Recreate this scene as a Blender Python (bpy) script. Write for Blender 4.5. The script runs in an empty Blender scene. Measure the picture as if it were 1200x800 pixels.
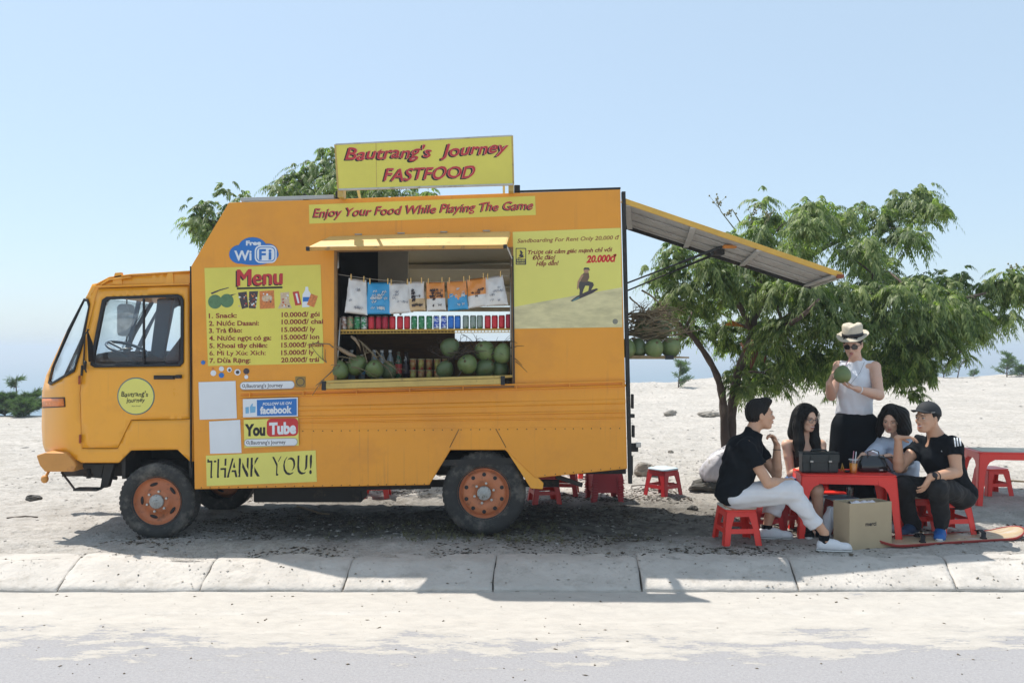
import bpy, bmesh, math, random
import numpy as np
from mathutils import Vector, Matrix
from mathutils.geometry import tessellate_polygon, delaunay_2d_cdt
R = math.radians
PI = math.pi
scene = bpy.context.scene
COL = scene.collection
random.seed(7)
RNG = np.random.default_rng(7)

# ---------------------------------------------------------------- camera, light, exposure
FPX, CAMZ, CAMD = 984.0, 1.60, 7.03
cam_d = bpy.data.cameras.new('camera')
cam = bpy.data.objects.new('camera', cam_d)
COL.objects.link(cam)
cam.location = (0, -CAMD, CAMZ)
cam.rotation_euler = (R(90), 0, 0)
cam_d.sensor_width = 36
cam_d.lens = FPX / 1200 * 36
cam_d.shift_y = 8.0 / 1200
cam_d.clip_end = 60000
scene.camera = cam

SUN = Vector((-.39, .32, 1)).normalized()
world = bpy.data.worlds.new('World')
scene.world = world
world.use_nodes = True
nt = world.node_tree
sky = nt.nodes.new('ShaderNodeTexSky')
sky.sky_type = 'NISHITA'
sky.sun_disc = False
sky.sun_elevation = math.asin(SUN.z)
sky.sun_rotation = math.atan2(SUN.x, SUN.y)
sky.air_density = 1.0
sky.dust_density = 1.0
sky.ozone_density = 3.0
bg = nt.nodes['Background']
mxs = nt.nodes.new('ShaderNodeMix'); mxs.data_type = 'RGBA'; mxs.inputs[0].default_value = .76
nt.links.new(sky.outputs[0], mxs.inputs[6]); mxs.inputs[7].default_value = (1.95, 2.45, 2.86, 1)   # thin even haze veil over the clear sky
nt.links.new(mxs.outputs[2], bg.inputs[0])
bg.inputs[1].default_value = 0.15
sl = bpy.data.lights.new('sun', 'SUN')
sl.energy = 3.1
sl.angle = R(0.5)
sl.color = (1, .955, .89)
sun = bpy.data.objects.new('sun', sl)
COL.objects.link(sun)
sun.location = (-10, 10, 30)
sun.rotation_euler = SUN.to_track_quat('Z', 'Y').to_euler()
scene.view_settings.view_transform = 'Standard'
scene.view_settings.look = 'None'
scene.view_settings.gamma = 1
scene.view_settings.exposure = 0.89

# ---------------------------------------------------------------- helpers
def W(px, py, y=0.0):
    """the place at depth y (metres behind the truck's near side) seen at that spot of the photo"""
    d = CAMD + y
    return Vector(((px - 600) * d / FPX, y, CAMZ - (py - 408) * d / FPX))

def srgb(r, g, b):
    return tuple((c / 255 / 12.92) if c <= 10 else ((c / 255 + .055) / 1.055) ** 2.4 for c in (r, g, b))

MATS = {}
def mat(name, col, rough=.6, metal=0, var=.12, vscale=6, bump=0, bscale=60, spec=.5, stain=None, stainscale=3, stainlo=.55, stainhi=.7, alpha=1, coat=0, sss=0, stretch=None, tr=0, streak=None):
    if name in MATS: return MATS[name]
    m = bpy.data.materials.new(name); m.use_nodes = True
    n, l = m.node_tree.nodes, m.node_tree.links
    b = n['Principled BSDF']
    b.inputs['Roughness'].default_value = rough
    b.inputs['Metallic'].default_value = metal
    b.inputs['Specular IOR Level'].default_value = spec
    b.inputs['Coat Weight'].default_value = coat
    if sss:
        b.inputs['Subsurface Weight'].default_value = sss
        b.inputs['Subsurface Radius'].default_value = (.01, .004, .002)
        b.inputs['Subsurface Scale'].default_value = 1
    if tr: b.inputs['Transmission Weight'].default_value = tr
    tc = n.new('ShaderNodeTexCoord')
    src = tc.outputs['Object']
    if stretch:
        mp = n.new('ShaderNodeMapping'); mp.inputs['Scale'].default_value = stretch
        l.new(src, mp.inputs[0]); src = mp.outputs[0]
    out = None
    if var:
        t = n.new('ShaderNodeTexNoise'); t.inputs['Scale'].default_value = vscale; t.inputs['Detail'].default_value = 6; t.inputs['Roughness'].default_value = .65
        l.new(src, t.inputs['Vector'])
        r = n.new('ShaderNodeMapRange'); r.inputs[1].default_value = .25; r.inputs[2].default_value = .75
        r.inputs[3].default_value = 1 - var; r.inputs[4].default_value = 1 + var
        l.new(t.outputs[0], r.inputs[0])
        mx = n.new('ShaderNodeVectorMath'); mx.operation = 'SCALE'; mx.inputs[0].default_value = col
        l.new(r.outputs[0], mx.inputs['Scale']); out = mx.outputs[0]
        r2 = n.new('ShaderNodeMapRange'); r2.inputs[3].default_value = max(0, rough - .1); r2.inputs[4].default_value = min(1, rough + .1)
        l.new(t.outputs[0], r2.inputs[0]); l.new(r2.outputs[0], b.inputs['Roughness'])
    if stain:
        t = n.new('ShaderNodeTexNoise'); t.inputs['Scale'].default_value = stainscale; t.inputs['Detail'].default_value = 9; t.inputs['Roughness'].default_value = .7
        l.new(src, t.inputs['Vector'])
        r = n.new('ShaderNodeMapRange'); r.inputs[1].default_value = stainlo; r.inputs[2].default_value = stainhi
        l.new(t.outputs[0], r.inputs[0])
        mx = n.new('ShaderNodeMix'); mx.data_type = 'RGBA'
        l.new(r.outputs[0], mx.inputs[0])
        if out: l.new(out, mx.inputs[6])
        else: mx.inputs[6].default_value = (*col, 1)
        mx.inputs[7].default_value = (*stain, 1)
        out = mx.outputs[2]
    if streak:   # run-off marks below seams and bolts
        mp = n.new('ShaderNodeMapping'); mp.inputs['Scale'].default_value = (30, 30, 1.3); l.new(tc.outputs['Object'], mp.inputs[0])
        t = n.new('ShaderNodeTexNoise'); t.inputs['Scale'].default_value = 1; t.inputs['Detail'].default_value = 4; l.new(mp.outputs[0], t.inputs['Vector'])
        t2 = n.new('ShaderNodeTexNoise'); t2.inputs['Scale'].default_value = 1.7; t2.inputs['Detail'].default_value = 6; l.new(tc.outputs['Object'], t2.inputs['Vector'])
        r = n.new('ShaderNodeMapRange'); r.inputs[1].default_value = .58; r.inputs[2].default_value = .78; r.inputs[4].default_value = .6; l.new(t.outputs[0], r.inputs[0])
        r2 = n.new('ShaderNodeMapRange'); r2.inputs[1].default_value = .44; r2.inputs[2].default_value = .64; l.new(t2.outputs[0], r2.inputs[0])
        mm = n.new('ShaderNodeMath'); mm.operation = 'MULTIPLY'; l.new(r.outputs[0], mm.inputs[0]); l.new(r2.outputs[0], mm.inputs[1])
        mx = n.new('ShaderNodeMix'); mx.data_type = 'RGBA'; l.new(mm.outputs[0], mx.inputs[0]); l.new(out, mx.inputs[6]); mx.inputs[7].default_value = (*streak, 1); out = mx.outputs[2]
    if out: l.new(out, b.inputs['Base Color'])
    else: b.inputs['Base Color'].default_value = (*col, 1)
    if bump:
        t = n.new('ShaderNodeTexNoise'); t.inputs['Scale'].default_value = bscale; t.inputs['Detail'].default_value = 5
        l.new(src, t.inputs['Vector'])
        bp = n.new('ShaderNodeBump'); bp.inputs['Strength'].default_value = bump; bp.inputs['Distance'].default_value = .01
        l.new(t.outputs[0], bp.inputs['Height']); l.new(bp.outputs[0], b.inputs['Normal'])
    MATS[name] = m
    return m

def glass_mat(name, tint=(.95, .98, .99), gloss=.0):
    m = bpy.data.materials.new(name); m.use_nodes = True
    n, l = m.node_tree.nodes, m.node_tree.links
    n.remove(n['Principled BSDF'])
    t = n.new('ShaderNodeBsdfTransparent'); t.inputs[0].default_value = (*tint, 1)
    g = n.new('ShaderNodeBsdfGlossy'); g.inputs['Roughness'].default_value = .03
    lw = n.new('ShaderNodeLayerWeight'); lw.inputs[0].default_value = .5; pw = n.new('ShaderNodeMath'); pw.operation = 'POWER'; pw.inputs[1].default_value = 5; l.new(lw.outputs['Facing'], pw.inputs[0]); fr = n.new('ShaderNodeMath'); fr.operation = 'MULTIPLY_ADD'; fr.inputs[1].default_value = .9; fr.inputs[2].default_value = .035; l.new(pw.outputs[0], fr.inputs[0])
    ad = n.new('ShaderNodeMath'); ad.operation = 'ADD'; ad.inputs[1].default_value = gloss
    ns = n.new('ShaderNodeTexNoise'); ns.inputs['Scale'].default_value = 9
    ml = n.new('ShaderNodeMath'); ml.operation = 'MULTIPLY_ADD'; ml.inputs[1].default_value = .02; 
    l.new(ns.outputs[0], ml.inputs[0]); l.new(fr.outputs[0], ml.inputs[2]); l.new(ml.outputs[0], ad.inputs[0])
    mx = n.new('ShaderNodeMixShader')
    l.new(ad.outputs[0], mx.inputs[0]); l.new(t.outputs[0], mx.inputs[1]); l.new(g.outputs[0], mx.inputs[2])
    l.new(mx.outputs[0], n['Material Output'].inputs[0])
    MATS[name] = m
    return m

ORG = {}
def tag(o, label, cat, group=None):
    o['label'] = label; o['category'] = cat
    if group: o['group'] = group
    return o
def thing(name, label, cat, loc=(0, 0, 0), group=None):
    o = bpy.data.objects.new(name, None); COL.objects.link(o)
    o.location = loc; o.empty_display_size = .1
    ORG[o.name] = Vector(loc)
    return tag(o, label, cat, group)

class MB:
    """collects faces in world coordinates; build() links them as one mesh object"""
    def __init__(s): s.v = []; s.f = []; s.mi = []; s.sm = []; s.cur = 0; s.smooth = False
    def add(s, vs, fs, smooth=None):
        o = len(s.v); s.v += [tuple(v) for v in vs]
        s.f += [tuple(i + o for i in f) for f in fs]
        s.mi += [s.cur] * len(fs); s.sm += [s.smooth if smooth is None else smooth] * len(fs)
        return s
    def box(s, c, size, rot=None):
        hx, hy, hz = size[0] / 2, size[1] / 2, size[2] / 2
        M = rot if rot is not None else Matrix.Identity(3)
        c = Vector(c)
        vs = [c + M @ Vector((x * hx, y * hy, z * hz)) for x in (-1, 1) for y in (-1, 1) for z in (-1, 1)]
        return s.add(vs, [(0, 1, 3, 2), (4, 6, 7, 5), (0, 4, 5, 1), (2, 3, 7, 6), (0, 2, 6, 4), (1, 5, 7, 3)], False)
    def hexa(s, a, b):
        """a, b: two matching loops of n points; closed prism between them"""
        n = len(a)
        fs = [tuple(range(n))[::-1], tuple(range(n, 2 * n))]
        fs += [(i, (i + 1) % n, n + (i + 1) % n, n + i) for i in range(n)]
        return s.add(list(a) + list(b), fs, False)
    def beam(s, p, q, w, h, up=(0, 0, 1)):
        p, q = Vector(p), Vector(q); d = (q - p).normalized()
        r = d.cross(Vector(up)); r = r.normalized() if r.length > 1e-4 else Vector((1, 0, 0)); u = r.cross(d)
        a = [p + r * x * w / 2 + u * z * h / 2 for x, z in ((-1, -1), (1, -1), (1, 1), (-1, 1))]
        b = [v + (q - p) for v in a]
        return s.hexa(a, b)
    def tube(s, pts, rad, n=8, cap=True, smooth=True):
        pts = [Vector(p) for p in pts]; k = len(pts)
        rad = [rad] * k if not hasattr(rad, '__len__') else rad
        vs = []; prev = None
        for i, p in enumerate(pts):
            t = (pts[min(i + 1, k - 1)] - pts[max(i - 1, 0)])
            t = t.normalized() if t.length > 1e-9 else Vector((0, 0, 1))
            if prev is None: r = t.orthogonal().normalized()
            else:
                r = prev - t * prev.dot(t); r = r.normalized() if r.length > 1e-6 else t.orthogonal().normalized()
            prev = r; u = t.cross(r)
            vs += [p + (r * math.cos(2 * PI * j / n) + u * math.sin(2 * PI * j / n)) * rad[i] for j in range(n)]
        fs = [(i * n + j, i * n + (j + 1) % n, (i + 1) * n + (j + 1) % n, (i + 1) * n + j) for i in range(k - 1) for j in range(n)]
        if cap: fs += [tuple(range(n))[::-1], tuple(range((k - 1) * n, k * n))]
        return s.add(vs, fs, smooth)
    def lathe(s, prof, c, axis='z', n=24, smooth=True, rot=None, cap=True):
        """prof: (radius, height) list; about an axis through c"""
        c = Vector(c); vs = []
        for r, h in prof:
            for j in range(n):
                a = 2 * PI * j / n; x, y = r * math.cos(a), r * math.sin(a)
                v = Vector((x, y, h)) if axis == 'z' else (Vector((x, h, y)) if axis == 'y' else Vector((h, x, y)))
                if rot is not None: v = rot @ v
                vs.append(c + v)
        k = len(prof)
        fs = [(i * n + j, i * n + (j + 1) % n, (i + 1) * n + (j + 1) % n, (i + 1) * n + j) for i in range(k - 1) for j in range(n)]
        if cap and prof[0][0] > 1e-6: fs.append(tuple(range(n))[::-1])
        if cap and prof[-1][0] > 1e-6: fs.append(tuple(range((k - 1) * n, k * n)))
        return s.add(vs, fs, smooth)
    def ell(s, c, r, rot=None, nu=14, nv=10, jit=0):
        c = Vector(c); vs = []
        for i in range(nv + 1):
            th = PI * i / nv
            for j in range(nu):
                a = 2 * PI * j / nu
                v = Vector((r[0] * math.sin(th) * math.cos(a), r[1] * math.sin(th) * math.sin(a), r[2] * math.cos(th)))
                if jit: v *= 1 + random.uniform(-jit, jit) * (0 < i < nv)
                if rot is not None: v = rot @ v
                vs.append(c + v)
        fs = [(i * nu + j, i * nu + (j + 1) % nu, (i + 1) * nu + (j + 1) % nu, (i + 1) * nu + j)[::-1] for i in range(nv) for j in range(nu)]
        return s.add(vs, fs, True)
    def plate(s, outer, holes, y0, y1, smooth=False):
        """outer/holes in photo pixels; a plate standing in the xz plane between depths y0 and y1"""
        loops = [[W(px, py, y0) for px, py in lp] for lp in [outer] + list(holes)]
        return s.plate_w(loops, y1 - y0)
    def plate_w(s, loops, th):
        tri = tessellate_polygon([[Vector((p.x, p.z, 0)) for p in lp] for lp in loops])
        flat = [p for lp in loops for p in lp]; n = len(flat)
        vs = flat + [p + Vector((0, th, 0)) for p in flat]
        fs = []
        for t in tri:
            a, b, c = t
            nrm = (flat[b] - flat[a]).cross(flat[c] - flat[a])
            if nrm.y > 0: a, b, c = a, c, b
            fs.append((a, b, c)); fs.append((a + n, c + n, b + n))
        o = 0
        for lp in loops:
            k = len(lp)
            for i in range(k): fs.append((o + i, o + (i + 1) % k, o + (i + 1) % k + n, o + i + n))
            o += k
        return s.add(vs, fs, False)
    def build(s, name, m, parent=None, origin=None, bevel=0, kind=None, data=None, fixn=True, bseg=2):
        o_w = Vector(ORG[parent.name]) if parent is not None and parent.name in ORG else Vector(origin or (0, 0, 0))
        me = bpy.data.meshes.new(name)
        A = np.array(s.v, dtype=np.float64) - np.array(o_w)
        me.from_pydata(A.tolist(), [], s.f)
        ms = m if isinstance(m, (list, tuple)) else [m]
        for x in ms: me.materials.append(x)
        me.polygons.foreach_set('material_index', s.mi)
        me.polygons.foreach_set('use_smooth', s.sm)
        me.validate()
        if fixn:
            bm = bmesh.new(); bm.from_mesh(me)
            bmesh.ops.remove_doubles(bm, verts=bm.verts, dist=1e-6)
            bmesh.ops.recalc_face_normals(bm, faces=bm.faces); bm.to_mesh(me); bm.free()
        o = bpy.data.objects.new(name, me); COL.objects.link(o)
        if parent is not None: o.parent = parent
        else: o.location = o_w
        ORG[o.name] = o_w
        if bevel:
            b = o.modifiers.new('bevel', 'BEVEL'); b.width = bevel; b.segments = bseg; b.limit_method = 'ANGLE'; b.angle_limit = R(40)
            b.harden_normals = False
        if kind: o['kind'] = kind
        return o

def copy_tree(o, parent=None):
    c = o.copy(); COL.objects.link(c)
    if parent is not None: c.parent = parent
    ORG[c.name] = ORG.get(o.name, Vector())
    for ch in list(o.children): copy_tree(ch, c)
    return c

def text_mesh(s, bold=.012, shear=0, spacing=1.0):
    cu = bpy.data.curves.new('t', 'FONT'); cu.body = s; cu.size = 1; cu.offset = bold; cu.shear = shear
    cu.space_character = spacing; cu.resolution_u = 3
    ob = bpy.data.objects.new('t', cu); COL.objects.link(ob)
    dg = bpy.context.evaluated_depsgraph_get()
    me = bpy.data.meshes.new_from_object(ob.evaluated_get(dg))
    v = np.empty(len(me.vertices) * 3); me.vertices.foreach_get('co', v); v = v.reshape(-1, 3)
    fs = [tuple(p.vertices) for p in me.polygons]
    bpy.data.objects.remove(ob); bpy.data.curves.remove(cu); bpy.data.meshes.remove(me)
    return v, fs
def lettering(s, x0, yb0, x1, yb1, hpx, depth, m, parent, bold=.012, shear=0, wob=0, dx=0, dy=0, spacing=1.0, mapf=None, name='lettering', capref=.729):
    """one line of writing: baseline from pixel (x0,yb0) to (x1,yb1), capital height hpx, on the plane at that depth"""
    v, fs = text_mesh(s, bold, shear, spacing)
    a, b = v[:, 0].min(), v[:, 0].max()
    t = (v[:, 0] - a) / (b - a); h = v[:, 1] / capref * hpx
    if wob: h = h * (1 + wob * .8 * np.sin(t * len(s) * 1.7)) + wob * hpx * np.sin(t * len(s) * 2.3 + 1)
    px = x0 + (x1 - x0) * t + dx; py = yb0 + (yb1 - yb0) * t - h + dy
    d = CAMD + depth
    P = np.stack([(px - 600) * d / FPX, np.full(len(px), depth), CAMZ - (py - 408) * d / FPX], 1)
    if mapf is not None: P = np.array([mapf(p) for p in P])
    mb = MB(); mb.add(P.tolist(), [f[::-1] for f in fs])
    return mb.build(name, m, parent, fixn=False)

def flat(name, poly, depth, m, parent, th=.0015):
    mb = MB(); mb.plate(poly, [], depth, depth + th)
    return mb.build(name, m, parent)
def rrect(x0, y0, x1, y1, r, n=5, sk=0):
    pts = []
    for cx, cy, a0 in ((x1 - r, y0 + r, -90), (x1 - r, y1 - r, 0), (x0 + r, y1 - r, 90), (x0 + r, y0 + r, 180)):
        for i in range(n + 1):
            a = R(a0 + 90 * i / n); X = cx + r * math.cos(a); pts.append((X, cy + r * math.sin(a) + sk * (X - x0)))
    return pts
def circ(cx, cy, r, n=24, ry=None):
    ry = ry or r
    return [(cx + r * math.cos(2 * PI * i / n), cy + ry * math.sin(2 * PI * i / n)) for i in range(n)]

# value noise (numpy)
_T = RNG.random((256, 256)).astype(np.float64)
def vnoise(x, y):
    xi = np.floor(x).astype(int); yi = np.floor(y).astype(int); fx = x - xi; fy = y - yi
    fx = fx * fx * (3 - 2 * fx); fy = fy * fy * (3 - 2 * fy)
    a = _T[xi & 255, yi & 255]; b = _T[(xi + 1) & 255, yi & 255]; c = _T[xi & 255, (yi + 1) & 255]; d = _T[(xi + 1) & 255, (yi + 1) & 255]
    return (a * (1 - fx) + b * fx) * (1 - fy) + (c * (1 - fx) + d * fx) * fy - .5
def fbm(x, y, o=4, g=.5):
    s = 0; a = 1; f = 1
    for i in range(o): s = s + a * vnoise(x * f + 17.3 * i, y * f + 9.1 * i); a *= g; f *= 2.03
    return s
# ---------------------------------------------------------------- ground
KY0, KY1 = -.71, -1.06            # kerb slabs between these depths
def crest(x):
    return np.interp(x, [-60, -14, -9, -4, 0, 3, 8, 14, 60], [12, 12.5, 13.5, 16, 19, 24, 27, 26, 24])
_fr = np.random.default_rng(21)
FOOT = np.stack([_fr.uniform(-6.5, 9, 420), .9 + 9 * _fr.random(420) ** 1.5, _fr.uniform(0, PI, 420), _fr.uniform(.008, .024, 420)], 1)
def dents(x, y):
    z = np.zeros(np.broadcast(x, y).shape)
    if z.size < 50:
        for p in FOOT[(abs(FOOT[:, 0] - float(np.mean(x))) < 1) & (abs(FOOT[:, 1] - float(np.mean(y))) < 1)] if z.size == 1 else FOOT:
            c, s = math.cos(p[2]), math.sin(p[2]); u = ((x - p[0]) * c + (y - p[1]) * s) / .13; v = (-(x - p[0]) * s + (y - p[1]) * c) / .06; q = u * u + v * v; z = z - p[3] * np.exp(-q * q * .8) + p[3] * .35 * np.exp(-(np.sqrt(q) - 1.35) ** 2 * 9)
        return z
    X = np.broadcast_to(x, z.shape).ravel(); Y = np.broadcast_to(y, z.shape).ravel(); Z = z.ravel(); o = np.argsort(X, kind='stable'); Xs = X[o]
    for p in FOOT:
        i = o[np.searchsorted(Xs, p[0] - .26):np.searchsorted(Xs, p[0] + .26)]; i = i[np.abs(Y[i] - p[1]) < .26]
        if len(i) == 0: continue
        c, s = math.cos(p[2]), math.sin(p[2]); u = ((X[i] - p[0]) * c + (Y[i] - p[1]) * s) / .13; v = (-(X[i] - p[0]) * s + (Y[i] - p[1]) * c) / .06; q = u * u + v * v
        Z[i] += -p[3] * np.exp(-q * q * .8) + p[3] * .35 * np.exp(-(np.sqrt(q) - 1.35) ** 2 * 9)
    return Z.reshape(z.shape)
def ground_z(x, y):
    x = np.asarray(x, float); y = np.asarray(y, float)
    c = crest(x) + 1.2 * vnoise(x * .35, y * 0 + 3)
    up = np.clip((y - 3) / 20, 0, 1)
    z = .018 * fbm(x * 1.1, y * 1.1, 3) + .02 * fbm(x * 5, y * 5, 4, .55) + (.006 + .02 * np.clip((y - 1.5) / 4, 0, 1)) * fbm(x * 14, y * 14 + 7, 4, .6)
    z = z + up * .25 * fbm(x * .25, y * .25 + 4, 3) + .55 * up * up * np.clip((x - 0) / 12, 0, 1)
    # truck tracks: flattened ruts along x in front of and under the truck
    z = z - .012 * np.exp(-((y - .12) / .16) ** 2) * np.clip((4 - x) / 3, 0, 1) * np.clip((x + 7), 0, 1)
    z = z + dents(x, y)
    edge = np.clip((y - KY0) / .45, 0, 1)
    z = z * (.45 + .55 * edge) + .020 * edge - .008 * (1 - edge) + (1 - edge) * .016 * fbm(x * 2.2, y * 6, 4, .6)
    drop = np.clip(y - c, 0, None)
    z = z - .5 * np.minimum(drop, 60) * (drop > 0) - .02 * drop
    return z
def gz(x, y): return float(ground_z(np.array([x]), np.array([y]))[0])

def grid_mesh(name, xs, ys, zf, m, kind='structure'):
    X, Y = np.meshgrid(xs, ys); Z = zf(X, Y)
    nx, ny = len(xs), len(ys)
    V = np.stack([X, Y, Z], -1).reshape(-1, 3)
    i = np.arange(nx - 1)[None] + nx * np.arange(ny - 1)[:, None]
    F = np.stack([i, i + 1, i + nx + 1, i + nx], -1).reshape(-1, 4)
    me = bpy.data.meshes.new(name)
    me.from_pydata(V.tolist(), [], F.tolist()); me.materials.append(m)
    me.polygons.foreach_set('use_smooth', [True] * len(F))
    o = bpy.data.objects.new(name, me); COL.objects.link(o); o['kind'] = kind
    ORG[o.name] = Vector(); return o

def sand_material():
    m = bpy.data.materials.new('sand'); m.use_nodes = True
    n, l = m.node_tree.nodes, m.node_tree.links; b = n['Principled BSDF']
    b.inputs['Roughness'].default_value = .95; b.inputs['Specular IOR Level'].default_value = .15
    g = n.new('ShaderNodeNewGeometry'); P = g.outputs['Position']
    def noise(scale, det=6, rough=.6, stretch=None):
        s = P
        if stretch:
            mp = n.new('ShaderNodeMapping'); mp.inputs['Scale'].default_value = stretch; l.new(P, mp.inputs[0]); s = mp.outputs[0]
        t = n.new('ShaderNodeTexNoise'); t.inputs['Scale'].default_value = scale; t.inputs['Detail'].default_value = det; t.inputs['Roughness'].default_value = rough
        l.new(s, t.inputs['Vector']); return t.outputs[0]
    def ramp(f, a, b_, lo=0, hi=1):
        r = n.new('ShaderNodeMapRange'); r.inputs[1].default_value = a; r.inputs[2].default_value = b_; r.inputs[3].default_value = lo; r.inputs[4].default_value = hi
        l.new(f, r.inputs[0]); return r.outputs[0]
    def mix(f, a, c):
        x = n.new('ShaderNodeMix'); x.data_type = 'RGBA'; l.new(f, x.inputs[0])
        for k, v in ((6, a), (7, c)):
            if isinstance(v, tuple): x.inputs[k].default_value = (*v, 1)
            else: l.new(v, x.inputs[k])
        return x.outputs[2]
    def mul(a, c):
        x = n.new('ShaderNodeMath'); x.operation = 'MULTIPLY'; l.new(a, x.inputs[0])
        if isinstance(c, float): x.inputs[1].default_value = c
        else: l.new(c, x.inputs[1])
        return x.outputs[0]
    c = mix(ramp(noise(.8), .35, .65), (.56, .52, .47), (.47, .44, .40))
    c = mix(ramp(noise(9, 8, .75), .44, .68, 0, .85), c, (.34, .31, .27))
    c = mix(ramp(noise(3.2, 7, .7, (.6, 1.6, 1)), .50, .66, 0, .6), c, (.37, .335, .29))
    c = mix(ramp(noise(38, 4, .75), .56, .66, 0, .7), c, (.24, .215, .18))
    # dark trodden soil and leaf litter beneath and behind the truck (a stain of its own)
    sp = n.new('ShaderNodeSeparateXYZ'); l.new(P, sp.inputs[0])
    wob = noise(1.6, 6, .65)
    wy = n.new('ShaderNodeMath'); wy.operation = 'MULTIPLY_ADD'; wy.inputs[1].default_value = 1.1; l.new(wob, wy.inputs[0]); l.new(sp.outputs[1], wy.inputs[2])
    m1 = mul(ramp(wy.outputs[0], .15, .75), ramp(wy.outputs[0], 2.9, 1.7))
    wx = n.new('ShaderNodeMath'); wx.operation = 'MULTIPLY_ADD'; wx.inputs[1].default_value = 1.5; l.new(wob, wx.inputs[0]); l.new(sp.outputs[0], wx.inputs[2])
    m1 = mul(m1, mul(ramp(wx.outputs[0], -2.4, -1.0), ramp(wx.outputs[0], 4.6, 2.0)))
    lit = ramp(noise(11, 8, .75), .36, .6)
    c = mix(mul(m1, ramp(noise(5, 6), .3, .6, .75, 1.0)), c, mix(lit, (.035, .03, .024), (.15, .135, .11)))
    # scattered litter over the whole near strip
    m2 = mul(ramp(sp.outputs[1], 3.2, .5), ramp(noise(23, 6, .8, (1, 1, 1)), .585, .66))
    m2 = mul(m2, ramp(wx.outputs[0], -3.6, -1.5))
    c = mix(mul(m2, .8), c, (.08, .068, .05))
    l.new(c, b.inputs['Base Color'])
    bp = n.new('ShaderNodeBump'); bp.inputs['Strength'].default_value = 1; bp.inputs['Distance'].default_value = .03
    l.new(noise(26, 8, .7, (1, .8, 1)), bp.inputs['Height'])
    bp2 = n.new('ShaderNodeBump'); bp2.inputs['Strength'].default_value = .5; bp2.inputs['Distance'].default_value = .12
    l.new(noise(2.6, 5, .6), bp2.inputs['Height']); l.new(bp.outputs[0], bp2.inputs['Normal'])
    l.new(bp2.outputs[0], b.inputs['Normal'])
    return m
SAND = sand_material()
def growing(a, b, d0, g, dmax=1e9):
    out = [a]; d = d0
    while out[-1] < b: out.append(out[-1] + d); d = min(d * g, dmax)
    return out
xs = np.arange(-6.2, 6.2, .034)
rx = growing(6.2, 420, .05, 1.09)
xs = np.concatenate([-np.array(rx)[::-1], xs[1:], np.array(rx)])
ys = np.concatenate([np.arange(KY0, 2.0, .028), np.array(growing(2.0, 34, .03, 1.012, .14))])
ys = np.concatenate([ys, np.array(growing(ys[-1] + .2, 110, .3, 1.12))])
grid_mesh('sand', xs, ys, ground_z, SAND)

# road with drifted sand
def road_material():
    m = bpy.data.materials.new('road_asphalt'); m.use_nodes = True
    n, l = m.node_tree.nodes, m.node_tree.links; b = n['Principled BSDF']
    b.inputs['Roughness'].default_value = .9; b.inputs['Specular IOR Level'].default_value = .2
    g = n.new('ShaderNodeNewGeometry'); sp = n.new('ShaderNodeSeparateXYZ'); l.new(g.outputs['Position'], sp.inputs[0])
    def noise(scale, det, rough, st):
        mp = n.new('ShaderNodeMapping'); mp.inputs['Scale'].default_value = st; l.new(g.outputs['Position'], mp.inputs[0])
        t = n.new('ShaderNodeTexNoise'); t.inputs['Scale'].default_value = scale; t.inputs['Detail'].default_value = det; t.inputs['Roughness'].default_value = rough
        l.new(mp.outputs[0], t.inputs['Vector']); return t.outputs[0]
    def mr(f, a, c, lo=0, hi=1):
        r = n.new('ShaderNodeMapRange'); r.inputs[1].default_value = a; r.inputs[2].default_value = c; r.inputs[3].default_value = lo; r.inputs[4].default_value = hi
        l.new(f, r.inputs[0]); return r.outputs[0]
    def ma(op, a, c, d=None):
        x = n.new('ShaderNodeMath'); x.operation = op
        for i, v in enumerate((a, c, d)):
            if v is None: continue
            if isinstance(v, (int, float)): x.inputs[i].default_value = v
            else: l.new(v, x.inputs[i])
        return x.outputs[0]
    def mix(f, a, c):
        x = n.new('ShaderNodeMix'); x.data_type = 'RGBA'; l.new(f, x.inputs[0])
        for k, v in ((6, a), (7, c)):
            if isinstance(v, tuple): x.inputs[k].default_value = (*v, 1)
            else: l.new(v, x.inputs[k])
        return x.outputs[2]
    asph = mix(mr(noise(60, 5, .8, (1, 1, 1)), .3, .7), (.27, .262, .268), (.38, .37, .372))
    asph = mix(mr(noise(150, 3, .8, (1, 1, 1)), .56, .7, 0, .8), asph, (.46, .45, .44))
    # sand cover: full near the kerb, breaking into streaks along the road further out
    streak = noise(2.3, 9, .78, (.8, 2.4, 1)); big = noise(.5, 3, .5, (1, .6, 1))
    edge = ma('ADD', sp.outputs[1], ma('MULTIPLY', ma('SUBTRACT', big, .5), .35))
    cover = ma('ADD', mr(edge, -2.55, -1.50, -.13, .17), streak)
    sandc = mix(mr(noise(7, 7, .7, (1, 2, 1)), .35, .7), (.52, .485, .435), (.44, .41, .37))
    sandc = mix(mr(noise(48, 4, .8, (1, 1, 1)), .62, .72, 0, .5), sandc, (.25, .23, .2))
    line = ma('MULTIPLY', mr(sp.outputs[1], -1.475, -1.455), mr(sp.outputs[1], -1.395, -1.42))
    line = ma('MULTIPLY', line, mr(noise(1.1, 6, .7, (1, 1, 1)),         .50, .68, 0, .35))
    base = mix(mr(cover, .505, .535), asph, sandc)
    base = mix(line, base, (.75, .73, .70))
    l.new(base, b.inputs['Base Color'])
    bp = n.new('ShaderNodeBump'); bp.inputs['Strength'].default_value = .6; bp.inputs['Distance'].default_value = .008
    l.new(ma('ADD', noise(80, 6, .8, (1, 1, 1)), ma('MULTIPLY', mr(cover, .48, .6), .8)), bp.inputs['Height']); l.new(bp.outputs[0], b.inputs['Normal'])
    return m
ROAD = road_material()
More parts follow.
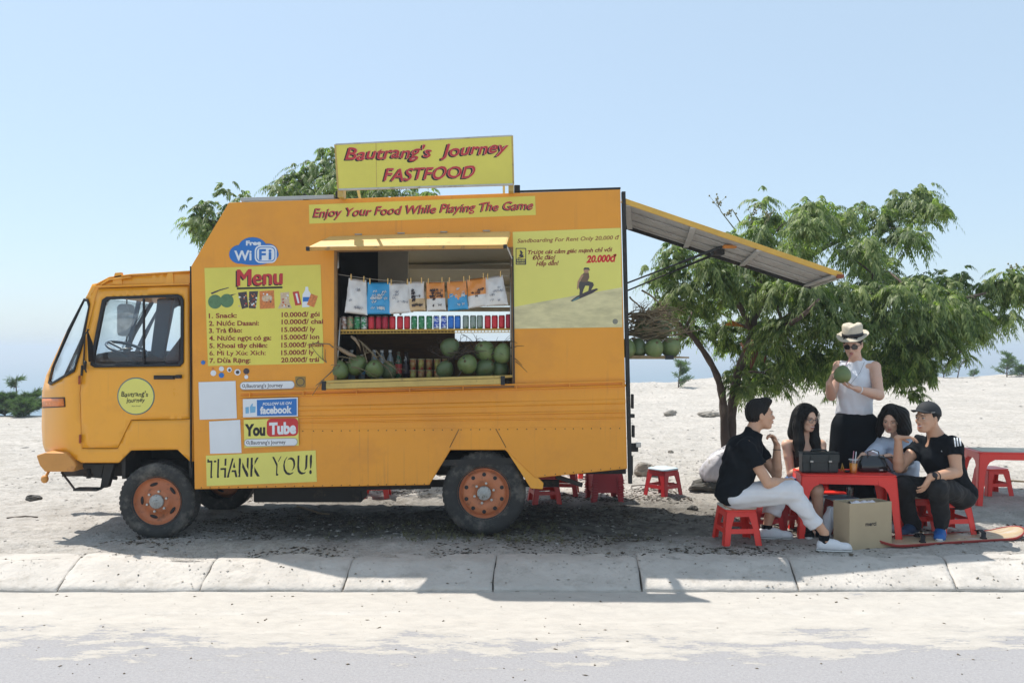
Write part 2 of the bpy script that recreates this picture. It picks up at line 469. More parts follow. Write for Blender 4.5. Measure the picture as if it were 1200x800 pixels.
def road_z(x, y):
    z = np.interp(y, [-9, -1.5, -1.07, -1.0], [-.165, -.165, -.130, -.130])
    return z + .006 * fbm(x * 3, y * 6, 4) * np.clip((y + 2.2) / .6, 0, 1)
xr = np.concatenate([-np.array(growing(5, 420, .2, 1.12))[::-1], np.arange(-4.95, 5, .05), np.array(growing(5, 420, .2, 1.12))])
yr = np.concatenate([-np.array(growing(2.4, 9.2, .15, 1.2))[::-1], np.arange(-2.35, -1.0, .02)])
grid_mesh('road', xr, yr, road_z, ROAD)
# land on the far side of the road, behind the camera
grid_mesh('sand_verge', np.concatenate([np.linspace(-420, -40, 12), np.linspace(-30, 30, 40), np.linspace(40, 420, 12)]), np.array(list(np.linspace(-70, -8.9, 40))),
          lambda x, y: -.14 + .25 * fbm(x * .2, y * .2, 3) * np.clip((-9.5 - y) / 5, 0, 1), SAND)

# kerb slabs: each one a piece of its own
SLAB = mat('kerb_concrete', (.50, .465, .42), .92, var=.16, vscale=3, bump=1, bscale=22, spec=.15, stain=(.36, .33, .29), stainscale=7, stainlo=.52, stainhi=.74)
kerb = bpy.data.objects.new('kerb', None); COL.objects.link(kerb); kerb['kind'] = 'structure'; ORG['kerb'] = Vector()
kerb.location = (0, 0, 0)
jt = [(-95, -112), (85, 68), (250, 234), (413, 401), (582, 577), (749, 752), (930, 936), (1116, 1121), (1300, 1310)]
def jx(p, i):   # px of joint -> x at the slab's upper / lower edge
    d = CAMD + (KY0 if i == 0 else KY1); return (p - 600) * d / FPX
slabs = [(jx(a[0], 0), jx(b[0], 0), jx(a[1], 1), jx(b[1], 1)) for a, b in zip(jt[:-1], jt[1:])]
x0 = slabs[0][0]
for k in range(22):
    x0 -= 1.1; slabs.append((x0, x0 + 1.09, x0, x0 + 1.09))
x0 = slabs[7][1]
for k in range(22):
    slabs.append((x0 + .01, x0 + 1.1, x0 + .01, x0 + 1.1)); x0 += 1.1
for k, (ta, tb, ba, bb) in enumerate(slabs):
    mb = MB(); near = k < 8; g_ = .0035
    nx, ny = (46, 14) if near else (4, 2)
    rs = random.uniform(0, 50); tilt = random.uniform(-.004, .004); V = []
    for j in range(ny + 1):
        v = j / ny; y = (KY0 + .22) * (1 - v) + KY1 * v; yk = (KY0 - y) / (KY0 - KY1); z = .003 - .112 * max(yk, 0) ** 1.02
        for i in range(nx + 1):
            u = i / nx; xa = ta * (1 - v) + ba * v + g_; xb = tb * (1 - v) + bb * v - g_
            x = xa + (xb - xa) * u; e = min(u, 1 - u) * (xb - xa)
            x += .012 * float(fbm(np.array([v * 5 + rs]), np.array([round(u) * 7.]), 3)) * (e < .01)
            dz = .007 * float(fbm(np.array([x * 4.]), np.array([y * 9.]), 3)) + tilt * (u - .5) * 2.6 + .004 * float(fbm(np.array([x * 14.]), np.array([y * 30.]), 2)) - (.004 * (1 - e / .03) if e < .03 else 0) - (.006 if j == ny else 0)
            yy = y + (.012 * float(fbm(np.array([x * 6.]), np.array([1.]), 3)) if j == ny else 0)
            V.append((x, yy, z + dz))
    n0 = len(V)
    F = [(j * (nx + 1) + i, (j + 1) * (nx + 1) + i, (j + 1) * (nx + 1) + i + 1, j * (nx + 1) + i + 1) for j in range(ny) for i in range(nx)]
    mb.add(V, F, True)
    # front face and ends
    lo = [(V[ny * (nx + 1) + i][0], V[ny * (nx + 1) + i][1] - .002, -.22) for i in range(nx + 1)]
    top = [V[ny * (nx + 1) + i] for i in range(nx + 1)]
    mb.add(top + lo, [(i, i + 1, nx + 2 + i, nx + 1 + i) for i in range(nx)], False)
    for s_ in (0, nx):
        col_ = [V[j * (nx + 1) + s_] for j in range(ny + 1)]
        mb.add(col_ + [(c[0], c[1], -.22) for c in col_], [(j, j + 1, ny + 2 + j, ny + 1 + j) for j in range(ny)], False)
    mb.build('kerb_slab', SLAB, kerb)
# dark crack bed under the joints
mb = MB(); mb.box((0, (KY0 + KY1) / 2 + .08, -.175), (60, .5, .10)); mb.build('kerb_bed', mat('bed_soil', (.26, .24, .21), .95), kerb)

# sea and haze
m = bpy.data.materials.new('sea_water'); m.use_nodes = True
n, l = m.node_tree.nodes, m.node_tree.links; b = n['Principled BSDF']
b.inputs['Base Color'].default_value = (.06, .16, .22, 1); b.inputs['Roughness'].default_value = .35
t = n.new('ShaderNodeTexNoise'); t.inputs['Scale'].default_value = .25; t.inputs['Detail'].default_value = 5
g = n.new('ShaderNodeNewGeometry'); l.new(g.outputs['Position'], t.inputs['Vector'])
bp = n.new('ShaderNodeBump'); bp.inputs['Strength'].default_value = .6; bp.inputs['Distance'].default_value = 1; l.new(t.outputs[0], bp.inputs['Height']); l.new(bp.outputs[0], b.inputs['Normal'])
SEAZ = -26; HAZE_D = .0017
mb = MB()
mb.add([(-40000, 55, SEAZ), (40000, 55, SEAZ), (40000, 42000, SEAZ), (-40000, 42000, SEAZ)], [(0, 1, 2, 3)])
o = mb.build('sea', m, kind='structure', fixn=False)
# ---------------------------------------------------------------- the truck
OR_ = (.80, .315, .016)
ORANGE = mat('truck_paint', OR_, .40, var=.06, vscale=1.6, bump=.3, bscale=3.2, coat=.15, stain=(.66, .25, .02), stainscale=2.2, stainlo=.5, stainhi=.8, streak=(.44, .18, .04))
CABO = mat('cab_paint', (.84, .36, .018), .31, var=.05, vscale=2.2, bump=.2, bscale=3, coat=.3, stain=(.68, .28, .02), stainscale=4, stainlo=.55, stainhi=.85, streak=(.45, .2, .04))
CREAM = mat('faded_yellow_paint', (.72, .47, .16), .5, var=.12, vscale=4, stain=(.45, .27, .08), stainscale=9, stainlo=.55, stainhi=.7)
SILL = mat('sill_paint', (.52, .36, .10), .55, var=.15, vscale=8, stain=(.2, .14, .06), stainscale=14, stainlo=.58, stainhi=.7)
BLACK = mat('black_rubber', (.012, .012, .013), .55, var=.2, vscale=12)
TYRE = mat('tyre_rubber', (.035, .034, .032), .85, var=.3, vscale=14, bump=.3, bscale=60, stain=(.20, .18, .15), stainscale=7, stainlo=.5, stainhi=.8)
CHAS = mat('chassis_black', (.02, .018, .016), .7, var=.4, vscale=9, stain=(.09, .06, .04), stainscale=7)
RIM = mat('rim_orange', (.50, .17, .07), .5, var=.15, vscale=12, bump=.2, bscale=40, stain=(.25, .10, .05), stainscale=16, stainlo=.55, stainhi=.68)
STEEL = mat('dull_steel', (.48, .47, .44), .38, metal=.9, var=.15, vscale=14)
GALV = mat('galvanised_sheet', (.50, .49, .46), .6, metal=.05, var=.15, vscale=5, stain=(.2, .17, .13), stainscale=9)
OLIVE = mat('inner_sheet', (.42, .42, .36), .6, var=.12, vscale=5)
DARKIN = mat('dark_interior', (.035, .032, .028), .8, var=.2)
BROWNIN = mat('brown_plywood', (.14, .075, .025), .6, var=.3, vscale=6, stretch=(1, 1, 6))
YEL = mat('sign_yellow', (.73, .63, .10), .4, var=.09, vscale=2)
YEL2 = mat('sticker_yellow', (.75, .68, .15), .42, var=.05, vscale=3)
RED = mat('letter_red', (.52, .03, .035), .45, var=.1)
DRED = mat('letter_dark_red', (.24, .02, .015), .5, var=.1)
BLK = mat('letter_black', (.012, .01, .012), .5, var=0)
PINK = mat('letter_edge', (.75, .25, .20), .5, var=.05)
WHT = mat('sticker_white', (.72, .74, .76), .45, var=.04)
BLUE = mat('sticker_blue', (.02, .16, .48), .4, var=.06)
GLASS = glass_mat('cab_glass')

TB = W(430, 632, .8); TB.z = 0
truck = thing('food_truck', 'orange food truck with an open serving window, roof sign and yellow menu boards', 'food truck', TB)
BW = 1.62                                   # body depth
def P(name, mb, m, parent=None, bevel=0, **k): return mb.build(name, m, parent or truck, bevel=bevel, **k)

# --- box body, near side with the serving opening
near = [(228, 573), (224, 312), (268, 237.5), (727, 222), (731.5, 449), (290, 459.5), (290, 464.5), (732, 453.5), (735, 549), (627, 560),
        (592, 527), (528, 527), (503, 568)]
near = [(228, 573), (224, 312), (268, 237.5), (727, 222), (735, 549), (627, 560), (592, 527), (528, 527), (503, 568)]
hole = [(392.5, 294), (600.5, 290), (601.5, 452), (393, 455.5)]
mb = MB(); mb.plate(near, [hole], 0, .035); P('side_wall', mb, ORANGE, bevel=.004)
# overlapping lower skin with rivets: proud of the wall
mb = MB(); mb.plate([(281, 503.5), (732.6, 499.5), (734.4, 548), (627.4, 559), (592.5, 526), (527.5, 526), (502.6, 567), (229.5, 572), (228.5, 505)], [], -.004, .0)
P('lower_skin', mb, ORANGE, bevel=.0015)
def strip(p0, p1, h, y0, y1, mb=None):      # bead along two photo points
    mb = mb or MB(); mb.plate([(p0[0], p0[1] - h / 2), (p1[0], p1[1] - h / 2), (p1[0], p1[1] + h / 2), (p0[0], p0[1] + h / 2)], [], y0, y1); return mb
def ridge(p0, p1, h, out, n=6):             # half-round bead
    mb = MB(); a, b = W(*p0), W(*p1); vs = []
    for q in (a, b):
        for i in range(n + 1):
            t = PI * i / n; vs.append(q + Vector((0, -out * math.sin(t), h / 140 / 2 * math.cos(t))))
    mb.add(vs, [(i, i + 1, n + 2 + i, n + 1 + i) for i in range(n)], True); return mb
for (a, b, h, o_) in (((282, 465), (733, 451.5), 3.0, .020), ((283, 480), (733, 470), 6, .010), ((283, 490), (733, 482), 3.2, .013), ((283, 496), (733, 489), 2.2, .010)):
    P('rib', ridge(a, b, h, o_), ORANGE)
P('drip_rail', strip((281, 459.8), (733, 446.6), 1.8, -.030, .0), ORANGE, bevel=.003)
for i in range(8):
    px = 292 + i * 62.5; py = 462.5 - (px - 281) * .0297
    P('rail_clip', strip((px, py), (px + 1.2, py), 6, -.034, -.016), ORANGE)
mb = MB()
for i in range(46):
    px = 236 + i * 10.9 + random.uniform(-1, 1)
    for py in ((505.5 - (px - 281) * .0088) if px > 284 else None, (571.2 - (px - 229) * .017 if px < 500 else (557.5 - (px - 627) * .10 if px > 632 else None))):
        if py: c = W(px, py); mb.lathe([(.0045, .0), (.004, -.004), (.0, -.005)], (c.x, -.004, c.z), 'y', 8)
o = P('rivets', mb, CHAS); o['kind'] = 'stuff'
# seam lines beside the wheel arch
for a, b in (((538, 502.5), (527, 524)), ((581, 502), (593, 524))):
    mb = MB(); mb.beam(W(*a) + Vector((0, -.005, 0)), W(*b) + Vector((0, -.005, 0)), .004, .006, up=(0, 1, 0)); P('seam', mb, CHAS)
# front corner post line of the body
P('corner_post', strip((222.5, 430), (223.5, 430), 236, .002, .03), CHAS)
# far side wall with its own opening, front, rear, roof and floor
farw = [(228, 573), (224, 312), (268, 237.5), (727, 222), (735, 549)]
def shift(poly, y0, y):                     # photo outline taken at depth y0, moved back to depth y
    return [W(px, py, y0) + Vector((0, y - y0, 0)) for px, py in poly]
oh = [W(440, 300), W(596, 296), W(598, 437), W(440, 442)]
oh = [Vector((-1.22, BW - .03, 2.72)), Vector((.1, BW - .03, 2.75)), Vector((.1, BW - .03, 1.68)), Vector((-1.22, BW - .03, 1.66))]
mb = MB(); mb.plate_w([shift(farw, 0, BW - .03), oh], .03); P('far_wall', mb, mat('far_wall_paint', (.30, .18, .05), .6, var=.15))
def slab_between(pa, pb, y0, y1, th, name, m, up=True, bevel=0):
    a, b = Vector(pa), Vector(pb); n_ = Vector((-(b.z - a.z), 0, b.x - a.x)).normalized() * th
    mb = MB(); A = [Vector((p.x, y0, p.z)) for p in (a, b, b + n_, a + n_)]; B = [Vector((p.x, y1, p.z)) for p in (a, b, b + n_, a + n_)]
    mb.hexa(A, B); return P(name, mb, m, bevel=bevel)
pA, pB, pC, pD = W(224, 312), W(268, 237.5), W(727, 222), W(735, 549)
slab_between(pB + Vector((.01, 0, -.02)), pC + Vector((-.01, 0, -.02)), .002, BW - .002, .012, 'roof', GALV)
slab_between(pA, pB, .003, BW - .003, -.02, 'roof_slope', ORANGE)
mb = MB(); c0, c1 = W(224, 312), W(228, 573)
mb.hexa([Vector((c0.x + .004, .036, c0.z)), Vector((c0.x + .03, .036, c0.z)), Vector((c1.x + .03, .036, c1.z)), Vector((c1.x + .004, .036, c1.z))],
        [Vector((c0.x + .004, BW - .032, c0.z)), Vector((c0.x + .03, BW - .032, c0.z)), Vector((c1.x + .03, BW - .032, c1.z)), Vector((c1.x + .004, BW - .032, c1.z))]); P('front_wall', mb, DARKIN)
fl0, fl1 = W(230, 555), W(733, 540)
slab_between((fl0.x, 0, fl0.z), (fl1.x, 0, fl1.z), .036, BW - .04, .05, 'floor', CHAS)
# roof trim: grey gutter strip on the left, dark edge
mb = MB(); mb.beam(W(283, 234.3, .03), W(392, 231, .03), .05, .03); P('roof_strip', mb, mat('grey_strip', (.42, .42, .40), .5), bevel=.003)
mb = MB(); mb.beam(W(608, 224.6, .02), W(727, 220.8, .02), .03, .014); P('roof_edge', mb, CHAS)
# interior: dark partition left, plywood panel, ceiling ribs
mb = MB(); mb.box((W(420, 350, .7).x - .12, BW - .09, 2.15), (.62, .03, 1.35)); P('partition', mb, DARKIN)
mb = MB(); mb.hexa([W(443, 292, 1.45), W(478, 292, 1.45), W(478, 358, 1.45), W(443, 358, 1.45)], [p + Vector((0, .05, 0)) for p in (W(443, 292, 1.45), W(478, 292, 1.45), W(478, 358, 1.45), W(443, 358, 1.45))]); P('cream_cabinet', mb, mat('cream_sheet', (.55, .52, .42), .6, var=.1))
mb = MB(); mb.box((-1.08, BW - .12, 1.48), (1.0, .02, .62)); P('plywood_panel', mb, BROWNIN)
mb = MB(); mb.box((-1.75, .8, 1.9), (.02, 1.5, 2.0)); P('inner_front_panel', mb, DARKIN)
mb = MB(); mb.box((.62, .8, 1.9), (.02, 1.45, 2.0)); P('inner_rear_panel', mb, OLIVE)
for y in (.35, .8, 1.25):
    mb = MB(); mb.beam(W(300, 243, 0) + Vector((.3, y, -.03)), W(715, 229, 0) + Vector((0, y, -.03)), .04, .03); P('ceiling_rib', mb, OLIVE)
# far hatch, propped open: two sheets in a frame
fh = bpy.data.objects.new('far_hatch', None)
hz0, hz1, hy0, hy1 = 2.74, 2.07, BW + .01, BW + 1.15
mb = MB(); mb.hexa([(-1.2, hy0, hz0), (.2, hy0, hz0 + .03), (.2, hy1, hz1 + .03), (-1.2, hy1, hz1)], [(-1.2, hy0, hz0 + .012), (.2, hy0, hz0 + .042), (.2, hy1, hz1 + .042), (-1.2, hy1, hz1 + .012)])
hatch = P('far_hatch', mb, mat('far_hatch_sheet', (.36, .36, .27), .6, var=.1))
for t in (.02, .35, .68, .98):
    y = hy0 + (hy1 - hy0) * t; z = hz0 + (hz1 - hz0) * t
    mb = MB(); mb.box((-.5, y, z - .03), (1.38, .05, .05)); o = mb.build('hatch_rib', OLIVE, hatch)
for x in (-1.17, .17):
    mb = MB(); mb.beam((x, hy0, hz0 - .03), (x, hy1, hz1 - .03), .04, .05); o = mb.build('hatch_rail', OLIVE, hatch)
mb = MB(); mb.tube([(-1.15, BW, 1.95), (-1.12, hy0 + .8, hz0 - .38)], .012); mb.build('hatch_stay', STEEL, hatch)

# near serving flap (awning) with frame and stays
F0, F1 = W(387, 277, -.002), W(597, 271, -.002); G0, G1 = W(361, 289.5, -.27), W(592, 287.0, -.27)
mb = MB(); mb.hexa([F0, F1, G1, G0], [F0 - Vector((0, 0, .008)), F1 - Vector((0, 0, .008)), G1 - Vector((0, 0, .008)), G0 - Vector((0, 0, .008))])
aw = P('awning_flap', mb, CREAM)
mb = MB(); mb.beam(G0 - Vector((0, 0, .014)), G1 - Vector((0, 0, .014)), .02, .03); mb.build('flap_edge', mat('flap_edge_paint', (.55, .28, .06), .5, var=.15, stain=(.2, .12, .06), stainscale=20), aw, bevel=.003)
for q, s_ in ((G0, 1), (G1, -1)):
    mb = MB(); mb.box(q - Vector((-s_ * .0, 0, .014)), (.03, .03, .034)); mb.build('edge_cap', BLACK, aw, bevel=.004)
for a, b in ((F0, G0), (F1, G1)):
    mb = MB(); mb.beam(a - Vector((0, 0, .02)), b - Vector((0, 0, .02)), .015, .03); mb.build('flap_rail', CREAM, aw)
for px in (420, 470, 520, 570):
    mb = MB(); q = W(px, 275.5 - (px - 390) * .028, -.004); mb.tube([q - Vector((.03, 0, 0)), q + Vector((.03, 0, 0))], .006, 8); mb.build('hinge', STEEL, aw)
mb = MB(); mb.tube([W(594, 289, -.2), W(600, 303, .0), W(599.5, 312, 0)], .007); mb.build('stay_arm', STEEL, aw)
mb = MB(); mb.tube([W(396, 296, .04), W(396, 314, .04), W(394, 315, .04)], .009); mb.build('stay_arm', STEEL, aw)
# opening frame
mb = MB()
mb.plate([(391.5, 293.5), (601.5, 289.4), (602.5, 453.5), (391.5, 457)], [[(394.5, 295), (599.2, 291), (600.4, 450), (394.5, 454)]], -.006, .05)
P('opening_frame', mb, mat('frame_brown', (.24, .13, .045), .6, var=.25, vscale=14), bevel=.002)
mb = MB(); mb.beam(W(601, 300, -.004) , W(602.5, 449, -.004), .012, .012); P('frame_edge', mb, BLACK)
# sill counter folded out
S0, S1 = W(378, 446, -.16), W(591, 440, -.16); T0, T1 = W(392, 445, .02), W(602, 439, .02)
dz = Vector((0, 0, .02))
mb = MB(); mb.hexa([S0, S1, T1, T0], [S0 - dz, S1 - dz, T1 - dz, T0 - dz]); sill = P('serving_sill', mb, SILL, bevel=.003)
mb = MB(); mb.beam(S0 - Vector((0, 0, .045)), S1 - Vector((0, 0, .045)), .02, .046); mb.build('sill_edge', SILL, sill, bevel=.003)
for q in (S0 + Vector((.012, -.004, -.04)), S1 + Vector((-.012, -.004, -.04))):
    mb = MB(); mb.box(q, (.035, .03, .075)); mb.build('corner_bracket', BLACK, sill, bevel=.004)
mb = MB(); mb.box(W(497, 445, .35) + Vector((0, 0, -.02)), (1.5, .66, .02)); P('counter', mb, mat('counter_top', (.05, .04, .03), .6), bevel=.002)

# wire shelf for the cans
shz = W(500, 384.8, .12).z
sa, sb = W(396, 386.8, .05), W(601.5, 385.2, .05)
sh = P('wire_shelf', MB().beam(sa, sb, .008, .008), mat('shelf_gold', (.50, .30, .05), .45, metal=.2, var=.15)); shm = MATS['shelf_gold']
for dz_ in (-.028,): P('shelf_wire', MB().beam(sa + Vector((0, 0, dz_)), sb + Vector((0, 0, dz_)), .006, .006), shm, sh)
P('shelf_wire', MB().beam(sa + Vector((0, .2, 0)), sb + Vector((0, .2, 0)), .006, .006), shm, sh)
mb = MB()
for i in range(52):
    x = sa.x + (sb.x - sa.x) * (i + .5) / 52; z = sa.z + (sb.z - sa.z) * (i + .5) / 52
    mb.box((x, .05, z - .013), (.006, .005, .026)); mb.box((x, .15, z), (.004, .2, .003))
mb.plate_w([[sa + Vector((0, .002, -.0)), sb + Vector((0, .002, 0)), sb + Vector((0, .002, -.012)), sa + Vector((0, .002, -.012))]], .002)
o = P('shelf_mesh', mb, shm, sh); o['kind'] = 'stuff'
mb = MB(); mb.plate_w([[sa + Vector((0, .004, -.0)), sb + Vector((0, .004, 0)), sb + Vector((0, .004, .004)), sa + Vector((0, .004, .004))]], .22); P('shelf_board', mb, shm, sh)
mb = MB(); mb.tube([W(394, 440, .04), W(399, 372, .04)], .008); P('shelf_post', mb, STEEL)
mb = MB(); mb.tube([W(599, 440, .04), W(598.5, 300, .04)], .008); P('shelf_post', mb, STEEL)

# --- signs and writing
def board(name, poly, y, m, th=.0016): return flat(name, poly, y, m, truck, th)
sg_y = .0
roof_sign = P('roof_sign', MB().plate([(393, 169.8), (600, 159.5), (601.3, 215.5), (396.5, 222)], [], -.14, -.12), YEL, bevel=.001)
for a, b, hh in (((393, 169.2), (600, 158.9), 1.6), ((396.5, 222), (601.3, 215.8), 1.8)): strip(a, b, hh, -.144, -.108).build('sign_frame', GALV, roof_sign)
for a, b in (((393, 169.8), (396.5, 222)), ((600.3, 159.5), (601.6, 215.5))):
    mb = MB(); mb.beam(W(*a, -.128), W(*b, -.128), .014, .03, up=(0, 1, 0)); mb.build('sign_frame', SILL, roof_sign)
mb = MB(); mb.beam(W(440.5, 168, -.1405), W(441.5, 219, -.1405), .004, .002, up=(0, 1, 0)); mb.build('sheet_joint', SILL, roof_sign)
for px, p0, p1 in ((402, 221, 234), (599, 214, 227)):
    mb = MB(); mb.box((W(px, 0).x, -.050, (W(0, p0).z + W(0, p1).z) / 2), (.045, .125, W(0, p0).z - W(0, p1).z)); mb.build('sign_post', SILL, roof_sign, bevel=.003)
    mb = MB(); mb.box((W(px, 0).x + (.05 if px > 500 else -.045), .05, W(0, p1 - 6).z), (.05, .06, .07)); mb.build('post_foot', CHAS, roof_sign, bevel=.006)
for px in (410, 590):
    mb = MB(); mb.beam(W(px, 180, -.11), W(px, 228, .02) + Vector((0, .55, 0)), .02, .02); mb.build('sign_stay', SILL, roof_sign)
def shadow_text(s, x0, y0, x1, y1, h, dep, par, bold=.006, shear=.25, wob=.05, main=None, off=(-1.9, 1.1), edge=True, spacing=1.0):
    if edge: lettering(s, x0, y0, x1, y1, h, dep - .0015, PINK, par, bold + .016, shear, wob, spacing=spacing)
    lettering(s, x0, y0, x1, y1, h, dep - .0005, BLK, par, bold + .02, shear, wob, off[0], off[1], spacing=spacing)
    lettering(s, x0, y0, x1, y1, h, dep - .0025, main or RED, par, bold, shear, wob, spacing=spacing)
shadow_text("Bautrang's", 404.5, 187.5, 506, 183.6, 14.2, -.141, roof_sign)
shadow_text("Journey", 516.5, 183.4, 596, 178.5, 14.2, -.141, roof_sign)
shadow_text("FASTFOOD", 449.5, 212.2, 557, 207.5, 14.5, -.141, roof_sign)
ban = board('banner', [(362, 240), (627, 229.6), (628, 252), (362.5, 262.3)], -.003, YEL)
shadow_text("Enjoy Your Food While Playing The Game", 367, 254.6, 625, 245.0, 10.3, -.0035, ban, bold=.0, wob=.04, off=(-1.3, .8))
# menu board
menu = board('menu_board', [(239.5, 314), (375.6, 310), (379.6, 425.6), (243.7, 428.7)], -.003, YEL)
for k, dx in enumerate((-.9, 0)): lettering('Menu', 277 + dx, 336.4, 330.2 + dx, 334.2, 20.4, -.0035 - k * .0002, BLK, menu, 0, 0)
for k, dx in enumerate((-.8, 0, .8)): lettering('Menu', 278.4 + dx, 335, 330.6 + dx, 332.8, 20.4, -.0042 - k * .0002, RED, menu, 0, 0)
mb = strip((277.5, 338), (331, 336.6), 2.2, -.0040, -.0035); mb.build('underline', BLK, menu)
rows = [('1. Snack:', 277.5, 372.6, '10.000đ/ gói', 374.6, 370.6), ('2. Nước Dasani:', 303.6, 381.6, '10.000đ/ chai', 378.6, 379), ('3. Trà Đào:', 283.7, 390, '15.000đ/ ly', 369.5, 388),
        ('4. Nước ngọt có ga:', 318, 398.8, '15.000đ/ lon', 374.2, 397), ('5. Khoai tây chiên:', 313.4, 407.6, '15.000đ/ phần', 379, 406), ('6. Mi Ly Xúc Xích:', 311, 416.4, '15.000đ/ ly', 368, 415), ('7. Dừa Rạng:', 293.6, 425, '20.000đ/ trái', 374, 423.6)]
for k, (a, xa, ya, b_, xb, yb) in enumerate(rows):
    lettering(a, 244.6 + k * .15, ya, xa, ya - .6, 5.6, -.0036, DRED, menu, 0 if 'Mi' in a else .03)
    if 'Mi' in a:
        for dx in (.22, .44): lettering(a, 244.6 + k * .15 + dx, ya, xa + dx, ya - .6, 5.6, -.0036 - dx * .0004, DRED, menu, 0)
    lettering(b_, 330 - k * .1, yb + .8, xb, yb, 5.6, -.0036, DRED, menu, .03)
mb = MB(); mb.plate([(256.6, 408.6), (257.8, 408.4), (259.0, 410.2), (258.2, 410.3)], [], -.0036, -.0031); mb.build('accent', DRED, menu)
# printed food pictures, flat
GRN = mat('print_green', (.10, .20, .09), .5, var=.25, vscale=30); PDK = mat('print_dark', (.06, .045, .05), .5, var=.4, vscale=60)
PRR = mat('print_red', (.5, .05, .04), .5, var=.2, vscale=40); POR = mat('print_orange', (.62, .2, .05), .5, var=.35, vscale=60); PPK = mat('print_pale', (.60, .45, .3), .5, var=.25, vscale=60)
pic = MB(); k_ = -.0036
def pf(poly, mi, d=k_): pic.cur = mi; pic.plate(poly, [], d, d + .0006)
pf(circ(252, 353.5, 8.3, 20), 0); pf(circ(265.8, 352.3, 8, 20), 0, k_ - .0007)
pf([(247, 343), (258, 339), (268, 336.5), (268, 337.5), (258, 340.5), (248, 345)], 1); pf([(265, 347), (271, 345), (277, 344), (271, 347)], 1)
pf([(278.8, 343), (289, 341.5), (291, 360), (283.5, 362)], 1); pf([(292, 341.5), (302.5, 341), (299.5, 361.5), (291.5, 361)], 1, k_ - .0007)
pf([(304, 341.2), (321, 340), (322, 361), (304.5, 362)], 3); pf(rrect(307, 346, 319, 353, 3), 4, k_ - .0007)
pf([(328.5, 343), (338.8, 342), (339, 354), (342, 361), (325.5, 361.5), (329, 354)], 4)
pf([(342.8, 342), (350, 341), (353.5, 357), (346, 358)], 2); pf([(346, 344), (348.2, 343.5), (351, 355), (349, 355.4)], 5, k_ - .0007)
pf([(358, 336), (361, 336), (361.5, 340), (364, 344), (362.5, 359.5), (354, 360), (354.5, 345), (357.5, 340)], 5); pf([(355, 348), (363.5, 348), (363.2, 353), (354.8, 353.5)], 6, k_ - .0007)
pf([(364.5, 344), (372.5, 347), (368, 360), (359.5, 357)], 3, k_ - .0014)
for i in range(60):   # print detail on the packs
    cx = random.choice([284.5, 296, 313, 334]) + random.uniform(-4.5, 4.5); cy = random.uniform(344, 359); r_ = random.uniform(.4, 1.3)
    pf(circ(cx, cy, r_, 6), random.choice([1, 5, 3, 2, 4]), k_ - .0016 - .0002 * (i % 5))
o = pic.build('food_print', [GRN, PDK, PRR, POR, PPK, WHT, BLUE], menu)
# wifi cloud
cl = []
cloudo = circ(297.5, 297, 29, 40, 13.5)
wf = board('wifi_sticker', circ(297.5, 298, 29, 40, 12.6), -.0032, BLUE)
for c_, y_ in ((circ(296, 291, 17, 24, 13), -.0038), (circ(281, 298, 12.5, 24, 11), -.0041), (circ(314, 297, 12, 24, 11.5), -.0044)): flat('cloud_lobe', c_, y_, BLUE, wf, .0006)
flat('fi_panel', rrect(298.5, 287.5, 324.2, 308.2, 6.5), -.0052, WHT, wf, .0007)
flat('fi_panel_inner', rrect(300.2, 289.2, 322.6, 306.6, 5.2), -.0057, BLUE, wf, .0004)
flat('fi_panel_core', rrect(301.2, 290.2, 321.6, 305.6, 4.6), -.0062, WHT, wf, .0004)
lettering('Free', 288.2, 287.4, 306, 287.0, 5.2, -.006, WHT, wf, .05)
lettering('Wi', 274.5, 305.2, 294.8, 304.6, 11.8, -.0055, WHT, wf, .028)
lettering('F', 303.6, 304.2, 311.6, 304.0, 12.4, -.0066, BLUE, wf, .035); lettering('i', 314.6, 303.9, 318.2, 303.8, 12.4, -.0066, BLUE, wf, .035)
# small cartoon stickers and search bars
row = board('figure_stickers', circ(250, 437, 3.4, 12), -.0032, WHT, .0006)
for (cx, cy, r_, mm) in ((249.5, 432, 1.6, POR), (259.5, 432, 3, WHT), (259.5, 439.5, 3.2, BLUE), (268.7, 433, 3, WHT), (269, 433.5, 1.6, PDK), (278.3, 436, 3.8, WHT), (278.4, 436, 2.2, PDK), (288.6, 434.8, 3.6, PDK), (288.6, 436.2, 2.4, PPK), (288.6, 441.5, 2.4, WHT), (238, 424.6, 2.6, BLUE)):
    flat('figure', circ(cx, cy, r_, 10), -.0037 - random.random() * .001, mm, row, .0004)
def search(x0, y0, x1, y1, sk):
    s = board('search_bar', rrect(x0, y0, x1, y1, (y1 - y0) / 2 - .2, sk=sk), -.0052, mat('bar_grey', (.35, .33, .3), .5), .0006)
    flat('bar_field', rrect(x0 + .7, y0 + .7, x1 - .7, y1 - .7, (y1 - y0) / 2 - .9, sk=sk), -.0057, WHT, s, .0005)
    yb = y1 - 2.7
    lettering("Bautrang's Journey", x0 + 8, yb + sk * 8, x1 - 14, yb + sk * (x1 - 14 - x0), 4.4, -.0062, PDK, s, .012)
    mb = MB(); mb.plate(circ(x0 + 4.4, yb - 2.4, 1.9, 12), [circ(x0 + 4.4, yb - 2.4, 1.2, 12)], -.0062, -.0058); mb.plate([(x0 + 5.5, yb - 1.4), (x0 + 6, yb - 1.9), (x0 + 7.4, yb + .2), (x0 + 6.9, yb + .6)], [], -.0062, -.0058); mb.build('magnifier_icon', PDK, s)
    return s
search(281, 447.2, 345.3, 456.9, -.022)
icb = board('icon_sticker', rrect(346, 441, 358, 453.5, 1), -.0052, mat('icon_brown', (.32, .2, .04), .5))
flat('icon_ring', circ(352, 447.2, 5, 16), -.0058, PDK, icb, .0004); flat('icon_core', circ(352, 447.2, 4, 16), -.0062, MATS['icon_brown'], icb, .0004)
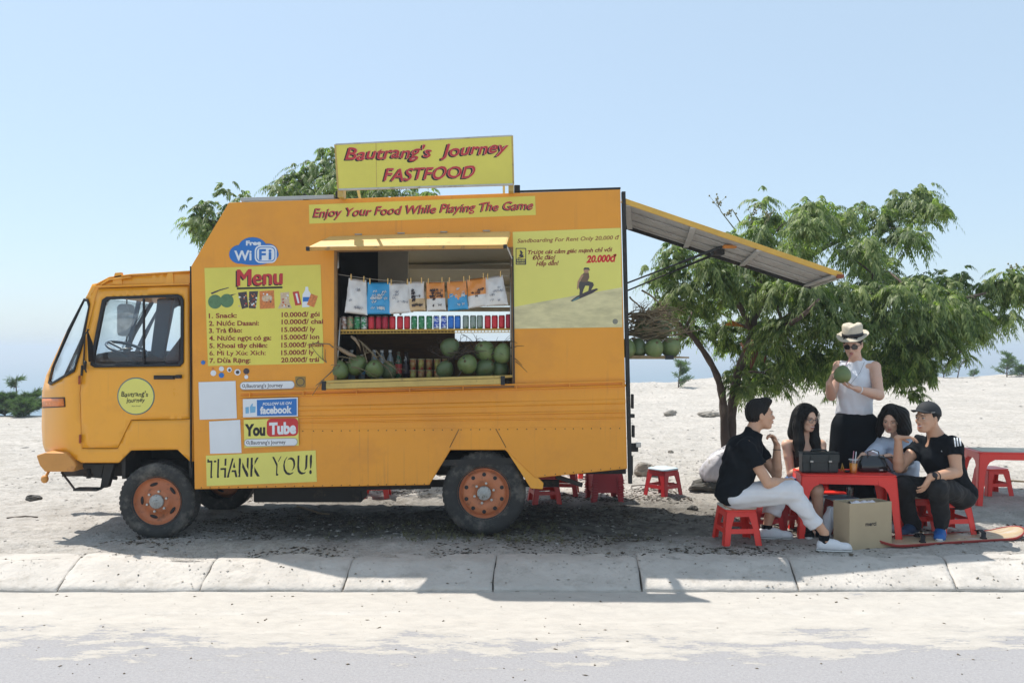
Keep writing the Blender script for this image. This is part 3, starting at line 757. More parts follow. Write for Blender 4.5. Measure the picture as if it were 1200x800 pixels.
# the two white cards (code left off)
c1_ = board('white_card', [(232.6, 447.6), (276, 446.2), (277.6, 490), (234, 491.6)], -.0062, WHT)
c2_ = board('white_card', [(245, 493.6), (281.4, 491.6), (283, 530.4), (246.2, 531.4)], -.0062, WHT)
# like / follow sticker
fb = board('follow_sticker', [(284.6, 467.4), (349, 465.4), (349, 487.6), (284.8, 488.8)], -.0222, WHT)
flat('blue_panel', [(301, 468.4), (347.6, 466.8), (347.8, 486.4), (301.2, 487.2)], -.0228, BLUE, fb, .0005)
th_ = MB(); th_.plate([(287.5, 477), (291.5, 476.4), (291.8, 484), (287.8, 484.4)], [], -.0228, -.0223); th_.plate([(292.6, 476.6), (295.4, 472.6), (296.4, 472.8), (296, 476), (299.6, 476), (299.2, 483), (293.2, 483.8)], [], -.0228, -.0223)
th_.build('thumb_icon', mat('pale_blue', (.18, .42, .62), .5), fb)
lettering('FOLLOW US ON', 307.8, 474.8, 341.8, 473.6, 3.2, -.0233, WHT, fb, .03, .15)
lettering('facebook', 304.8, 484.6, 342, 483.4, 8.4, -.0233, WHT, fb, .045)
yt = board('video_sticker', [(285.5, 491.6), (349.4, 489.4), (350.2, 521.8), (286.4, 524.6)], -.0215, YEL2)
flat('red_panel', rrect(312.6, 490.6, 349.4, 511.6, 5, sk=-.03), -.0222, mat('video_red', (.55, .03, .03), .4), yt, .0006)
lettering('You', 286.8, 510.2, 310.8, 509.4, 13.4, -.0228, BLK, yt, .05)
lettering('Tube', 315.4, 508.4, 347, 507.2, 13.4, -.0228, WHT, yt, .05)
s_ = search(286.8, 513.8, 349.4, 523, -.02)
s_.location.y -= .0185
# thank you
ty = board('thank_you_sticker', [(241.3, 533.5), (369.9, 527.3), (371.3, 564.2), (242.2, 569.3)], -.0075, YEL2)
for s, x0, x1, y0, y1 in (('THANK', 244.5, 306, 557.8, 555.6), ('YOU!', 320.5, 367.5, 555, 552.6)):
    lettering(s, x0 - 1.6, y0 + 1.6, x1 - 1.6, y1 + 1.6, 22.4, -.0081, BLK, ty, .02, .06, spacing=1.05)
    lettering(s, x0 + .3, y0, x1 + .3, y1, 22.4, -.0087, YEL2, ty, -.002, .06, spacing=1.05)
# poster
po = board('poster', [(600.8, 271.8), (727.3, 267), (729.4, 383.4), (602.8, 385.2)], -.003, YEL2)
flat('poster_sand', [(602.4, 359.5), (640, 352.5), (690, 343.5), (729, 336.6), (729.3, 383.2), (602.8, 385)], -.0036, mat('print_sand', (.64, .56, .30), .5, var=.25, vscale=7, stretch=(1, 1, 3)), po, .0004)
lettering('Sandboarding For Rent Only 20,000 đ', 606.2, 284.6, 725.8, 280.4, 4.8, -.0037, DRED, po, .01, .2)
lettering('Trượt cát cảm giác mạnh chỉ với', 618.4, 298.0, 717.6, 294.6, 4.8, -.0037, DRED, po, .03, .25)
lettering('Độc đáo!', 624, 304.4, 651, 303.6, 5.0, -.0037, DRED, po, .03, .25)
lettering('Hấp dẫn!', 628.2, 311.4, 654.8, 310.4, 5.0, -.0037, DRED, po, .03, .25)
lettering('20.000đ', 687, 307.6, 722.6, 306.2, 8.2, -.0037, mat('price_red', (.6, .02, .02), .5), po, .05, .22)
flat('badge', rrect(604.3, 290.6, 616.6, 310.2, .8), -.0037, PDK, po, .0004)
flat('badge_panel', rrect(605.2, 291.6, 615.7, 303.4, .6), -.0041, MATS['sign_yellow'], po, .0003)
bd = MB(); q = -.0045
for poly in ([(609, 293), (611.5, 294), (613, 297), (611, 298), (609.5, 296)], [(609.5, 297), (614, 299), (612, 301.5), (608, 300.5)], [(606.5, 302), (613.5, 300.5), (614.5, 301.2), (607, 303)]): bd.plate(poly, [], q, q + .0003)
lettering('SAND', 605.6, 306.2, 615.2, 306, 1.9, -.0042, YEL2, po, .02); lettering('BOARD', 605.6, 309.2, 615.2, 309, 1.9, -.0042, YEL2, po, .02)
bd.build('badge_figure', PDK, po)
rid = MB()
def rp(poly, mi, d): rid.cur = mi; rid.plate(poly, [], d, d + .0003)
rp([(668.5, 352.4), (676, 347), (690, 340.5), (699, 337.8), (701.2, 339), (694, 343.6), (680, 349.6), (671, 353.4)], 0, -.0041)
rp([(670, 352.4), (680, 346.8), (679, 349), (672, 352.8)], 3, -.0044)
rp([(678.4, 331), (681.5, 328), (688, 329), (694.8, 331), (696, 334), (692, 341), (689, 342), (690.5, 335), (686, 334.6), (683.5, 340), (681.8, 347.4), (678.6, 348.2), (679.4, 340), (677.5, 335)], 1, -.0044)
rp([(684.5, 319.5), (690, 319.5), (690.6, 325), (688, 330.5), (681, 330), (679.4, 327), (682, 322)], 2, -.0047)
rp([(681.6, 321.6), (684, 322.4), (678.8, 331), (677.6, 339), (676, 338.4), (676.8, 330)], 4, -.0050)
rp(circ(687, 317, 3, 12), 4, -.0050); rp([(683.4, 316), (685, 313.4), (690, 313.6), (691.6, 317), (688.5, 315.6)], 1, -.0053)
rid.build('rider_print', [PDK, mat('print_trousers', (.07, .06, .055), .5), mat('print_shirt', (.16, .10, .06), .5), mat('print_teal', (.12, .26, .26), .5), mat('print_skin', (.42, .24, .14), .5)], po)
flat('poster_stamp', circ(721, 376.6, 3.2, 16), -.0041, mat('stamp', (.22, .21, .16), .5), po, .0003)

# --- cab
def ycab(px, py):
    t = np.clip((92 - px) / 44, 0, 1); up = np.clip((430 - py) / 115, 0, 1)
    return float(.035 + .30 * t ** 2.2 + .075 * up)
def CW(px, py, off=0.0):
    y = ycab(px, py); v = W(px, py, y); v.y += off; return v
def cab_plate(name, outer, holes, m, off0=0, off1=.025, parent=None, step=9, bevel=0):
    loops = [outer] + list(holes); vs = []; es = []
    for lp in loops:
        o = len(vs); pts = []
        for i in range(len(lp)):
            a, b_ = lp[i], lp[(i + 1) % len(lp)]; L = math.dist(a, b_); k = max(1, int(L / step))
            for j in range(k): pts.append((a[0] + (b_[0] - a[0]) * j / k, a[1] + (b_[1] - a[1]) * j / k))
        vs += [Vector(p) for p in pts]; es += [(o + i, o + (i + 1) % len(pts)) for i in range(len(pts))]
    def inside(p, lp):
        c = False; j = len(lp) - 1
        for i in range(len(lp)):
            if (lp[i][1] > p[1]) != (lp[j][1] > p[1]) and p[0] < (lp[j][0] - lp[i][0]) * (p[1] - lp[i][1]) / (lp[j][1] - lp[i][1]) + lp[i][0]: c = not c
            j = i
        return c
    x0, x1 = min(p[0] for p in outer), max(p[0] for p in outer); y0, y1 = min(p[1] for p in outer), max(p[1] for p in outer)
    for gx in np.arange(x0 + step / 2, x1, step):
        for gy in np.arange(y0 + step / 2, y1, step):
            p = (gx, gy)
            if inside(p, outer) and not any(inside(p, h) for h in holes) and min(math.dist(p, v) for v in vs[:]) > step * .4: vs.append(Vector(p))
    V, E, F, *_ = delaunay_2d_cdt(vs, es, [], 1 if not holes else 1, 1e-4)
    keep = []
    for f in F:
        c = (sum(V[i][0] for i in f) / len(f), sum(V[i][1] for i in f) / len(f))
        if inside(c, outer) and not any(inside(c, h) for h in holes): keep.append(f)
    A = [CW(v[0], v[1], off0) for v in V]; B = [CW(v[0], v[1], off1) for v in V]; n = len(V)
    cnt = {}
    for f in keep:
        for i in range(len(f)):
            e = (f[i], f[(i + 1) % len(f)]); cnt[e] = cnt.get(e, 0) + 1
    fs = [tuple(f) for f in keep] + [tuple(i + n for i in f[::-1]) for f in keep]
    side = [(b_, a, a + n, b_ + n) for (a, b_) in cnt if (b_, a) not in cnt]
    mb = MB(); mb.add(A + B, fs, True); mb.add([], [])
    mb.f += side; mb.mi += [0] * len(side); mb.sm += [False] * len(side)
    return P(name, mb, m, parent, bevel)
quarter = [(57.5, 447.5), (60.5, 449.5), (87.2, 434), (96.5, 402), (104.8, 358), (103, 351.6), (98.5, 351), (80, 388), (62, 430)]
side_out = [(227.5, 540.5), (227.5, 318.5), (150, 324), (124, 329.5), (108, 333), (102.5, 345), (78, 388), (54, 440), (49.5, 458), (48.8, 500), (50, 520), (53, 529), (78, 533), (96, 542), (139, 542), (153, 527.5), (208, 526.5), (222, 540)]
door = [(115, 337.5), (222, 334), (224, 491), (154, 492.5), (138, 525.5), (96, 525.5), (93.5, 460), (103, 385)]
win = [(126, 348.5), (208, 345.5), (212.5, 347.5), (215, 352), (214.8, 424), (211, 428.4), (112, 429.8), (107.5, 427), (107.8, 420), (121, 352)]
dwin = [(127, 350.5), (207.5, 347.6), (213, 352), (212.8, 423.6), (210, 426.4), (112, 427.6), (109.8, 424), (123, 354)]
def inset(poly, k):
    cx = sum(p[0] for p in poly) / len(poly); cy = sum(p[1] for p in poly) / len(poly)
    return [(cx + (x - cx) * (1 - k / max(1, math.hypot(x - cx, y - cy))), cy + (y - cy) * (1 - k / max(1, math.hypot(x - cx, y - cy)))) for x, y in poly]
cab_plate('cab_side', side_out, [quarter, door], CABO, step=8)
dr = cab_plate('door', inset(door, .9), [win], CABO, -.004, .03, step=8)
cab_plate('door_shut_line', door, [inset(door, 1.4)], mat('shut_line', (.16, .035, .01), .7), .012, .02, step=8)
def ring(name, poly, k, m, off0, off1, par): return cab_plate(name, [((x), (y)) for x, y in poly], [inset(poly, k)], m, off0, off1, par, step=8)
g_ = ring('window_seal', inset(win, -1.0), 4.4, BLACK, -.012, .02, dr)
pane = cab_plate('window_pane', inset(win, 2.6), [], GLASS, .006, .009, dr, step=20)
mb = MB(); mb.beam(CW(168.6, 350, .0), CW(168.6, 426, .0), .014, .02, up=(0, 1, 0)); mb.build('window_bar', BLACK, dr)
ring('quarter_seal', inset(quarter, -1.6), 3.4, BLACK, -.012, .02, truck)
cab_plate('quarter_glass', inset(quarter, 1.2), [], GLASS, .006, .009, step=12)
mb = MB(); q = CW(193, 442, -.02); mb.box(q, (.165, .02, .022)); q2 = CW(211, 441, -.03); mb.box(q2, (.05, .03, .03)); mb.build('handle', BLACK, dr, bevel=.005)
mb = MB(); mb.box(CW(193, 442, -.006), (.18, .006, .034)); mb.build('handle_recess', DARKIN, dr, bevel=.002)
for py in (445, 514):
    mb = MB(); q = CW(93.6 if py < 500 else 94.3, py, -.008); mb.tube([q - Vector((0, 0, .035)), q + Vector((0, 0, .035))], .009); mb.build('hinge', mat('hinge_red', (.35, .07, .02), .6), dr)
ds = cab_plate('door_sticker', circ(159.7, 464, 21.9, 32), [], mat('sticker_rim', (.16, .24, .22), .5), -.0065, -.0045, dr, step=30)
ds.name = 'door_sticker'
def on_door(px, py, dep): return None
mb = MB(); cc = [CW(px, py, -.0072) for px, py in circ(159.7, 464, 20.6, 32)]
mb.add(cc, [tuple(range(32))]); mb.build('sticker_face', YEL2, dr, fixn=False)
def cabmap(off):
    def f(p):
        y = ycab(160, 464); k = (CAMD + y) / CAMD; return (p[0] * k, y + off, CAMZ + (p[2] - CAMZ) * k)
    return f
for s, x0, x1, yb, h in (("Bautrang's", 142.5, 174, 464.6, 5.8), ('journey', 148.5, 170.4, 471.4, 5.4)):
    lettering(s, x0, yb, x1, yb - .8, h, 0, BLK, dr, .015, .12, .10, mapf=cabmap(-.0085))
lettering('fast food', 155, 476.2, 165, 476, 1.5, 0, BLK, dr, 0, mapf=cabmap(-.0085))
# cab shell: everything behind the near skin, swept across
CY1 = 1.60
def prism_px(pts, y0, y1, m, name, parent=None, bevel=0, off=0):
    A = [W(px, py, .03) for px, py in pts]
    a = [Vector((p.x, y0, p.z)) for p in A]; b_ = [Vector((p.x, y1, p.z)) for p in A]
    mb = MB(); mb.hexa(a, b_); return P(name, mb, m, parent, bevel)
def sheet(path, ys, m, name, yf=None, th=.012, parent=None, smooth=True):
    """curved skin following a photo outline, swept over depth; yf gives the inward pull near the sides"""
    A = [W(px, py, .03) for px, py in path]; n = len(ys); vs = []
    for p in A:
        for k, y in enumerate(ys):
            e = min(y, CY1 - y); pull = .30 * max(0, 1 - e / .38) ** 2 if yf else 0
            vs.append((p.x + pull, y, p.z))
    fs = [(i * n + k, i * n + k + 1, (i + 1) * n + k + 1, (i + 1) * n + k) for i in range(len(A) - 1) for k in range(n - 1)]
    mb = MB(); mb.add(vs, fs, smooth); o = P(name, mb, m, parent)
    s = o.modifiers.new('thick', 'SOLIDIFY'); s.thickness = th; s.offset = 0
    return o
yss = list(np.linspace(.36, CY1 - .36, 9)); ysa = [.13, .2, .28] + yss + [CY1 - .28, CY1 - .2, CY1 - .13]
sheet([(54, 440), (49.5, 458), (48.8, 500), (50, 520), (53, 529)], ysa, CABO, 'front_panel', True)
sheet([(102.5, 345), (108, 333), (124, 324.5), (150, 321), (222, 317)], [.09, .14, .22, .4, .8, 1.2, 1.4, 1.5, 1.55], CABO, 'cab_roof')
sheet([(54, 440), (78, 388), (102.5, 345)], [.3, .33, .36], BLACK, 'windscreen_pillar', True)
sheet([(54, 440), (78, 388), (102.5, 345)], [CY1 - .36, CY1 - .33, CY1 - .3], BLACK, 'windscreen_pillar', True)
sheet([(55, 438), (78, 388), (101.5, 347)], yss, GLASS, 'windscreen', True, .004)
sheet([(227, 318), (227, 540)], [.06, .8, 1.54], CABO, 'cab_back')
bpy.data.objects['cab_back'].hide_render = False
# raised roof lip with brackets
sheet([(115, 333), (124, 327), (150, 324)], [.075, .09, .12], CABO, 'roof_gutter')
mb = MB(); mb.beam(W(112, 336, .1), W(223, 332.6, .1), .05, .012); P('drip_rail', mb, CABO, bevel=.003)
for x0_, x1_ in ((132.5, 144), (194.5, 204.5)):
    mb = MB(); ya = .09
    mb.plate([(x0_ - 2, 333.6), (x0_ + 2, 319.6), (x1_ - 2.2, 319), (x1_ - .8, 333)], [], ya, ya + .04); P('roof_bracket', mb, CABO, bevel=.004)
mb = MB()
mb.plate([(113, 334.2), (125, 327.2), (150, 323.4), (222, 320.6), (222, 331.5), (118, 335.5)], [], .11, .125); P('roof_side', mb, CABO)
# far side of the cab (seen through the glass)
def far_plate(name, outer, holes, m, y=CY1 - .03, th=.03):
    lp = [[W(px, py, .1) for px, py in q] for q in [outer] + holes]
    lp = [[Vector((p.x, y, p.z)) for p in q] for q in lp]
    mb = MB(); mb.plate_w(lp, th); return P(name, mb, m)
far_plate('far_side', side_out, [win, [(101, 350), (58, 443), (62, 449), (97, 440), (101, 420), (115, 350)]], mat('cab_inside', (.085, .10, .13), .7, var=.1))
lp = [Vector((p.x, CY1 - .01, p.z)) for p in [W(a, b_, .1) for a, b_ in win]]
mb = MB(); mb.add(lp, [tuple(range(len(lp)))]); P('far_window_pane', mb, GLASS)
mb = MB(); q = W(168, 350, .1); mb.box((q.x, CY1 - .02, 2.0), (.03, .03, .6)); P('far_window_bar', mb, BLACK)
# back window pillars seen through the cab, seat belts
INB = MATS['cab_inside']
mb = MB(); mb.beam(W(163, 352, 1.2), W(150, 412, 1.2), .035, .03, up=(0, 1, 0)); P('grab_pillar', mb, INB)
mb = MB(); mb.hexa([W(184, 350, .75), W(202, 349, .75), W(192, 421, .75), W(175, 421, .75)], [W(184, 350, .75) + Vector((0, .04, 0)), W(202, 349, .75) + Vector((0, .04, 0)), W(192, 421, .75) + Vector((0, .04, 0)), W(175, 421, .75) + Vector((0, .04, 0))]); P('seat_back', mb, INB, bevel=.01)
mb = MB(); mb.hexa([W(218, 385, .5), W(218, 430, .5), W(192, 430, .5), W(193, 418, .5)], [p + Vector((0, .4, 0)) for p in (W(218, 385, .5), W(218, 430, .5), W(192, 430, .5), W(193, 418, .5))]); P('driver_seat', mb, mat('seat_vinyl', (.10, .06, .06), .6), bevel=.02)
prism_px([(62, 440), (86, 418), (128, 411), (150, 424), (150, 470), (60, 470)], .2, 1.4, mat('dashboard', (.03, .035, .04), .7), 'dashboard', bevel=.02)
# steering wheel: hoop, two spokes, hub and column
sw = bpy.data.objects
cW = W(149, 409, .42); nrm = Vector((-.45, -.12, -1)).normalized(); u_ = nrm.orthogonal().normalized(); v_ = nrm.cross(u_)
cW = W(149, 409, .48)
axisx = (W(172, 417, .48) - W(127, 400, .48)).normalized(); axisy = Vector((.05, 1, .12)).normalized()
pts = [cW + axisx * .175 * math.cos(2 * PI * i / 28) + axisy * .175 * math.sin(2 * PI * i / 28) + Vector((0, 0, .03 * 0)) for i in range(29)]
sw = P('steering_wheel', MB().tube(pts, .013, 8, cap=False), mat('wheel_rim_plastic', (.03, .05, .08), .35))
mb = MB(); mb.tube([cW - axisx * .17, cW + Vector((0, 0, -.02)), cW + axisx * .17], .012, 6); mb.tube([cW, cW + Vector((-.10, 0, -.25))], .02, 8); mb.build('steering_column', MATS['wheel_rim_plastic'], sw)
mb = MB(); mb.lathe([(.045, .012), (.05, 0), (.0, -.02)], cW, 'z', 14); mb.build('hub', STEEL, sw)
# mirrors
fm = W(147.5, 375, 1.75)
mb = MB(); mb.plate([(a, b_) for a, b_ in rrect(139, 352, 156.5, 394, 5)], [], 0, .02)
A_ = np.array(mb.v); cen = A_.mean(0); A_ = (A_ - cen) * np.array([.17 / .125 * 1.0, 1.6, 1.12]) + np.array(fm); mb.v = [tuple(a) for a in A_]
P('far_mirror', mb, mat('mirror_shell', (.30, .32, .33), .3, var=.25, vscale=9), bevel=.004)
mb = MB(); mb.tube([fm + Vector((.0, .02, .22)), fm + Vector((-.0, .02, -.3)), fm + Vector((-.25, -.1, -.36))], .008); P('far_mirror_arm', mb, BLACK)
nm = W(104, 398, -.08)
mb = MB(); mb.hexa([W(101.5, 384, -.12), W(108.5, 402, -.05), W(110.5, 424, -.05), W(103.5, 424, -.12)], [p + Vector((-.012, .03, 0)) for p in (W(101.5, 384, -.12), W(108.5, 402, -.05), W(110.5, 424, -.05), W(103.5, 424, -.12))])
mi_ = P('wing_mirror', mb, BLACK, bevel=.006)
mb = MB(); mb.tube([W(104, 386, -.1), W(99.5, 392, .02), W(98, 425, .03), W(101, 436, -.02)], .006); mb.build('mirror_arm', BLACK, mi_)
mb = MB(); mb.tube([W(100, 424, -.06), W(99, 432, .02)], .012); mb.tube([W(96.5, 428, .03), W(95.6, 440, .03)], .010); mb.build('mirror_mount', BLACK, mi_)
# indicator, bumper, step
ind = cab_plate('indicator_lamp', [(50, 467), (75, 466.4), (75.8, 475.4), (50.2, 476.6)], [], mat('amber_lens', (.72, .20, .035), .25, var=.15, vscale=30), -.012, .0, step=8)
cab_plate('lamp_bezel', [(49.6, 465.8), (76, 465.2), (76.8, 476.6), (49.8, 478)], [], BLACK, -.004, .002, ind, step=8)
BUMP = mat('bumper_paint', (.60, .27, .06), .5, var=.1, vscale=6, stain=(.42, .17, .05), stainscale=6)
mb = MB(); sec = [(42, 533.5), (53, 530), (77, 530.2), (86, 540), (89, 546), (86, 552.6), (52, 552.6), (46, 545)]
mb.hexa([W(px, py, .0) + Vector((0, .0, 0)) for px, py in sec], [Vector((W(px, py, 0).x + .0, CY1, W(px, py, 0).z)) for px, py in sec]); P('bumper', mb, BUMP, bevel=.012, bseg=3)
mb = MB(); mb.ell(W(52.5, 561, .06), (.03, .03, .035)); mb.tube([W(53, 560, .06), W(57, 552, .08)], .012); P('tow_eye', mb, BUMP)
mb = MB(); mb.tube([W(72, 553, .1), W(80, 563, .08), W(86, 571, .06), (W(88, 573, .05)), W(115, 573.4, .05), W(122, 570, .06)], .009, 8); P('step_bar', mb, CHAS)
mb = MB(); mb.beam(W(89, 572.6, .05), W(117, 572.8, .05), .10, .02); P('step_tread', mb, CHAS, bevel=.004)
for pl in ([(95, 543), (122, 543), (118, 560), (110, 559), (106, 548), (98, 550)], [(122, 543), (134, 543), (126, 571), (117, 572)]):
    mb = MB(); mb.plate(pl, [], .12, .18); P('suspension_bracket', mb, CHAS, bevel=.006)
mb = MB(); mb.tube([W(98, 556, .2), W(137, 560, .2)], .016); mb.tube([W(104, 549, .2), W(104, 560, .2)], .02); P('drag_link', mb, CHAS)
for y in (.34, 1.26):
    q = Vector((W(48.8, 500, .03).x + .035, y, W(48.8, 500, .03).z)); mb = MB(); mb.lathe([(.10, .05), (.10, -.035), (.085, -.05), (.04, -.062), (.0, -.065)], q, 'x', 24); hl_ = P('headlamp', mb, mat('lamp_glass', (.5, .52, .52), .12, var=.2)); mb = MB(); mb.lathe([(.112, .04), (.115, -.035), (.10, -.04), (.10, .04)], q, 'x', 24, cap=False); mb.build('lamp_rim', STEEL, hl_)
mb = MB()
for k in range(5): mb.box((W(48.8, 500, .03).x - .002, .8, W(48.8, 500, .03).z - .06 + .035 * k), (.03, .66, .014))
P('grille', mb, BLACK)
# chassis, arches, underbody
mb = MB()
for y in (.42, 1.15): mb.beam(W(75, 548, y) , W(733, 545, y) , .07, .14)
P('chassis_rails', mb, CHAS)
mb = MB(); mb.box((W(180, 0, .4).x, .85, .80), (.9, 1.3, .10)); P('cab_floor', mb, CHAS)
def archbox(x0, x1, pyt, name):
    mb = MB(); a, b_ = W(x0, 0, .05).x, W(x1, 0, .05).x; zt = W(0, pyt, .05).z
    mb.box(((a + b_) / 2, .5, zt + .02), (b_ - a, .84, .04)); mb.box((a, .5, zt - .12), (.03, .84, .3)); mb.box((b_, .5, zt - .12), (.03, .84, .3)); mb.box(((a + b_) / 2, .62, zt - .15), (b_ - a, .03, .34))
    P(name, mb, CHAS)
archbox(143, 222, 524, 'wheel_housing'); archbox(505, 628, 524, 'wheel_housing')
mb = MB(); mb.hexa([W(593, 527, .003), W(600, 529, .003), W(637, 566, .003), (W(636, 573, .003)), W(622, 572, .003), W(612, 556, .003)], [p + Vector((0, .05, 0)) for p in (W(593, 527, .003), W(600, 529, .003), W(637, 566, .003), (W(636, 573, .003)), W(622, 572, .003), W(612, 556, .003))]); P('fender_lip', mb, CABO, bevel=.003)
mb = MB(); mb.box((W(365, 0, .5).x, .5, W(0, 577, .5).z), (.95, .30, .12)); P('battery_tray', mb, CHAS, bevel=.01)
mb = MB(); mb.beam(W(300, 574, .3), W(505, 570, .3), .03, .03); P('side_rail', mb, CHAS)
mb = MB(); mb.beam(W(652, 558, .1), W(682, 568, .12), .05, .035); P('exhaust_stay', mb, CHAS)
for px_, py_, r_ in ((182, 588, .04), (567, 579, .05)):
    a_ = W(px_, py_, 0); mb = MB(); mb.tube([a_ + Vector((0, .1, 0)), a_ + Vector((0, .7, 0)), a_ + Vector((0, .8, 0)), a_ + Vector((0, .9, 0)), a_ + Vector((0, 1.5, 0))], [r_, r_, r_ * 2.6, r_, r_], 12); P('axle', mb, CHAS)
mb = MB(); mb.beam(W(480, 566, .5), W(655, 566, .5), .05, .06); P('leaf_spring', mb, CHAS)

# wheels
def wheel(px, py, y0, rt, rr, kind, sgn=1, yc=None):
    c = W(px, py, 0) if yc is None else Vector(px)
    c = Vector((c.x, y0, c.z)); wd = .19 * sgn
    prof = [(rr - .01, .012), (rr + .012, .0), (rr + .03, -.006), (rt - .05, -.012), (rt - .018, -.002), (rt - .004, .015), (rt, .04), (rt, .15), (rt - .004, .175), (rt - .05, .2), (rr, .19), (rr - .01, .18)]
    w = P('wheel', MB().lathe([(r_, h * sgn) for r_, h in prof], c, 'y', 56, cap=False), TYRE)
    mb = MB()
    for i in range(44):
        a = 2 * PI * i / 44
        for (yy, sk) in ((.045, .05), (.13, -.05)):
            for da in (0,):
                M = Matrix.Rotation(-(a + sk), 3, 'Y'); q = c + M @ Vector((rt - .004, 0, 0)) + Vector((0, yy * sgn, 0))
                mb.box(q, (.012, .06, .028), M)
    o = mb.build('tread_blocks', TYRE, w); o['kind'] = 'stuff'
    rp_ = [(rr + .002, .0), (rr + .004, .006), (rr - .008, .012), (rr - .012, .03), (rr - .02, .045)]
    if kind == 'front':
        rp_ += [(rr - .03, .055), (rr - .045, .062), (.12, .052), (.10, .030), (.085, .02), (.0, .02)]
    else:
        rp_ += [(rr - .03, .05), (rr - .035, .032), (rr - .055, .018), (.09, .012), (.08, .022), (.0, .022)]
    rim = MB().lathe([(r_, h * sgn) for r_, h in rp_], c, 'y', 48, cap=False).build('rim', RIM, w)
    mb = MB(); mb.lathe([(.060, .018 * sgn), (.059, -.004 * sgn), (.050, -.010 * sgn), (.018, -.011 * sgn), (.014, -.018 * sgn), (.0, -.018 * sgn)], c, 'y', 24); mb.build('hub_cap', mat('hub_grey', (.42, .41, .38), .55, var=.3, vscale=30, stain=(.12, .10, .08), stainscale=30, stainlo=.52, stainhi=.62), w)
    for i in range(6 if kind == 'rear' else 6):
        a = 2 * PI * (i + .3) / 6; q = c + Vector((.085 * math.cos(a), .008 * sgn, .085 * math.sin(a)))
        mb = MB(); mb.lathe([(.011, .02 * sgn), (.011, -.006 * sgn), (.0, -.008 * sgn)], q, 'y', 6, smooth=False); mb.build('wheel_nut', STEEL, w)
    nh = 10 if kind == 'rear' else 5
    for i in range(nh):
        a = 2 * PI * (i + .5) / nh
        if kind == 'rear':
            q = c + Vector(((rr - .065) * math.cos(a), .0135 * sgn, (rr - .065) * math.sin(a)))
            mb = MB(); mb.lathe([(.017, .004 * sgn), (.017, 0), (.0, -.0005 * sgn)], q, 'y', 12, smooth=False)
        else:
            M = Matrix.Rotation(-a, 3, 'Y'); q = c + M @ Vector(((rr + .12) / 2 - .022, .055 * sgn, 0))
            mb = MB(); mb.ell(q, (.014, .008, .036), M, 12, 6)
        mb.build('rim_hole', BLACK, w)
    return w
wheel(182, 588, .02, .318, .208, 'front'); wheel(567, 579, .05, .352, .222, 'rear')
wz = W(182, 588).z; wheel(Vector((W(182, 0).x + .12, 1.5, wz)), 0, 1.42, .318, .208, 'front', -1, yc=1)
q = W(567, 579); wheel(Vector((q.x, 1.5, q.z)), 0, 1.48, .352, .222, 'rear', -1, yc=1)

# rear: post, hinges, lamp, tray and lifted door
mb = MB(); mb.beam(W(730.5, 225, .03), W(738.5, 566, .03), .03, .05, up=(0, 1, 0)); P('rear_post', mb, CHAS)
for (x, y, w_, h_, yy) in ((741, 470, .02, .12, .05), (742, 505, .022, .10, .05), (742, 524, .08, .07, .15), (740, 545, .02, .16, .06), (741, 487, .035, .03, .03)):
    mb = MB(); mb.box(W(x, y, yy), (w_, .05, h_)); P('rear_latch', mb, CHAS, bevel=.004)
mb = MB(); mb.box(W(748, 521, .12), (.045, .02, .04)); P('rear_lamp', mb, STEEL, bevel=.004)
mb = MB(); mb.beam(W(733, 418.5, .12), W(788.5, 418.5, .12), .03, .025, up=(0, 1, 0))
mb.box((W(761, 0, .7).x + .02, .75, W(0, 418, .12).z - .006), (.44, 1.3, .012)); P('rear_tray', mb, mat('tray_wood', (.30, .21, .10), .7, var=.3, vscale=20))
mb = MB(); mb.box(W(784.5, 418.6, .1), (.07, .02, .036)); P('tray_cap', mb, BLACK)
# lifted rear door
HL = mat('hatch_edge', (.66, .38, .06), .45, var=.12, vscale=8)
ny0, ny1 = .02, .80
a0, a1 = W(729, 233, ny0), W(987, 321, ny0); b0, b1 = Vector((a0.x, ny1, a0.z)), Vector((a1.x, ny1, a1.z))
dn = Vector((-(a1.z - a0.z), 0, a1.x - a0.x)).normalized() * -.02
b0 = W(733, 262, ny1); b1 = W(952, 333, ny1) 
mb = MB(); mb.hexa([a0, a1, b1, b0], [a0 + dn, a1 + dn, b1 + dn, b0 + dn]); rh = P('rear_hatch', mb, GALV)
mb = MB(); mb.beam(a0 + dn * .6, a1 + dn * .6, .02, .045, up=(0, 0, 1)); mb.build('hatch_edge', HL, rh, bevel=.003)
mb = MB(); mb.beam(a1 + dn, b1 + dn, .03, .03); mb.build('hatch_end', OLIVE, rh, bevel=.003)
mb = MB(); mb.beam(b0 + dn * 1.5, b1 + dn * 1.5, .03, .035); mb.build('hatch_rail', CHAS, rh)
for t in (.03, .33, .63, .97):
    p, q = a0.lerp(a1, t) + dn * 1.8, b0.lerp(b1, t) + dn * 1.8
    mb = MB(); mb.beam(p, q, .05, .016); mb.build('hatch_brace', GALV, rh, bevel=.003)
for s_ in (.33, .66, .9):
    p, q = a0.lerp(b0, s_) + dn * 1.3, a1.lerp(b1, s_) + dn * 1.3
    mb = MB(); mb.beam(p, q, .018, .008); mb.build('hatch_sheet_fold', GALV, rh)
mb = MB(); mb.box(a1 + Vector((-.02, -.005, -.02)), (.06, .03, .03)); mb.build('catch', mat('rust', (.25, .07, .03), .8), rh, bevel=.003)
for (u0, v0, u1, v1, yy, dy) in ((734, 332, 846, 289, .05, .05), (734, 341, 842, 296, .7, .0)):
    mb = MB(); mb.tube([W(u0, v0, yy), W(u1, v1, yy)], .007); mb.tube([W((u0 * .45 + u1 * .55), (v0 * .45 + v1 * .55), yy), W(u1, v1, yy)], .011); mb.build('gas_strut', CHAS, rh)
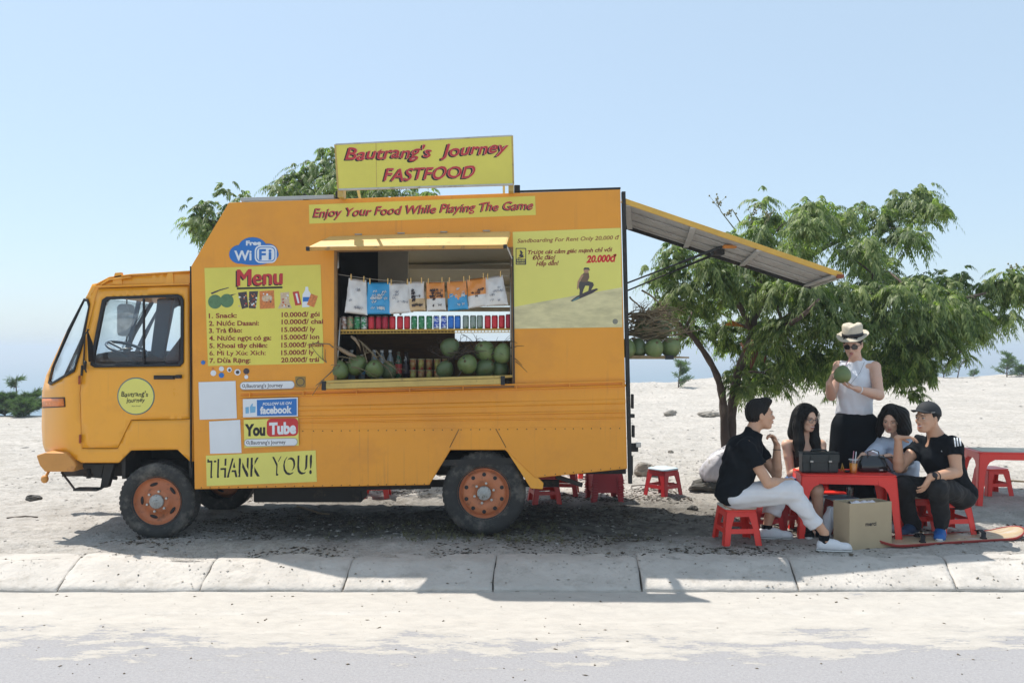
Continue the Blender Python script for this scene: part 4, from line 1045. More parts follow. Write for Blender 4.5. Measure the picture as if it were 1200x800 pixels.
mb = MB(); mb.box(W(841, 296, .5), (.10, .12, .05)); mb.build('strut_bracket', CHAS, rh, bevel=.008)
mb = MB(); mb.box(W(855, 289, .25), (.12, .05, .03)); mb.build('strut_plate', mat('strut_orange', (.55, .2, .03), .6, var=.3), rh, bevel=.01)
# ---------------------------------------------------------------- goods in the serving window
def can_label_mat(name, c, c2, sc=40, lo=.5): return mat(name, c, .32, metal=.25, var=.08, stain=c2, stainscale=sc, stainlo=lo, stainhi=lo + .04)
CANM = {'brown': can_label_mat('can_brown', (.30, .16, .11), (.6, .55, .5)), 'tan': can_label_mat('can_tan', (.42, .26, .16), (.10, .25, .10)),
        'green': can_label_mat('can_green', (.04, .22, .08), (.5, .6, .5), lo=.56), 'gwhite': can_label_mat('can_green_white', (.05, .22, .08), (.7, .7, .68), 25, .48),
        'red': can_label_mat('can_red', (.60, .03, .04), (.75, .6, .6), lo=.62), 'crimson': can_label_mat('can_crimson', (.42, .02, .04), (.75, .5, .5), 30, .6),
        'bwhite': can_label_mat('can_blue_white', (.03, .08, .42), (.75, .78, .85), 26, .48), 'blue': can_label_mat('can_blue', (.03, .17, .55), (.5, .65, .8), lo=.6),
        'grey': can_label_mat('can_grey_green', (.28, .32, .27), (.10, .22, .10), 30, .52)}
seq = ['brown', 'tan', 'green', 'gwhite', 'red', 'crimson', 'crimson', 'red', 'red', 'red', 'green', 'green', 'green', 'bwhite', 'bwhite', 'blue', 'blue', 'grey', 'grey', 'grey', 'red', 'red', 'red', 'crimson']
cpx = [70, 112, 157, 200, 247, 293, 335, 382, 430, 475, 520, 567, 617, 662, 710, 755, 798, 850, 897, 940, 990, 1035, 1080, 1125]
lab = ['dull brown drink can at the far left end of the can shelf', 'tan and green drink can beside the brown can on the shelf', 'green drink can with pale print, left of the green and white can', 'green can with a large white patch beside the red cans',
       'bright red can, first of the left red cans', 'dark red can, second of the left red cans', 'dark red can, third of the left red cans', 'red can, fourth of the left red cans', 'red can, fifth of the left red cans', 'red can, last of the left reds beside the green cans',
       'green can beside the left red cans', 'green can, middle of the three green cans', 'green can beside the blue and white cans', 'blue and white can beside the green cans', 'blue and white can beside the plain blue cans', 'plain blue can next to the blue and white cans', 'plain blue can next to the grey green cans',
       'grey green can beside the blue can', 'grey green can, middle of the three grey green cans', 'grey green can beside the right red cans', 'bright red can, first of the four right red cans', 'bright red can, second of the four right red cans', 'bright red can, third of the four right red cans', 'dark red can at the far right end of the can shelf']
dx_ = sb.x - sa.x
for i, (v, s_) in enumerate(zip(cpx, seq)):
    px = 390 + v / 5.4545; x = W(px, 0, .1).x
    t = (x - sa.x) / dx_; zb = sa.z + (sb.z - sa.z) * t + .0045
    h = .114 + (.008 if i == 23 else 0); c = (x, .1, zb)
    t_ = thing('drink_can', lab[i], 'can', c, 'drink cans in a row on the wire shelf')
    MB().lathe([(.021, 0), (.0255, .006), (.0265, .014), (.0265, h - .014), (.022, h - .004)], c, 'z', 16).build('can_body', CANM[s_], t_)
    MB().lathe([(.0225, h - .006), (.023, h - .001), (.020, h - .002), (.019, h - .006), (0, h - .006)], c, 'z', 14).build('lid', STEEL, t_)
# string of snack bags
def strz(px): return 322 + 8.5 * (1 - ((px - 500) / 100) ** 2)
mb = MB(); mb.tube([W(394 + i * 205 / 16, strz(394 + i * 205 / 16), .03) for i in range(17)], .0022, 5); tag(mb.build('string', mat('string_cord', (.4, .36, .3), .8)), 'thin cord strung across the serving window with clips and snack bags', 'string')
BW_ = mat('bag_white', (.72, .70, .67), .2, var=.08, vscale=16)
BBL = mat('bag_blue', (.03, .32, .62), .3, var=.1, coat=.4)
BOR = mat('bag_orange', (.78, .30, .07), .32, var=.12, coat=.4)
BTAN = mat('bag_tan', (.62, .44, .24), .35, var=.15, stain=(.65, .58, .5), stainscale=14)
bags = [((410, 326), (428, 328.5), (429, 367), (405.6, 364), BW_, None, 'w1', 'crumpled white snack bag hanging at the left end of the string'),
        ((432, 331), (456, 331), (456, 366), (431.5, 366), BBL, None, 'b', 'blue snack bag with white print hanging second on the string'),
        ((457, 332), (479, 331.5), (480, 364), (457, 366), BW_, None, 'w2', 'wide white snack bag with faint print beside the blue bag'),
        ((480, 330.5), (495.5, 330), (497, 361.5), (480.5, 363), BW_, BTAN, 'c1', 'narrow white and tan snack bag with dark lettering on the string'),
        ((500.5, 331), (519.5, 330), (521, 361), (502, 362.5), BOR, BW_, 'c2', 'orange and white snack bag with bold dark squiggles in the middle'),
        ((525, 330), (545, 328.5), (547, 360), (527, 362), BOR, BBL, 'c3', 'orange snack bag with a blue lower half on the string'),
        ((548.6, 328), (568, 325), (569, 356), (551, 359.5), BOR, BW_, 'c4', 'orange and cream snack bag beside the last white bag'),
        ((570, 325.5), (588, 322.5), (594, 355), (570, 357), BW_, None, 'w3', 'white snack bag with grey print at the right end of the string')]
for a, b, c, d, m1, m2, kd, lb in bags:
    a, b, c, d = (a[0] - 1.0, a[1]), (b[0] + 1.0, b[1]), (c[0] + 1.6, c[1] + 2.5), (d[0] - 1.6, d[1] + 2.5)
    org = W((a[0] + b[0]) / 2, a[1], .03); t_ = thing('snack_bag', lb, 'snack bag', org, 'snack bags hanging on the string')
    nu, nv = 10, 14; vs = []; rs = random.uniform(0, 90)
    for sgn in (-1, 1):
        for j in range(nv + 1):
            for i in range(nu + 1):
                u, v = i / nu, j / nv
                tx = (1 - v) * ((1 - u) * a[0] + u * b[0]) + v * ((1 - u) * d[0] + u * c[0]); ty_ = (1 - v) * ((1 - u) * a[1] + u * b[1]) + v * ((1 - u) * d[1] + u * c[1])
                pl = (math.sin(PI * u) * math.sin(PI * min(1, max(0, v * 1.1 - .05)))) ** .7 if 0 < u < 1 and 0 < v < 1 else 0
                p = W(tx, ty_, .03); fw = float(fbm(np.array([u * 5 + rs]), np.array([v * 6 + sgn * 9]), 3))
                vs.append(p + Vector((fw * .006 * (i in (0, nu)), sgn * .038 * pl + .026 * fw * pl, .002 * math.cos(j * 9)* (j in (0, nv)))))
    N = (nu + 1) * (nv + 1); fs = []; mi = []
    for s_ in (0, 1):
        for j in range(nv):
            for i in range(nu):
                q = s_ * N + j * (nu + 1) + i; f = (q, q + 1, q + nu + 2, q + nu + 1); fs.append(f if s_ == 0 else f[::-1])
                mi.append(1 if (m2 and j + (2 if kd == 'c3' else 0) * math.sin(i) * .6 > nv * .5) else 0)
    mb = MB(); mb.add(vs, fs, True); mb.mi = mi
    body = mb.build('bag_body', [m1, m2 or m1], t_)
    # printed squiggles, flat print lying on the bag's face
    pm = MB(); dark = {'b': WHT, 'c1': PDK, 'c2': PDK, 'c3': WHT, 'c4': PDK}.get(kd, mat('print_grey', (.25, .27, .33), .5))
    for k in range(26 if kd in ('c1', 'c2', 'b') else 9):
        u, v = .16 + .62 * random.random(), random.choice([.30, .40, .50, .50, .62, .80]) + random.uniform(-.02, .02); L = random.uniform(.08, .2); seg = []
        for q in range(6):
            uu, vv = u + L * q / 5, v + .045 * math.sin(q * 2.4 + k); uu = min(uu, .88)
            tx = (1 - vv) * ((1 - uu) * a[0] + uu * b[0]) + vv * ((1 - uu) * d[0] + uu * c[0]); ty_ = (1 - vv) * ((1 - uu) * a[1] + uu * b[1]) + vv * ((1 - uu) * d[1] + uu * c[1])
            pl = (math.sin(PI * uu) * math.sin(PI * vv)) ** .7
            seg.append(W(tx, ty_, .03) + Vector((0, -.042 * pl - .011, 0)))
        pm.tube(seg, random.uniform(.0022, .0052 if kd[0] == 'c' or kd == 'b' else .0016), 4)
    pm.build('print', dark, t_)
    for e in (a, b):
        px = e[0] + (2.5 if e is a else -2.5); mb = MB(); mb.box(W(px, e[1] - 1.5, .026), (.008, .016, .05)); mb.build('clothes_peg', CREAM, t_, bevel=.001)
# bottles and jars behind the coconuts
BT = {'cap': WHT}
LIQ = mat('bottle_clear', (.25, .30, .33), .15, var=.2, spec=.7); LBL = mat('bottle_label', (.16, .38, .55), .5, var=.2, stain=(.6, .68, .72), stainscale=22)
GRB = mat('bottle_green', (.03, .11, .05), .2, stain=(.45, .25, .2), stainscale=20, stainlo=.5, stainhi=.6); DKB = mat('bottle_dark', (.03, .02, .02), .15, stain=(.4, .38, .34), stainscale=26, stainlo=.56, stainhi=.6)
ctz = W(497, 445, .35).z - .009
for px, hh, bm_, lb_, txt in ((412, .27, LIQ, LBL, 'white capped water bottle behind the left coconuts, nearest the window post'), (424, .23, LIQ, LBL, 'shorter white capped water bottle between husk and coconuts'), (438.5, .27, LIQ, LBL, 'white capped water bottle, first of the three standing together'),
                              (447.5, .27, LIQ, LBL, 'white capped water bottle, middle of the three standing together'), (457.2, .27, LIQ, LBL, 'blue labelled water bottle, last of the three standing together'), (467, .255, GRB, PRR, 'green bottle with a reddish label beside the water bottles'), (475.8, .25, DKB, PDK, 'dark bottle beside the green bottle')):
    c = (W(px, 0, .42).x, .42, ctz); t_ = thing('drink_bottle', txt, 'bottle', c, 'bottles standing on the serving counter')
    r_ = .030
    MB().lathe([(r_ * .8, 0), (r_, .01), (r_, hh * .62), (r_ * .9, hh * .72), (r_ * .45, hh * .88), (r_ * .42, hh * .93)], c, 'z', 14).build('bottle_body', bm_, t_)
    MB().lathe([(r_ + .001, hh * .25), (r_ + .001, hh * .58)], c, 'z', 14, cap=False).build('label_band', lb_, t_)
    MB().lathe([(.0155, hh * .92), (.0155, hh), (0, hh)], c, 'z', 12).build('cap', WHT if bm_ is LIQ else (GRB if bm_ is GRB else DKB), t_)
JR = mat('jar_food', (.42, .26, .10), .35, var=.3, vscale=40, stain=(.45, .05, .04), stainscale=24, stainlo=.48, stainhi=.56); JL = mat('jar_lid', (.45, .40, .22), .5, var=.3, vscale=30)
JY = mat('jar_yellow', (.45, .40, .10), .35, var=.3, vscale=40, stain=(.5, .12, .10), stainscale=26, stainlo=.5, stainhi=.56)
for i, px in enumerate((484, 493.5, 503, 512.5, 522)):
    for lv in (0, 1):
        c = (W(px, 0, .36).x, .36, ctz + lv * .098); nm_ = ['leftmost', 'second', 'middle', 'fourth', 'rightmost'][i]
        t_ = thing('noodle_cup', f'{nm_} small printed noodle cup in the {"upper" if lv else "lower"} row beside the dark bottle', 'cup', c, 'stacked noodle cups on the counter')
        MB().lathe([(.022, 0), (.029, .09)], c, 'z', 14).build('cup_body', JR if (i + lv) % 2 else JY, t_)
        MB().lathe([(.031, .088), (.031, .096), (0, .097)], c, 'z', 14).build('lid', JL, t_)
# coconuts
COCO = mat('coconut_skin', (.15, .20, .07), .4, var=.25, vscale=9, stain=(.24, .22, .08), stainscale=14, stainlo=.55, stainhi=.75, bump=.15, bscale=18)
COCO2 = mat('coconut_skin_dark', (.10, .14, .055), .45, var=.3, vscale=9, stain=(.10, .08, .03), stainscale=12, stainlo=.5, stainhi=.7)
def coconut(px, py, r, y, lb, grp, m=COCO, el=1.12, tilt=(0, 0), hole=False, zb=None):
    c = W(px, py, y); rr = 1.07 * r * (CAMD + y) / FPX
    if zb is not None: c.z = zb + rr * .98
    t_ = thing('coconut', lb, 'coconut', (c.x, c.y, c.z - rr), grp)
    M = Matrix.Rotation(R(tilt[0]), 3, 'Y') @ Matrix.Rotation(R(tilt[1]), 3, 'X'); mb = MB(); vs = []; nu, nv = 22, 14; ph = random.uniform(0, 6)
    for i in range(nv + 1):
        th = PI * i / nv
        for j in range(nu):
            a = 2 * PI * j / nu; tri_ = 1 + .035 * math.cos(3 * a + ph); z = math.cos(th); s_ = math.sin(th) * (1 - .14 * z)
            vs.append(c + M @ Vector((rr * s_ * math.cos(a) * tri_, rr * s_ * math.sin(a) * tri_, rr * el * z * (1.04 if z > 0 else .95))))
    fs = [(i * nu + j, i * nu + (j + 1) % nu, (i + 1) * nu + (j + 1) % nu, (i + 1) * nu + j)[::-1] for i in range(nv) for j in range(nu)]
    mb.add(vs, fs, True); mb.build('husk', m, t_)
    # calyx or blossom-end scar
    d = (M @ Vector((0, 0, 1))); q = c + d * rr * el * 1.03
    mb = MB(); mb.lathe([(.014, -.004), (.011, .003), (0, .004)], q, 'z', 8, rot=M); mb.build('stem_scar', mat('scar', (.10, .075, .03), .8), t_)
    if hole:
        q = c + Vector((-.25, -.72, .52)).normalized() * rr * 1.03; mb = MB(); mb.ell(q, (.010, .006, .010)); mb.build('drinking_hole', BLK, t_)
    return t_
G1_ = 'coconuts on the serving sill'
coconut(397.7, 434, 10.2, .06, 'young green coconut at the left corner of the serving sill', G1_, tilt=(-8, 10))
coconut(418, 428, 10.4, .12, 'green coconut tilted over between the two left sill coconuts', G1_, tilt=(50, 10), el=1.2)
coconut(438.8, 432, 10.0, .06, 'round green coconut, third along the sill from the left post', G1_, tilt=(10, 60))
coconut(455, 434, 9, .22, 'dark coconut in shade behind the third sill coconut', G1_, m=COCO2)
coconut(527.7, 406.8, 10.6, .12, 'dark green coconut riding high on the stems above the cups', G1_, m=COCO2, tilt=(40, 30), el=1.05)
coconut(567.8, 411, 11.4, .12, 'large green coconut in the upper row near the right post', G1_, tilt=(-30, 60), el=1.1)
coconut(588.5, 414, 10.2, .1, 'green coconut leaning against the right window post', G1_, tilt=(10, 20), el=1.15)
coconut(547.6, 426.5, 10.8, .04, 'green coconut with a round drinking hole in front of the pile', G1_, tilt=(-30, 70), el=1.05, hole=True)
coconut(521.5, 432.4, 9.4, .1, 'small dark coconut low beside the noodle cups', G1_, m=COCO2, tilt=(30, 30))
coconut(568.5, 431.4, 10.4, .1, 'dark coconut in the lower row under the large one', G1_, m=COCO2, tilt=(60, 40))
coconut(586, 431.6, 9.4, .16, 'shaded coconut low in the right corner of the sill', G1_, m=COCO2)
G2_ = 'coconuts on the rear tray'
tz = W(761, 418.5, .12).z + .002
coconut(767, 405, 10.2, .12, 'pale green coconut at the front edge of the rear tray', G2_, tilt=(10, 60), zb=tz)
coconut(786.5, 404, 10.8, .22, 'green coconut at the outer end of the rear tray', G2_, tilt=(30, 40), zb=tz)
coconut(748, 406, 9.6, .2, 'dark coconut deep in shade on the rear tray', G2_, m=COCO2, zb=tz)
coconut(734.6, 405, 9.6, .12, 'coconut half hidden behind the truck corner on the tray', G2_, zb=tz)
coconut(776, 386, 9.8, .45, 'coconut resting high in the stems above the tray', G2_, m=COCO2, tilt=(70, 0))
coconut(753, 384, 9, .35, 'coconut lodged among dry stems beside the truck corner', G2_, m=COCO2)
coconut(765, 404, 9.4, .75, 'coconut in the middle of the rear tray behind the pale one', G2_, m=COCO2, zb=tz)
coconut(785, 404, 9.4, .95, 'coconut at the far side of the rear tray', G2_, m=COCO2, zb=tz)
# dry stems
TW = mat('dry_stem', (.20, .15, .085), .85, var=.35, vscale=20); TW2 = mat('dark_stem', (.07, .05, .035), .9, var=.3, vscale=20)
HUSK = mat('dry_husk', (.30, .21, .13), .8, var=.25, vscale=30, stretch=(1, 1, 4))
def twig(mb, p, q, r0, r1, wig=.02, n=7, kids=2):
    p, q = Vector(p), Vector(q); pts = []
    off = [Vector((random.gauss(0, wig), random.gauss(0, wig), random.gauss(0, wig))) for _ in range(3)]
    for i in range(n):
        t = i / (n - 1); pts.append(p.lerp(q, t) + off[0] * math.sin(PI * t) + off[1] * math.sin(2 * PI * t) * .6)
    mb.tube(pts, [r0 + (r1 - r0) * i / (n - 1) for i in range(n)], 5)
    for k in range(kids):
        i = random.randint(2, n - 2); d = (pts[i + 1] - pts[i]).normalized(); s_ = Vector((random.gauss(0, 1), random.gauss(0, .7), random.gauss(.2, 1))).normalized()
        twig(mb, pts[i], pts[i] + (d + s_ * .8).normalized() * (q - p).length * random.uniform(.25, .5), r0 * .6, r1 * .7, wig * .6, 5, 0)
t_ = thing('stem_bunch', 'tangle of dry brown coconut stems with broad husks at the left of the serving window', 'dry stems', W(415, 440, .1))
mb = MB()
for a, b, r0 in (((392, 440), (370, 452), .006), ((392, 432), (363, 403), .005), ((402, 420), (387, 436), .006), ((424, 402), (456, 432), .009), ((420, 398), (462, 438), .007), ((432, 430), (424, 400), .007), ((405, 424), (432, 412), .006), ((412, 430), (444, 440), .005), ((395, 418), (420, 422), .007), ((440, 410), (470, 440), .006)):
    twig(mb, W(*a, random.uniform(.02, .1)), W(*b, random.uniform(-.02, .08) if b[0] > 392 else -.06), r0, .0025, .012, 8, 2)
mb.tube([W(396, 425, .04), W(388, 436, -.03), W(377, 446, -.06), W(366, 463, -.05)], [.006, .005, .004, .002], 6); mb.tube([W(396, 412, .04), W(386, 403, -.03), W(370, 402, -.06), W(360, 404, -.05)], [.006, .005, .004, .002], 6)
o = mb.build('stem', TW, t_); o['kind'] = 'stuff'
for pts in ([(391, 403), (399, 409), (410, 415), (418, 418)], [(411.5, 394), (417, 398), (421.5, 405), (423, 411)], [(388, 406), (384, 404), (379, 403)]):
    mb = MB(); P3 = [W(a, b, .03) for a, b in pts]; k = len(P3); vs = []
    for i, p in enumerate(P3):
        w_ = .022 * math.sin(PI * (i + .6) / (k + .2)); vs += [p + Vector((0, -.01, w_)), p + Vector((0, -.025, 0)), p + Vector((0, -.01, -w_))]
    mb.add(vs, [(3 * i + j, 3 * i + j + 1, 3 * i + j + 4, 3 * i + j + 3) for i in range(k - 1) for j in (0, 1)], True); o = mb.build('husk_leaf', HUSK, t_); s_ = o.modifiers.new('t', 'SOLIDIFY'); s_.thickness = .004
t_ = thing('stem_bunch', 'tangle of thin dark stems spreading over the right coconuts in the serving window', 'dry stems', W(560, 420, .1))
mb = MB()
for i in range(34):
    a = W(random.uniform(515, 575), random.uniform(412, 428), random.uniform(.0, .2)); b = W(a.x * FPX / (CAMD + .1) + 600 + random.uniform(-30, 45), random.uniform(390, 418), random.uniform(.0, .25))
    b.x = min(b.x, W(599, 0, .1).x); twig(mb, a, b, random.uniform(.003, .006), .0018, .014, 7, 2)
for a, b in (((598, 408), (614, 405)), ((599, 417), (612, 428)), ((600, 420), (618, 436)), ((598, 400), (606, 402))): mb.tube([W(*a, .03), W((a[0] + b[0]) / 2, (a[1] + b[1]) / 2 - 1, -.03), W(*b, -.05)], [.004, .003, .0015], 5)
mb.tube([W(541, 434, .0), W(537, 441, -.05), W(528, 443, -.07), W(527, 448, -.08)], [.006, .005, .003, .002], 5)
o = mb.build('stem', TW2, t_); o['kind'] = 'stuff'
t_ = thing('stem_bunch', 'heap of grey brown palm stems piled over the coconuts on the rear tray', 'dry stems', W(765, 395, .3))
mb = MB()
for i in range(120):
    y0 = random.uniform(.1, 1.1); a = W(random.uniform(733, 760), random.uniform(366, 398), y0); b = a + Vector((random.uniform(.1, .36), random.uniform(-.15, .15), random.uniform(-.05, .07)))
    twig(mb, a, b, random.uniform(.004, .010), .003, .02, 7, 1)
for i in range(26):
    a = W(random.uniform(736, 765), random.uniform(370, 388), random.uniform(.1, .8)); twig(mb, a, a + Vector((random.uniform(-.05, .2), random.uniform(-.1, .1), random.uniform(.05, .26))), .004, .0015, .03, 7, 1)
for a, b in (((734, 390), (822, 386)), ((740, 396), (800, 384)), ((738, 348), (757, 372)), ((752, 340), (790, 372))): twig(mb, W(*a, .2), W(*b, .3), .009, .004, .02, 8, 2)
o = mb.build('stem', TW, t_); o['kind'] = 'stuff'

# ---------------------------------------------------------------- red plastic stools and tables
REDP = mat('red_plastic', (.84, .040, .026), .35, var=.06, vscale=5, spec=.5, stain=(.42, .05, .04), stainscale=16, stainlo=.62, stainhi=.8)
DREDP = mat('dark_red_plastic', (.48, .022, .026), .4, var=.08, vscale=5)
CUSH = mat('cushion_cream', (.62, .58, .48), .7, var=.1, vscale=20); CUSHB = mat('cushion_pale_blue', (.50, .60, .66), .7, var=.12, vscale=10)
def stool(label, x, y, rot=0, h=.285, w0=.235, w1=.30, cush=None, m=REDP, grp='red plastic stools', z=None, name='stool', lip=.0):
    zg = (gz(x, y) if z is None else z) - .003
    t_ = thing(name, label, 'stool', (x, y, zg), grp)
    M = Matrix.Rotation(R(rot), 3, 'Z'); O = Vector((x, y, zg))
    def T(p): return O + M @ Vector(p)
    ht = h - .02
    def half(z_): return (w1 + (w0 - w1) * z_ / ht) / 2
    for sx, sy in ((-1, -1), (1, -1), (1, 1), (-1, 1)):
        mb = MB(); lw0, lw1 = .052, .078; t = .006
        for ax in (0, 1):
            a0, a1 = half(0), half(ht)
            def pt(u, z_, inn):   # u along the side from the corner, inn inward
                hh = half(z_); 
                return T((sx * (hh - u), sy * (hh - inn), z_)) if ax == 0 else T((sx * (hh - inn), sy * (hh - u), z_))
            A = [pt(0, 0, 0), pt(lw0, 0, 0), pt(lw0 * 1.02, ht * .55, 0), pt(lw1, ht, 0), pt(0, ht, 0)]; B = [pt(0, 0, t), pt(lw0, 0, t), pt(lw0 * 1.02, ht * .55, t), pt(lw1, ht, t), pt(0, ht, t)]
            mb.hexa(A, B)
            if lip: mb.hexa([pt(0, 0, -lip), pt(lw0, 0, -lip), pt(lw0, .010, -lip), pt(0, .010, -lip)], [pt(0, 0, .0), pt(lw0, 0, .0), pt(lw0, .010, .0), pt(0, .010, .0)])
        mb.build('leg', m, t_)
    for k in range(4):
        c, s_ = [(1, 0), (0, 1), (-1, 0), (0, -1)][k]
        def side(z_, ln, inn=.002):
            hh = half(z_); d = hh - inn; e = hh - ln
            return [T((c * d - s_ * u, s_ * d + c * u, z_)) for u in (-e, e)]
        mb = MB()
        for z0, z1 in ((ht * .36, ht * .50),):
            a = side(z0, .045); b = side(z1, .045); q = [a[0], a[1], b[1], b[0]]; n_ = M @ Vector((c, s_, 0)) * -.006
            mb.hexa(q, [p + n_ for p in q])
        mb.build('rung', m, t_)
        a = side(ht * .86, .05); b = side(ht, .05); q = [a[0], a[1], b[1], b[0]]; n_ = M @ Vector((c, s_, 0)) * -.006
        mb = MB(); mb.hexa(q, [p + n_ for p in q]); mb.build('apron', m, t_)
    mb = MB(); hh = w0 / 2 + .006; loop = rrect(-hh, -hh, hh, hh, .035, 4)
    mb.hexa([T((a, b, ht)) for a, b in loop], [T((a, b, h)) for a, b in loop]); mb.build('seat', m, t_, bevel=.004)
    if cush:
        loop = rrect(-hh - .004, -hh - .004, hh + .004, hh + .004, .045, 5)
        mb = MB(); mb.hexa([T((a, b, h + .001)) for a, b in loop], [T((a * .985, b * .985, h + .02)) for a, b in loop]); mb.build('seat_pad', cush, t_, bevel=.008)
    return t_
def table(label, x0, x1, y0, y1, h=.54, z=None, splay=.035, rotz=0, m=REDP):
    cx, cy = (x0 + x1) / 2, (y0 + y1) / 2; zg = (gz(cx, cy) if z is None else z) - .003
    t_ = thing('plastic_table', label, 'table', (cx, cy, zg), 'red plastic tables'); hx, hy = (x1 - x0) / 2, (y1 - y0) / 2; O = Vector((cx, cy, zg)); ht = h - .016
    M = Matrix.Rotation(R(rotz), 3, 'Z')
    def T(p): return O + M @ Vector(p)
    for sx, sy in ((-1, -1), (1, -1), (1, 1), (-1, 1)):
        mb = MB()
        for ax in (0, 1):
            prof = [(0, .052), (.25 * ht, .055), (.6 * ht, .064), (.76 * ht, .078), (.84 * ht, .105), (.885 * ht, .15), (ht, .15)]
            def pt(u, z_, inn):
                e = splay * (1 - z_ / ht); X, Y = hx + e, hy + e
                return T((sx * (X - u), sy * (Y - inn), z_)) if ax == 0 else T((sx * (X - inn), sy * (Y - u), z_))
            A = [pt(0, 0, 0)] + [pt(u, z_, 0) for z_, u in prof] + [pt(0, ht, 0)]; B = [pt(0, 0, .007)] + [pt(u, z_, .007) for z_, u in prof] + [pt(0, ht, .007)]
            mb.hexa(A, B)
        mb.build('leg', m, t_)
    for ax, s_ in ((0, -1), (0, 1), (1, -1), (1, 1)):
        e = splay * .06; z0 = .885 * ht
        if ax == 0: a = [T((-hx + .149, s_ * (hy + e), z0)), T((hx - .149, s_ * (hy + e), z0)), T((hx - .149, s_ * hy, ht)), T((-hx + .149, s_ * hy, ht))]; n_ = M @ Vector((0, -s_ * .007, 0))
        else: a = [T((s_ * (hx + e), -hy + .149, z0)), T((s_ * (hx + e), hy - .149, z0)), T((s_ * hx, hy - .149, ht)), T((s_ * hx, -hy + .149, ht))]; n_ = M @ Vector((-s_ * .007, 0, 0))
        mb = MB(); mb.hexa(a, [p + n_ for p in a]); mb.build('apron', m, t_)
    mb = MB(); loop = rrect(-hx - .006, -hy - .006, hx + .006, hy + .006, .04, 5); mb.hexa([T((a, b, ht)) for a, b in loop], [T((a, b, h)) for a, b in loop]); mb.build('tabletop', m, t_, bevel=.006)
    return t_
def gx(px, y): return (px - 600) * (CAMD + y) / FPX
TBY = -.10
main_table = table('red plastic table holding the briefcase, iced drink and black handbag', gx(943, TBY) + .015, gx(1048, TBY) + .035, TBY + .02, .27, h=.555, z=.0, rotz=-7)
far_table = table('empty red plastic table with a pale top at the right edge of the photo', gx(1155, 1.35), gx(1262, 1.35), 1.35, 1.78, h=.535, rotz=-8)
MB().box((0, 0, 0), (.01, .01, .01))
o = MB(); q = Vector(far_table.location); Mq = Matrix.Rotation(R(-8), 3, 'Z'); o.hexa([q + Mq @ Vector((a, b, .536)) for a, b in rrect(-.42, -.19, .42, .19, .03)], [q + Mq @ Vector((a, b, .539)) for a, b in rrect(-.42, -.19, .42, .19, .03)]); o.build('top_sheet', CUSH, far_table)
S_ = stool
S_('red stool with a cream pad under the man in white trousers', gx(863, -.12), -.12, 4, cush=CUSH, w0=.25, w1=.315)
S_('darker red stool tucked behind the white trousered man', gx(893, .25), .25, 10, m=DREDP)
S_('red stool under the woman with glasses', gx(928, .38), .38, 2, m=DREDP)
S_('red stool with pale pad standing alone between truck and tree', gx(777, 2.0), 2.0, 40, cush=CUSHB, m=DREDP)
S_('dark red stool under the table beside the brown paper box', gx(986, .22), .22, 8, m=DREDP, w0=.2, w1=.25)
S_('red stool behind the left shin of the man in the cap', gx(1071, .34), .34, -6, cush=CUSH)
S_('red stool with cream pad under the man in the cap', gx(1109, .17), .17, 8, cush=CUSH, w0=.26, w1=.33)
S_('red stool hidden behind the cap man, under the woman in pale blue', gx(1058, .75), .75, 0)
S_('small red stool beneath the empty table at the right edge', gx(1162, 2.1), 2.1, 5, m=REDP)
S_('red stool seen under the truck floor between the wheels', gx(441, 1.95), 1.95, 3)
S_('second red stool seen small beyond the one under the truck', gx(478, 2.9), 2.9, 10)
S_('red stool behind the rear wheel with only its legs showing', gx(638, 1.6), 1.6, 10)
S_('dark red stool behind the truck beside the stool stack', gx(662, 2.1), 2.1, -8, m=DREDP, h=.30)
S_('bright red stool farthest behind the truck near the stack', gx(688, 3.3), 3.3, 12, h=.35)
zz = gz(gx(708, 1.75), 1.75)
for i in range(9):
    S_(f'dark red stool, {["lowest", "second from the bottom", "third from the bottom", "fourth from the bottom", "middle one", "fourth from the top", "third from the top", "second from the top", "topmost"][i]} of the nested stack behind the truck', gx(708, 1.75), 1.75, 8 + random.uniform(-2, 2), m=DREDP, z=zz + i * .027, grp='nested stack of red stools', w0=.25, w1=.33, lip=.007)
# chair with a back behind the woman with glasses
cx, cy = gx(957, .72), .72; t_ = thing('plastic_chair', 'red plastic chair with a backrest showing between the glasses woman and the standing man', 'chair', (cx, cy, 0))
mb = MB(); A = [(cx - .19, cy + .12, .30), (cx + .19, cy + .12, .30), (cx + .16, cy + .2, .72), (cx - .16, cy + .2, .72)]; mb.hexa([Vector(a) for a in A], [Vector(a) + Vector((0, .02, 0)) for a in A]); mb.build('backrest', REDP, t_, bevel=.01)
mb = MB(); mb.box((cx, cy - .05, .30), (.38, .36, .02)); mb.build('seat', REDP, t_, bevel=.008)
for a, b in ((-1, -1), (1, -1), (1, 1), (-1, 1)):
    mb = MB(); mb.beam((cx + a * .19, cy - .05 + b * .18, -.01), (cx + a * .16, cy - .05 + b * .15, .29), .04, .04); mb.build('leg', REDP, t_, bevel=.006)

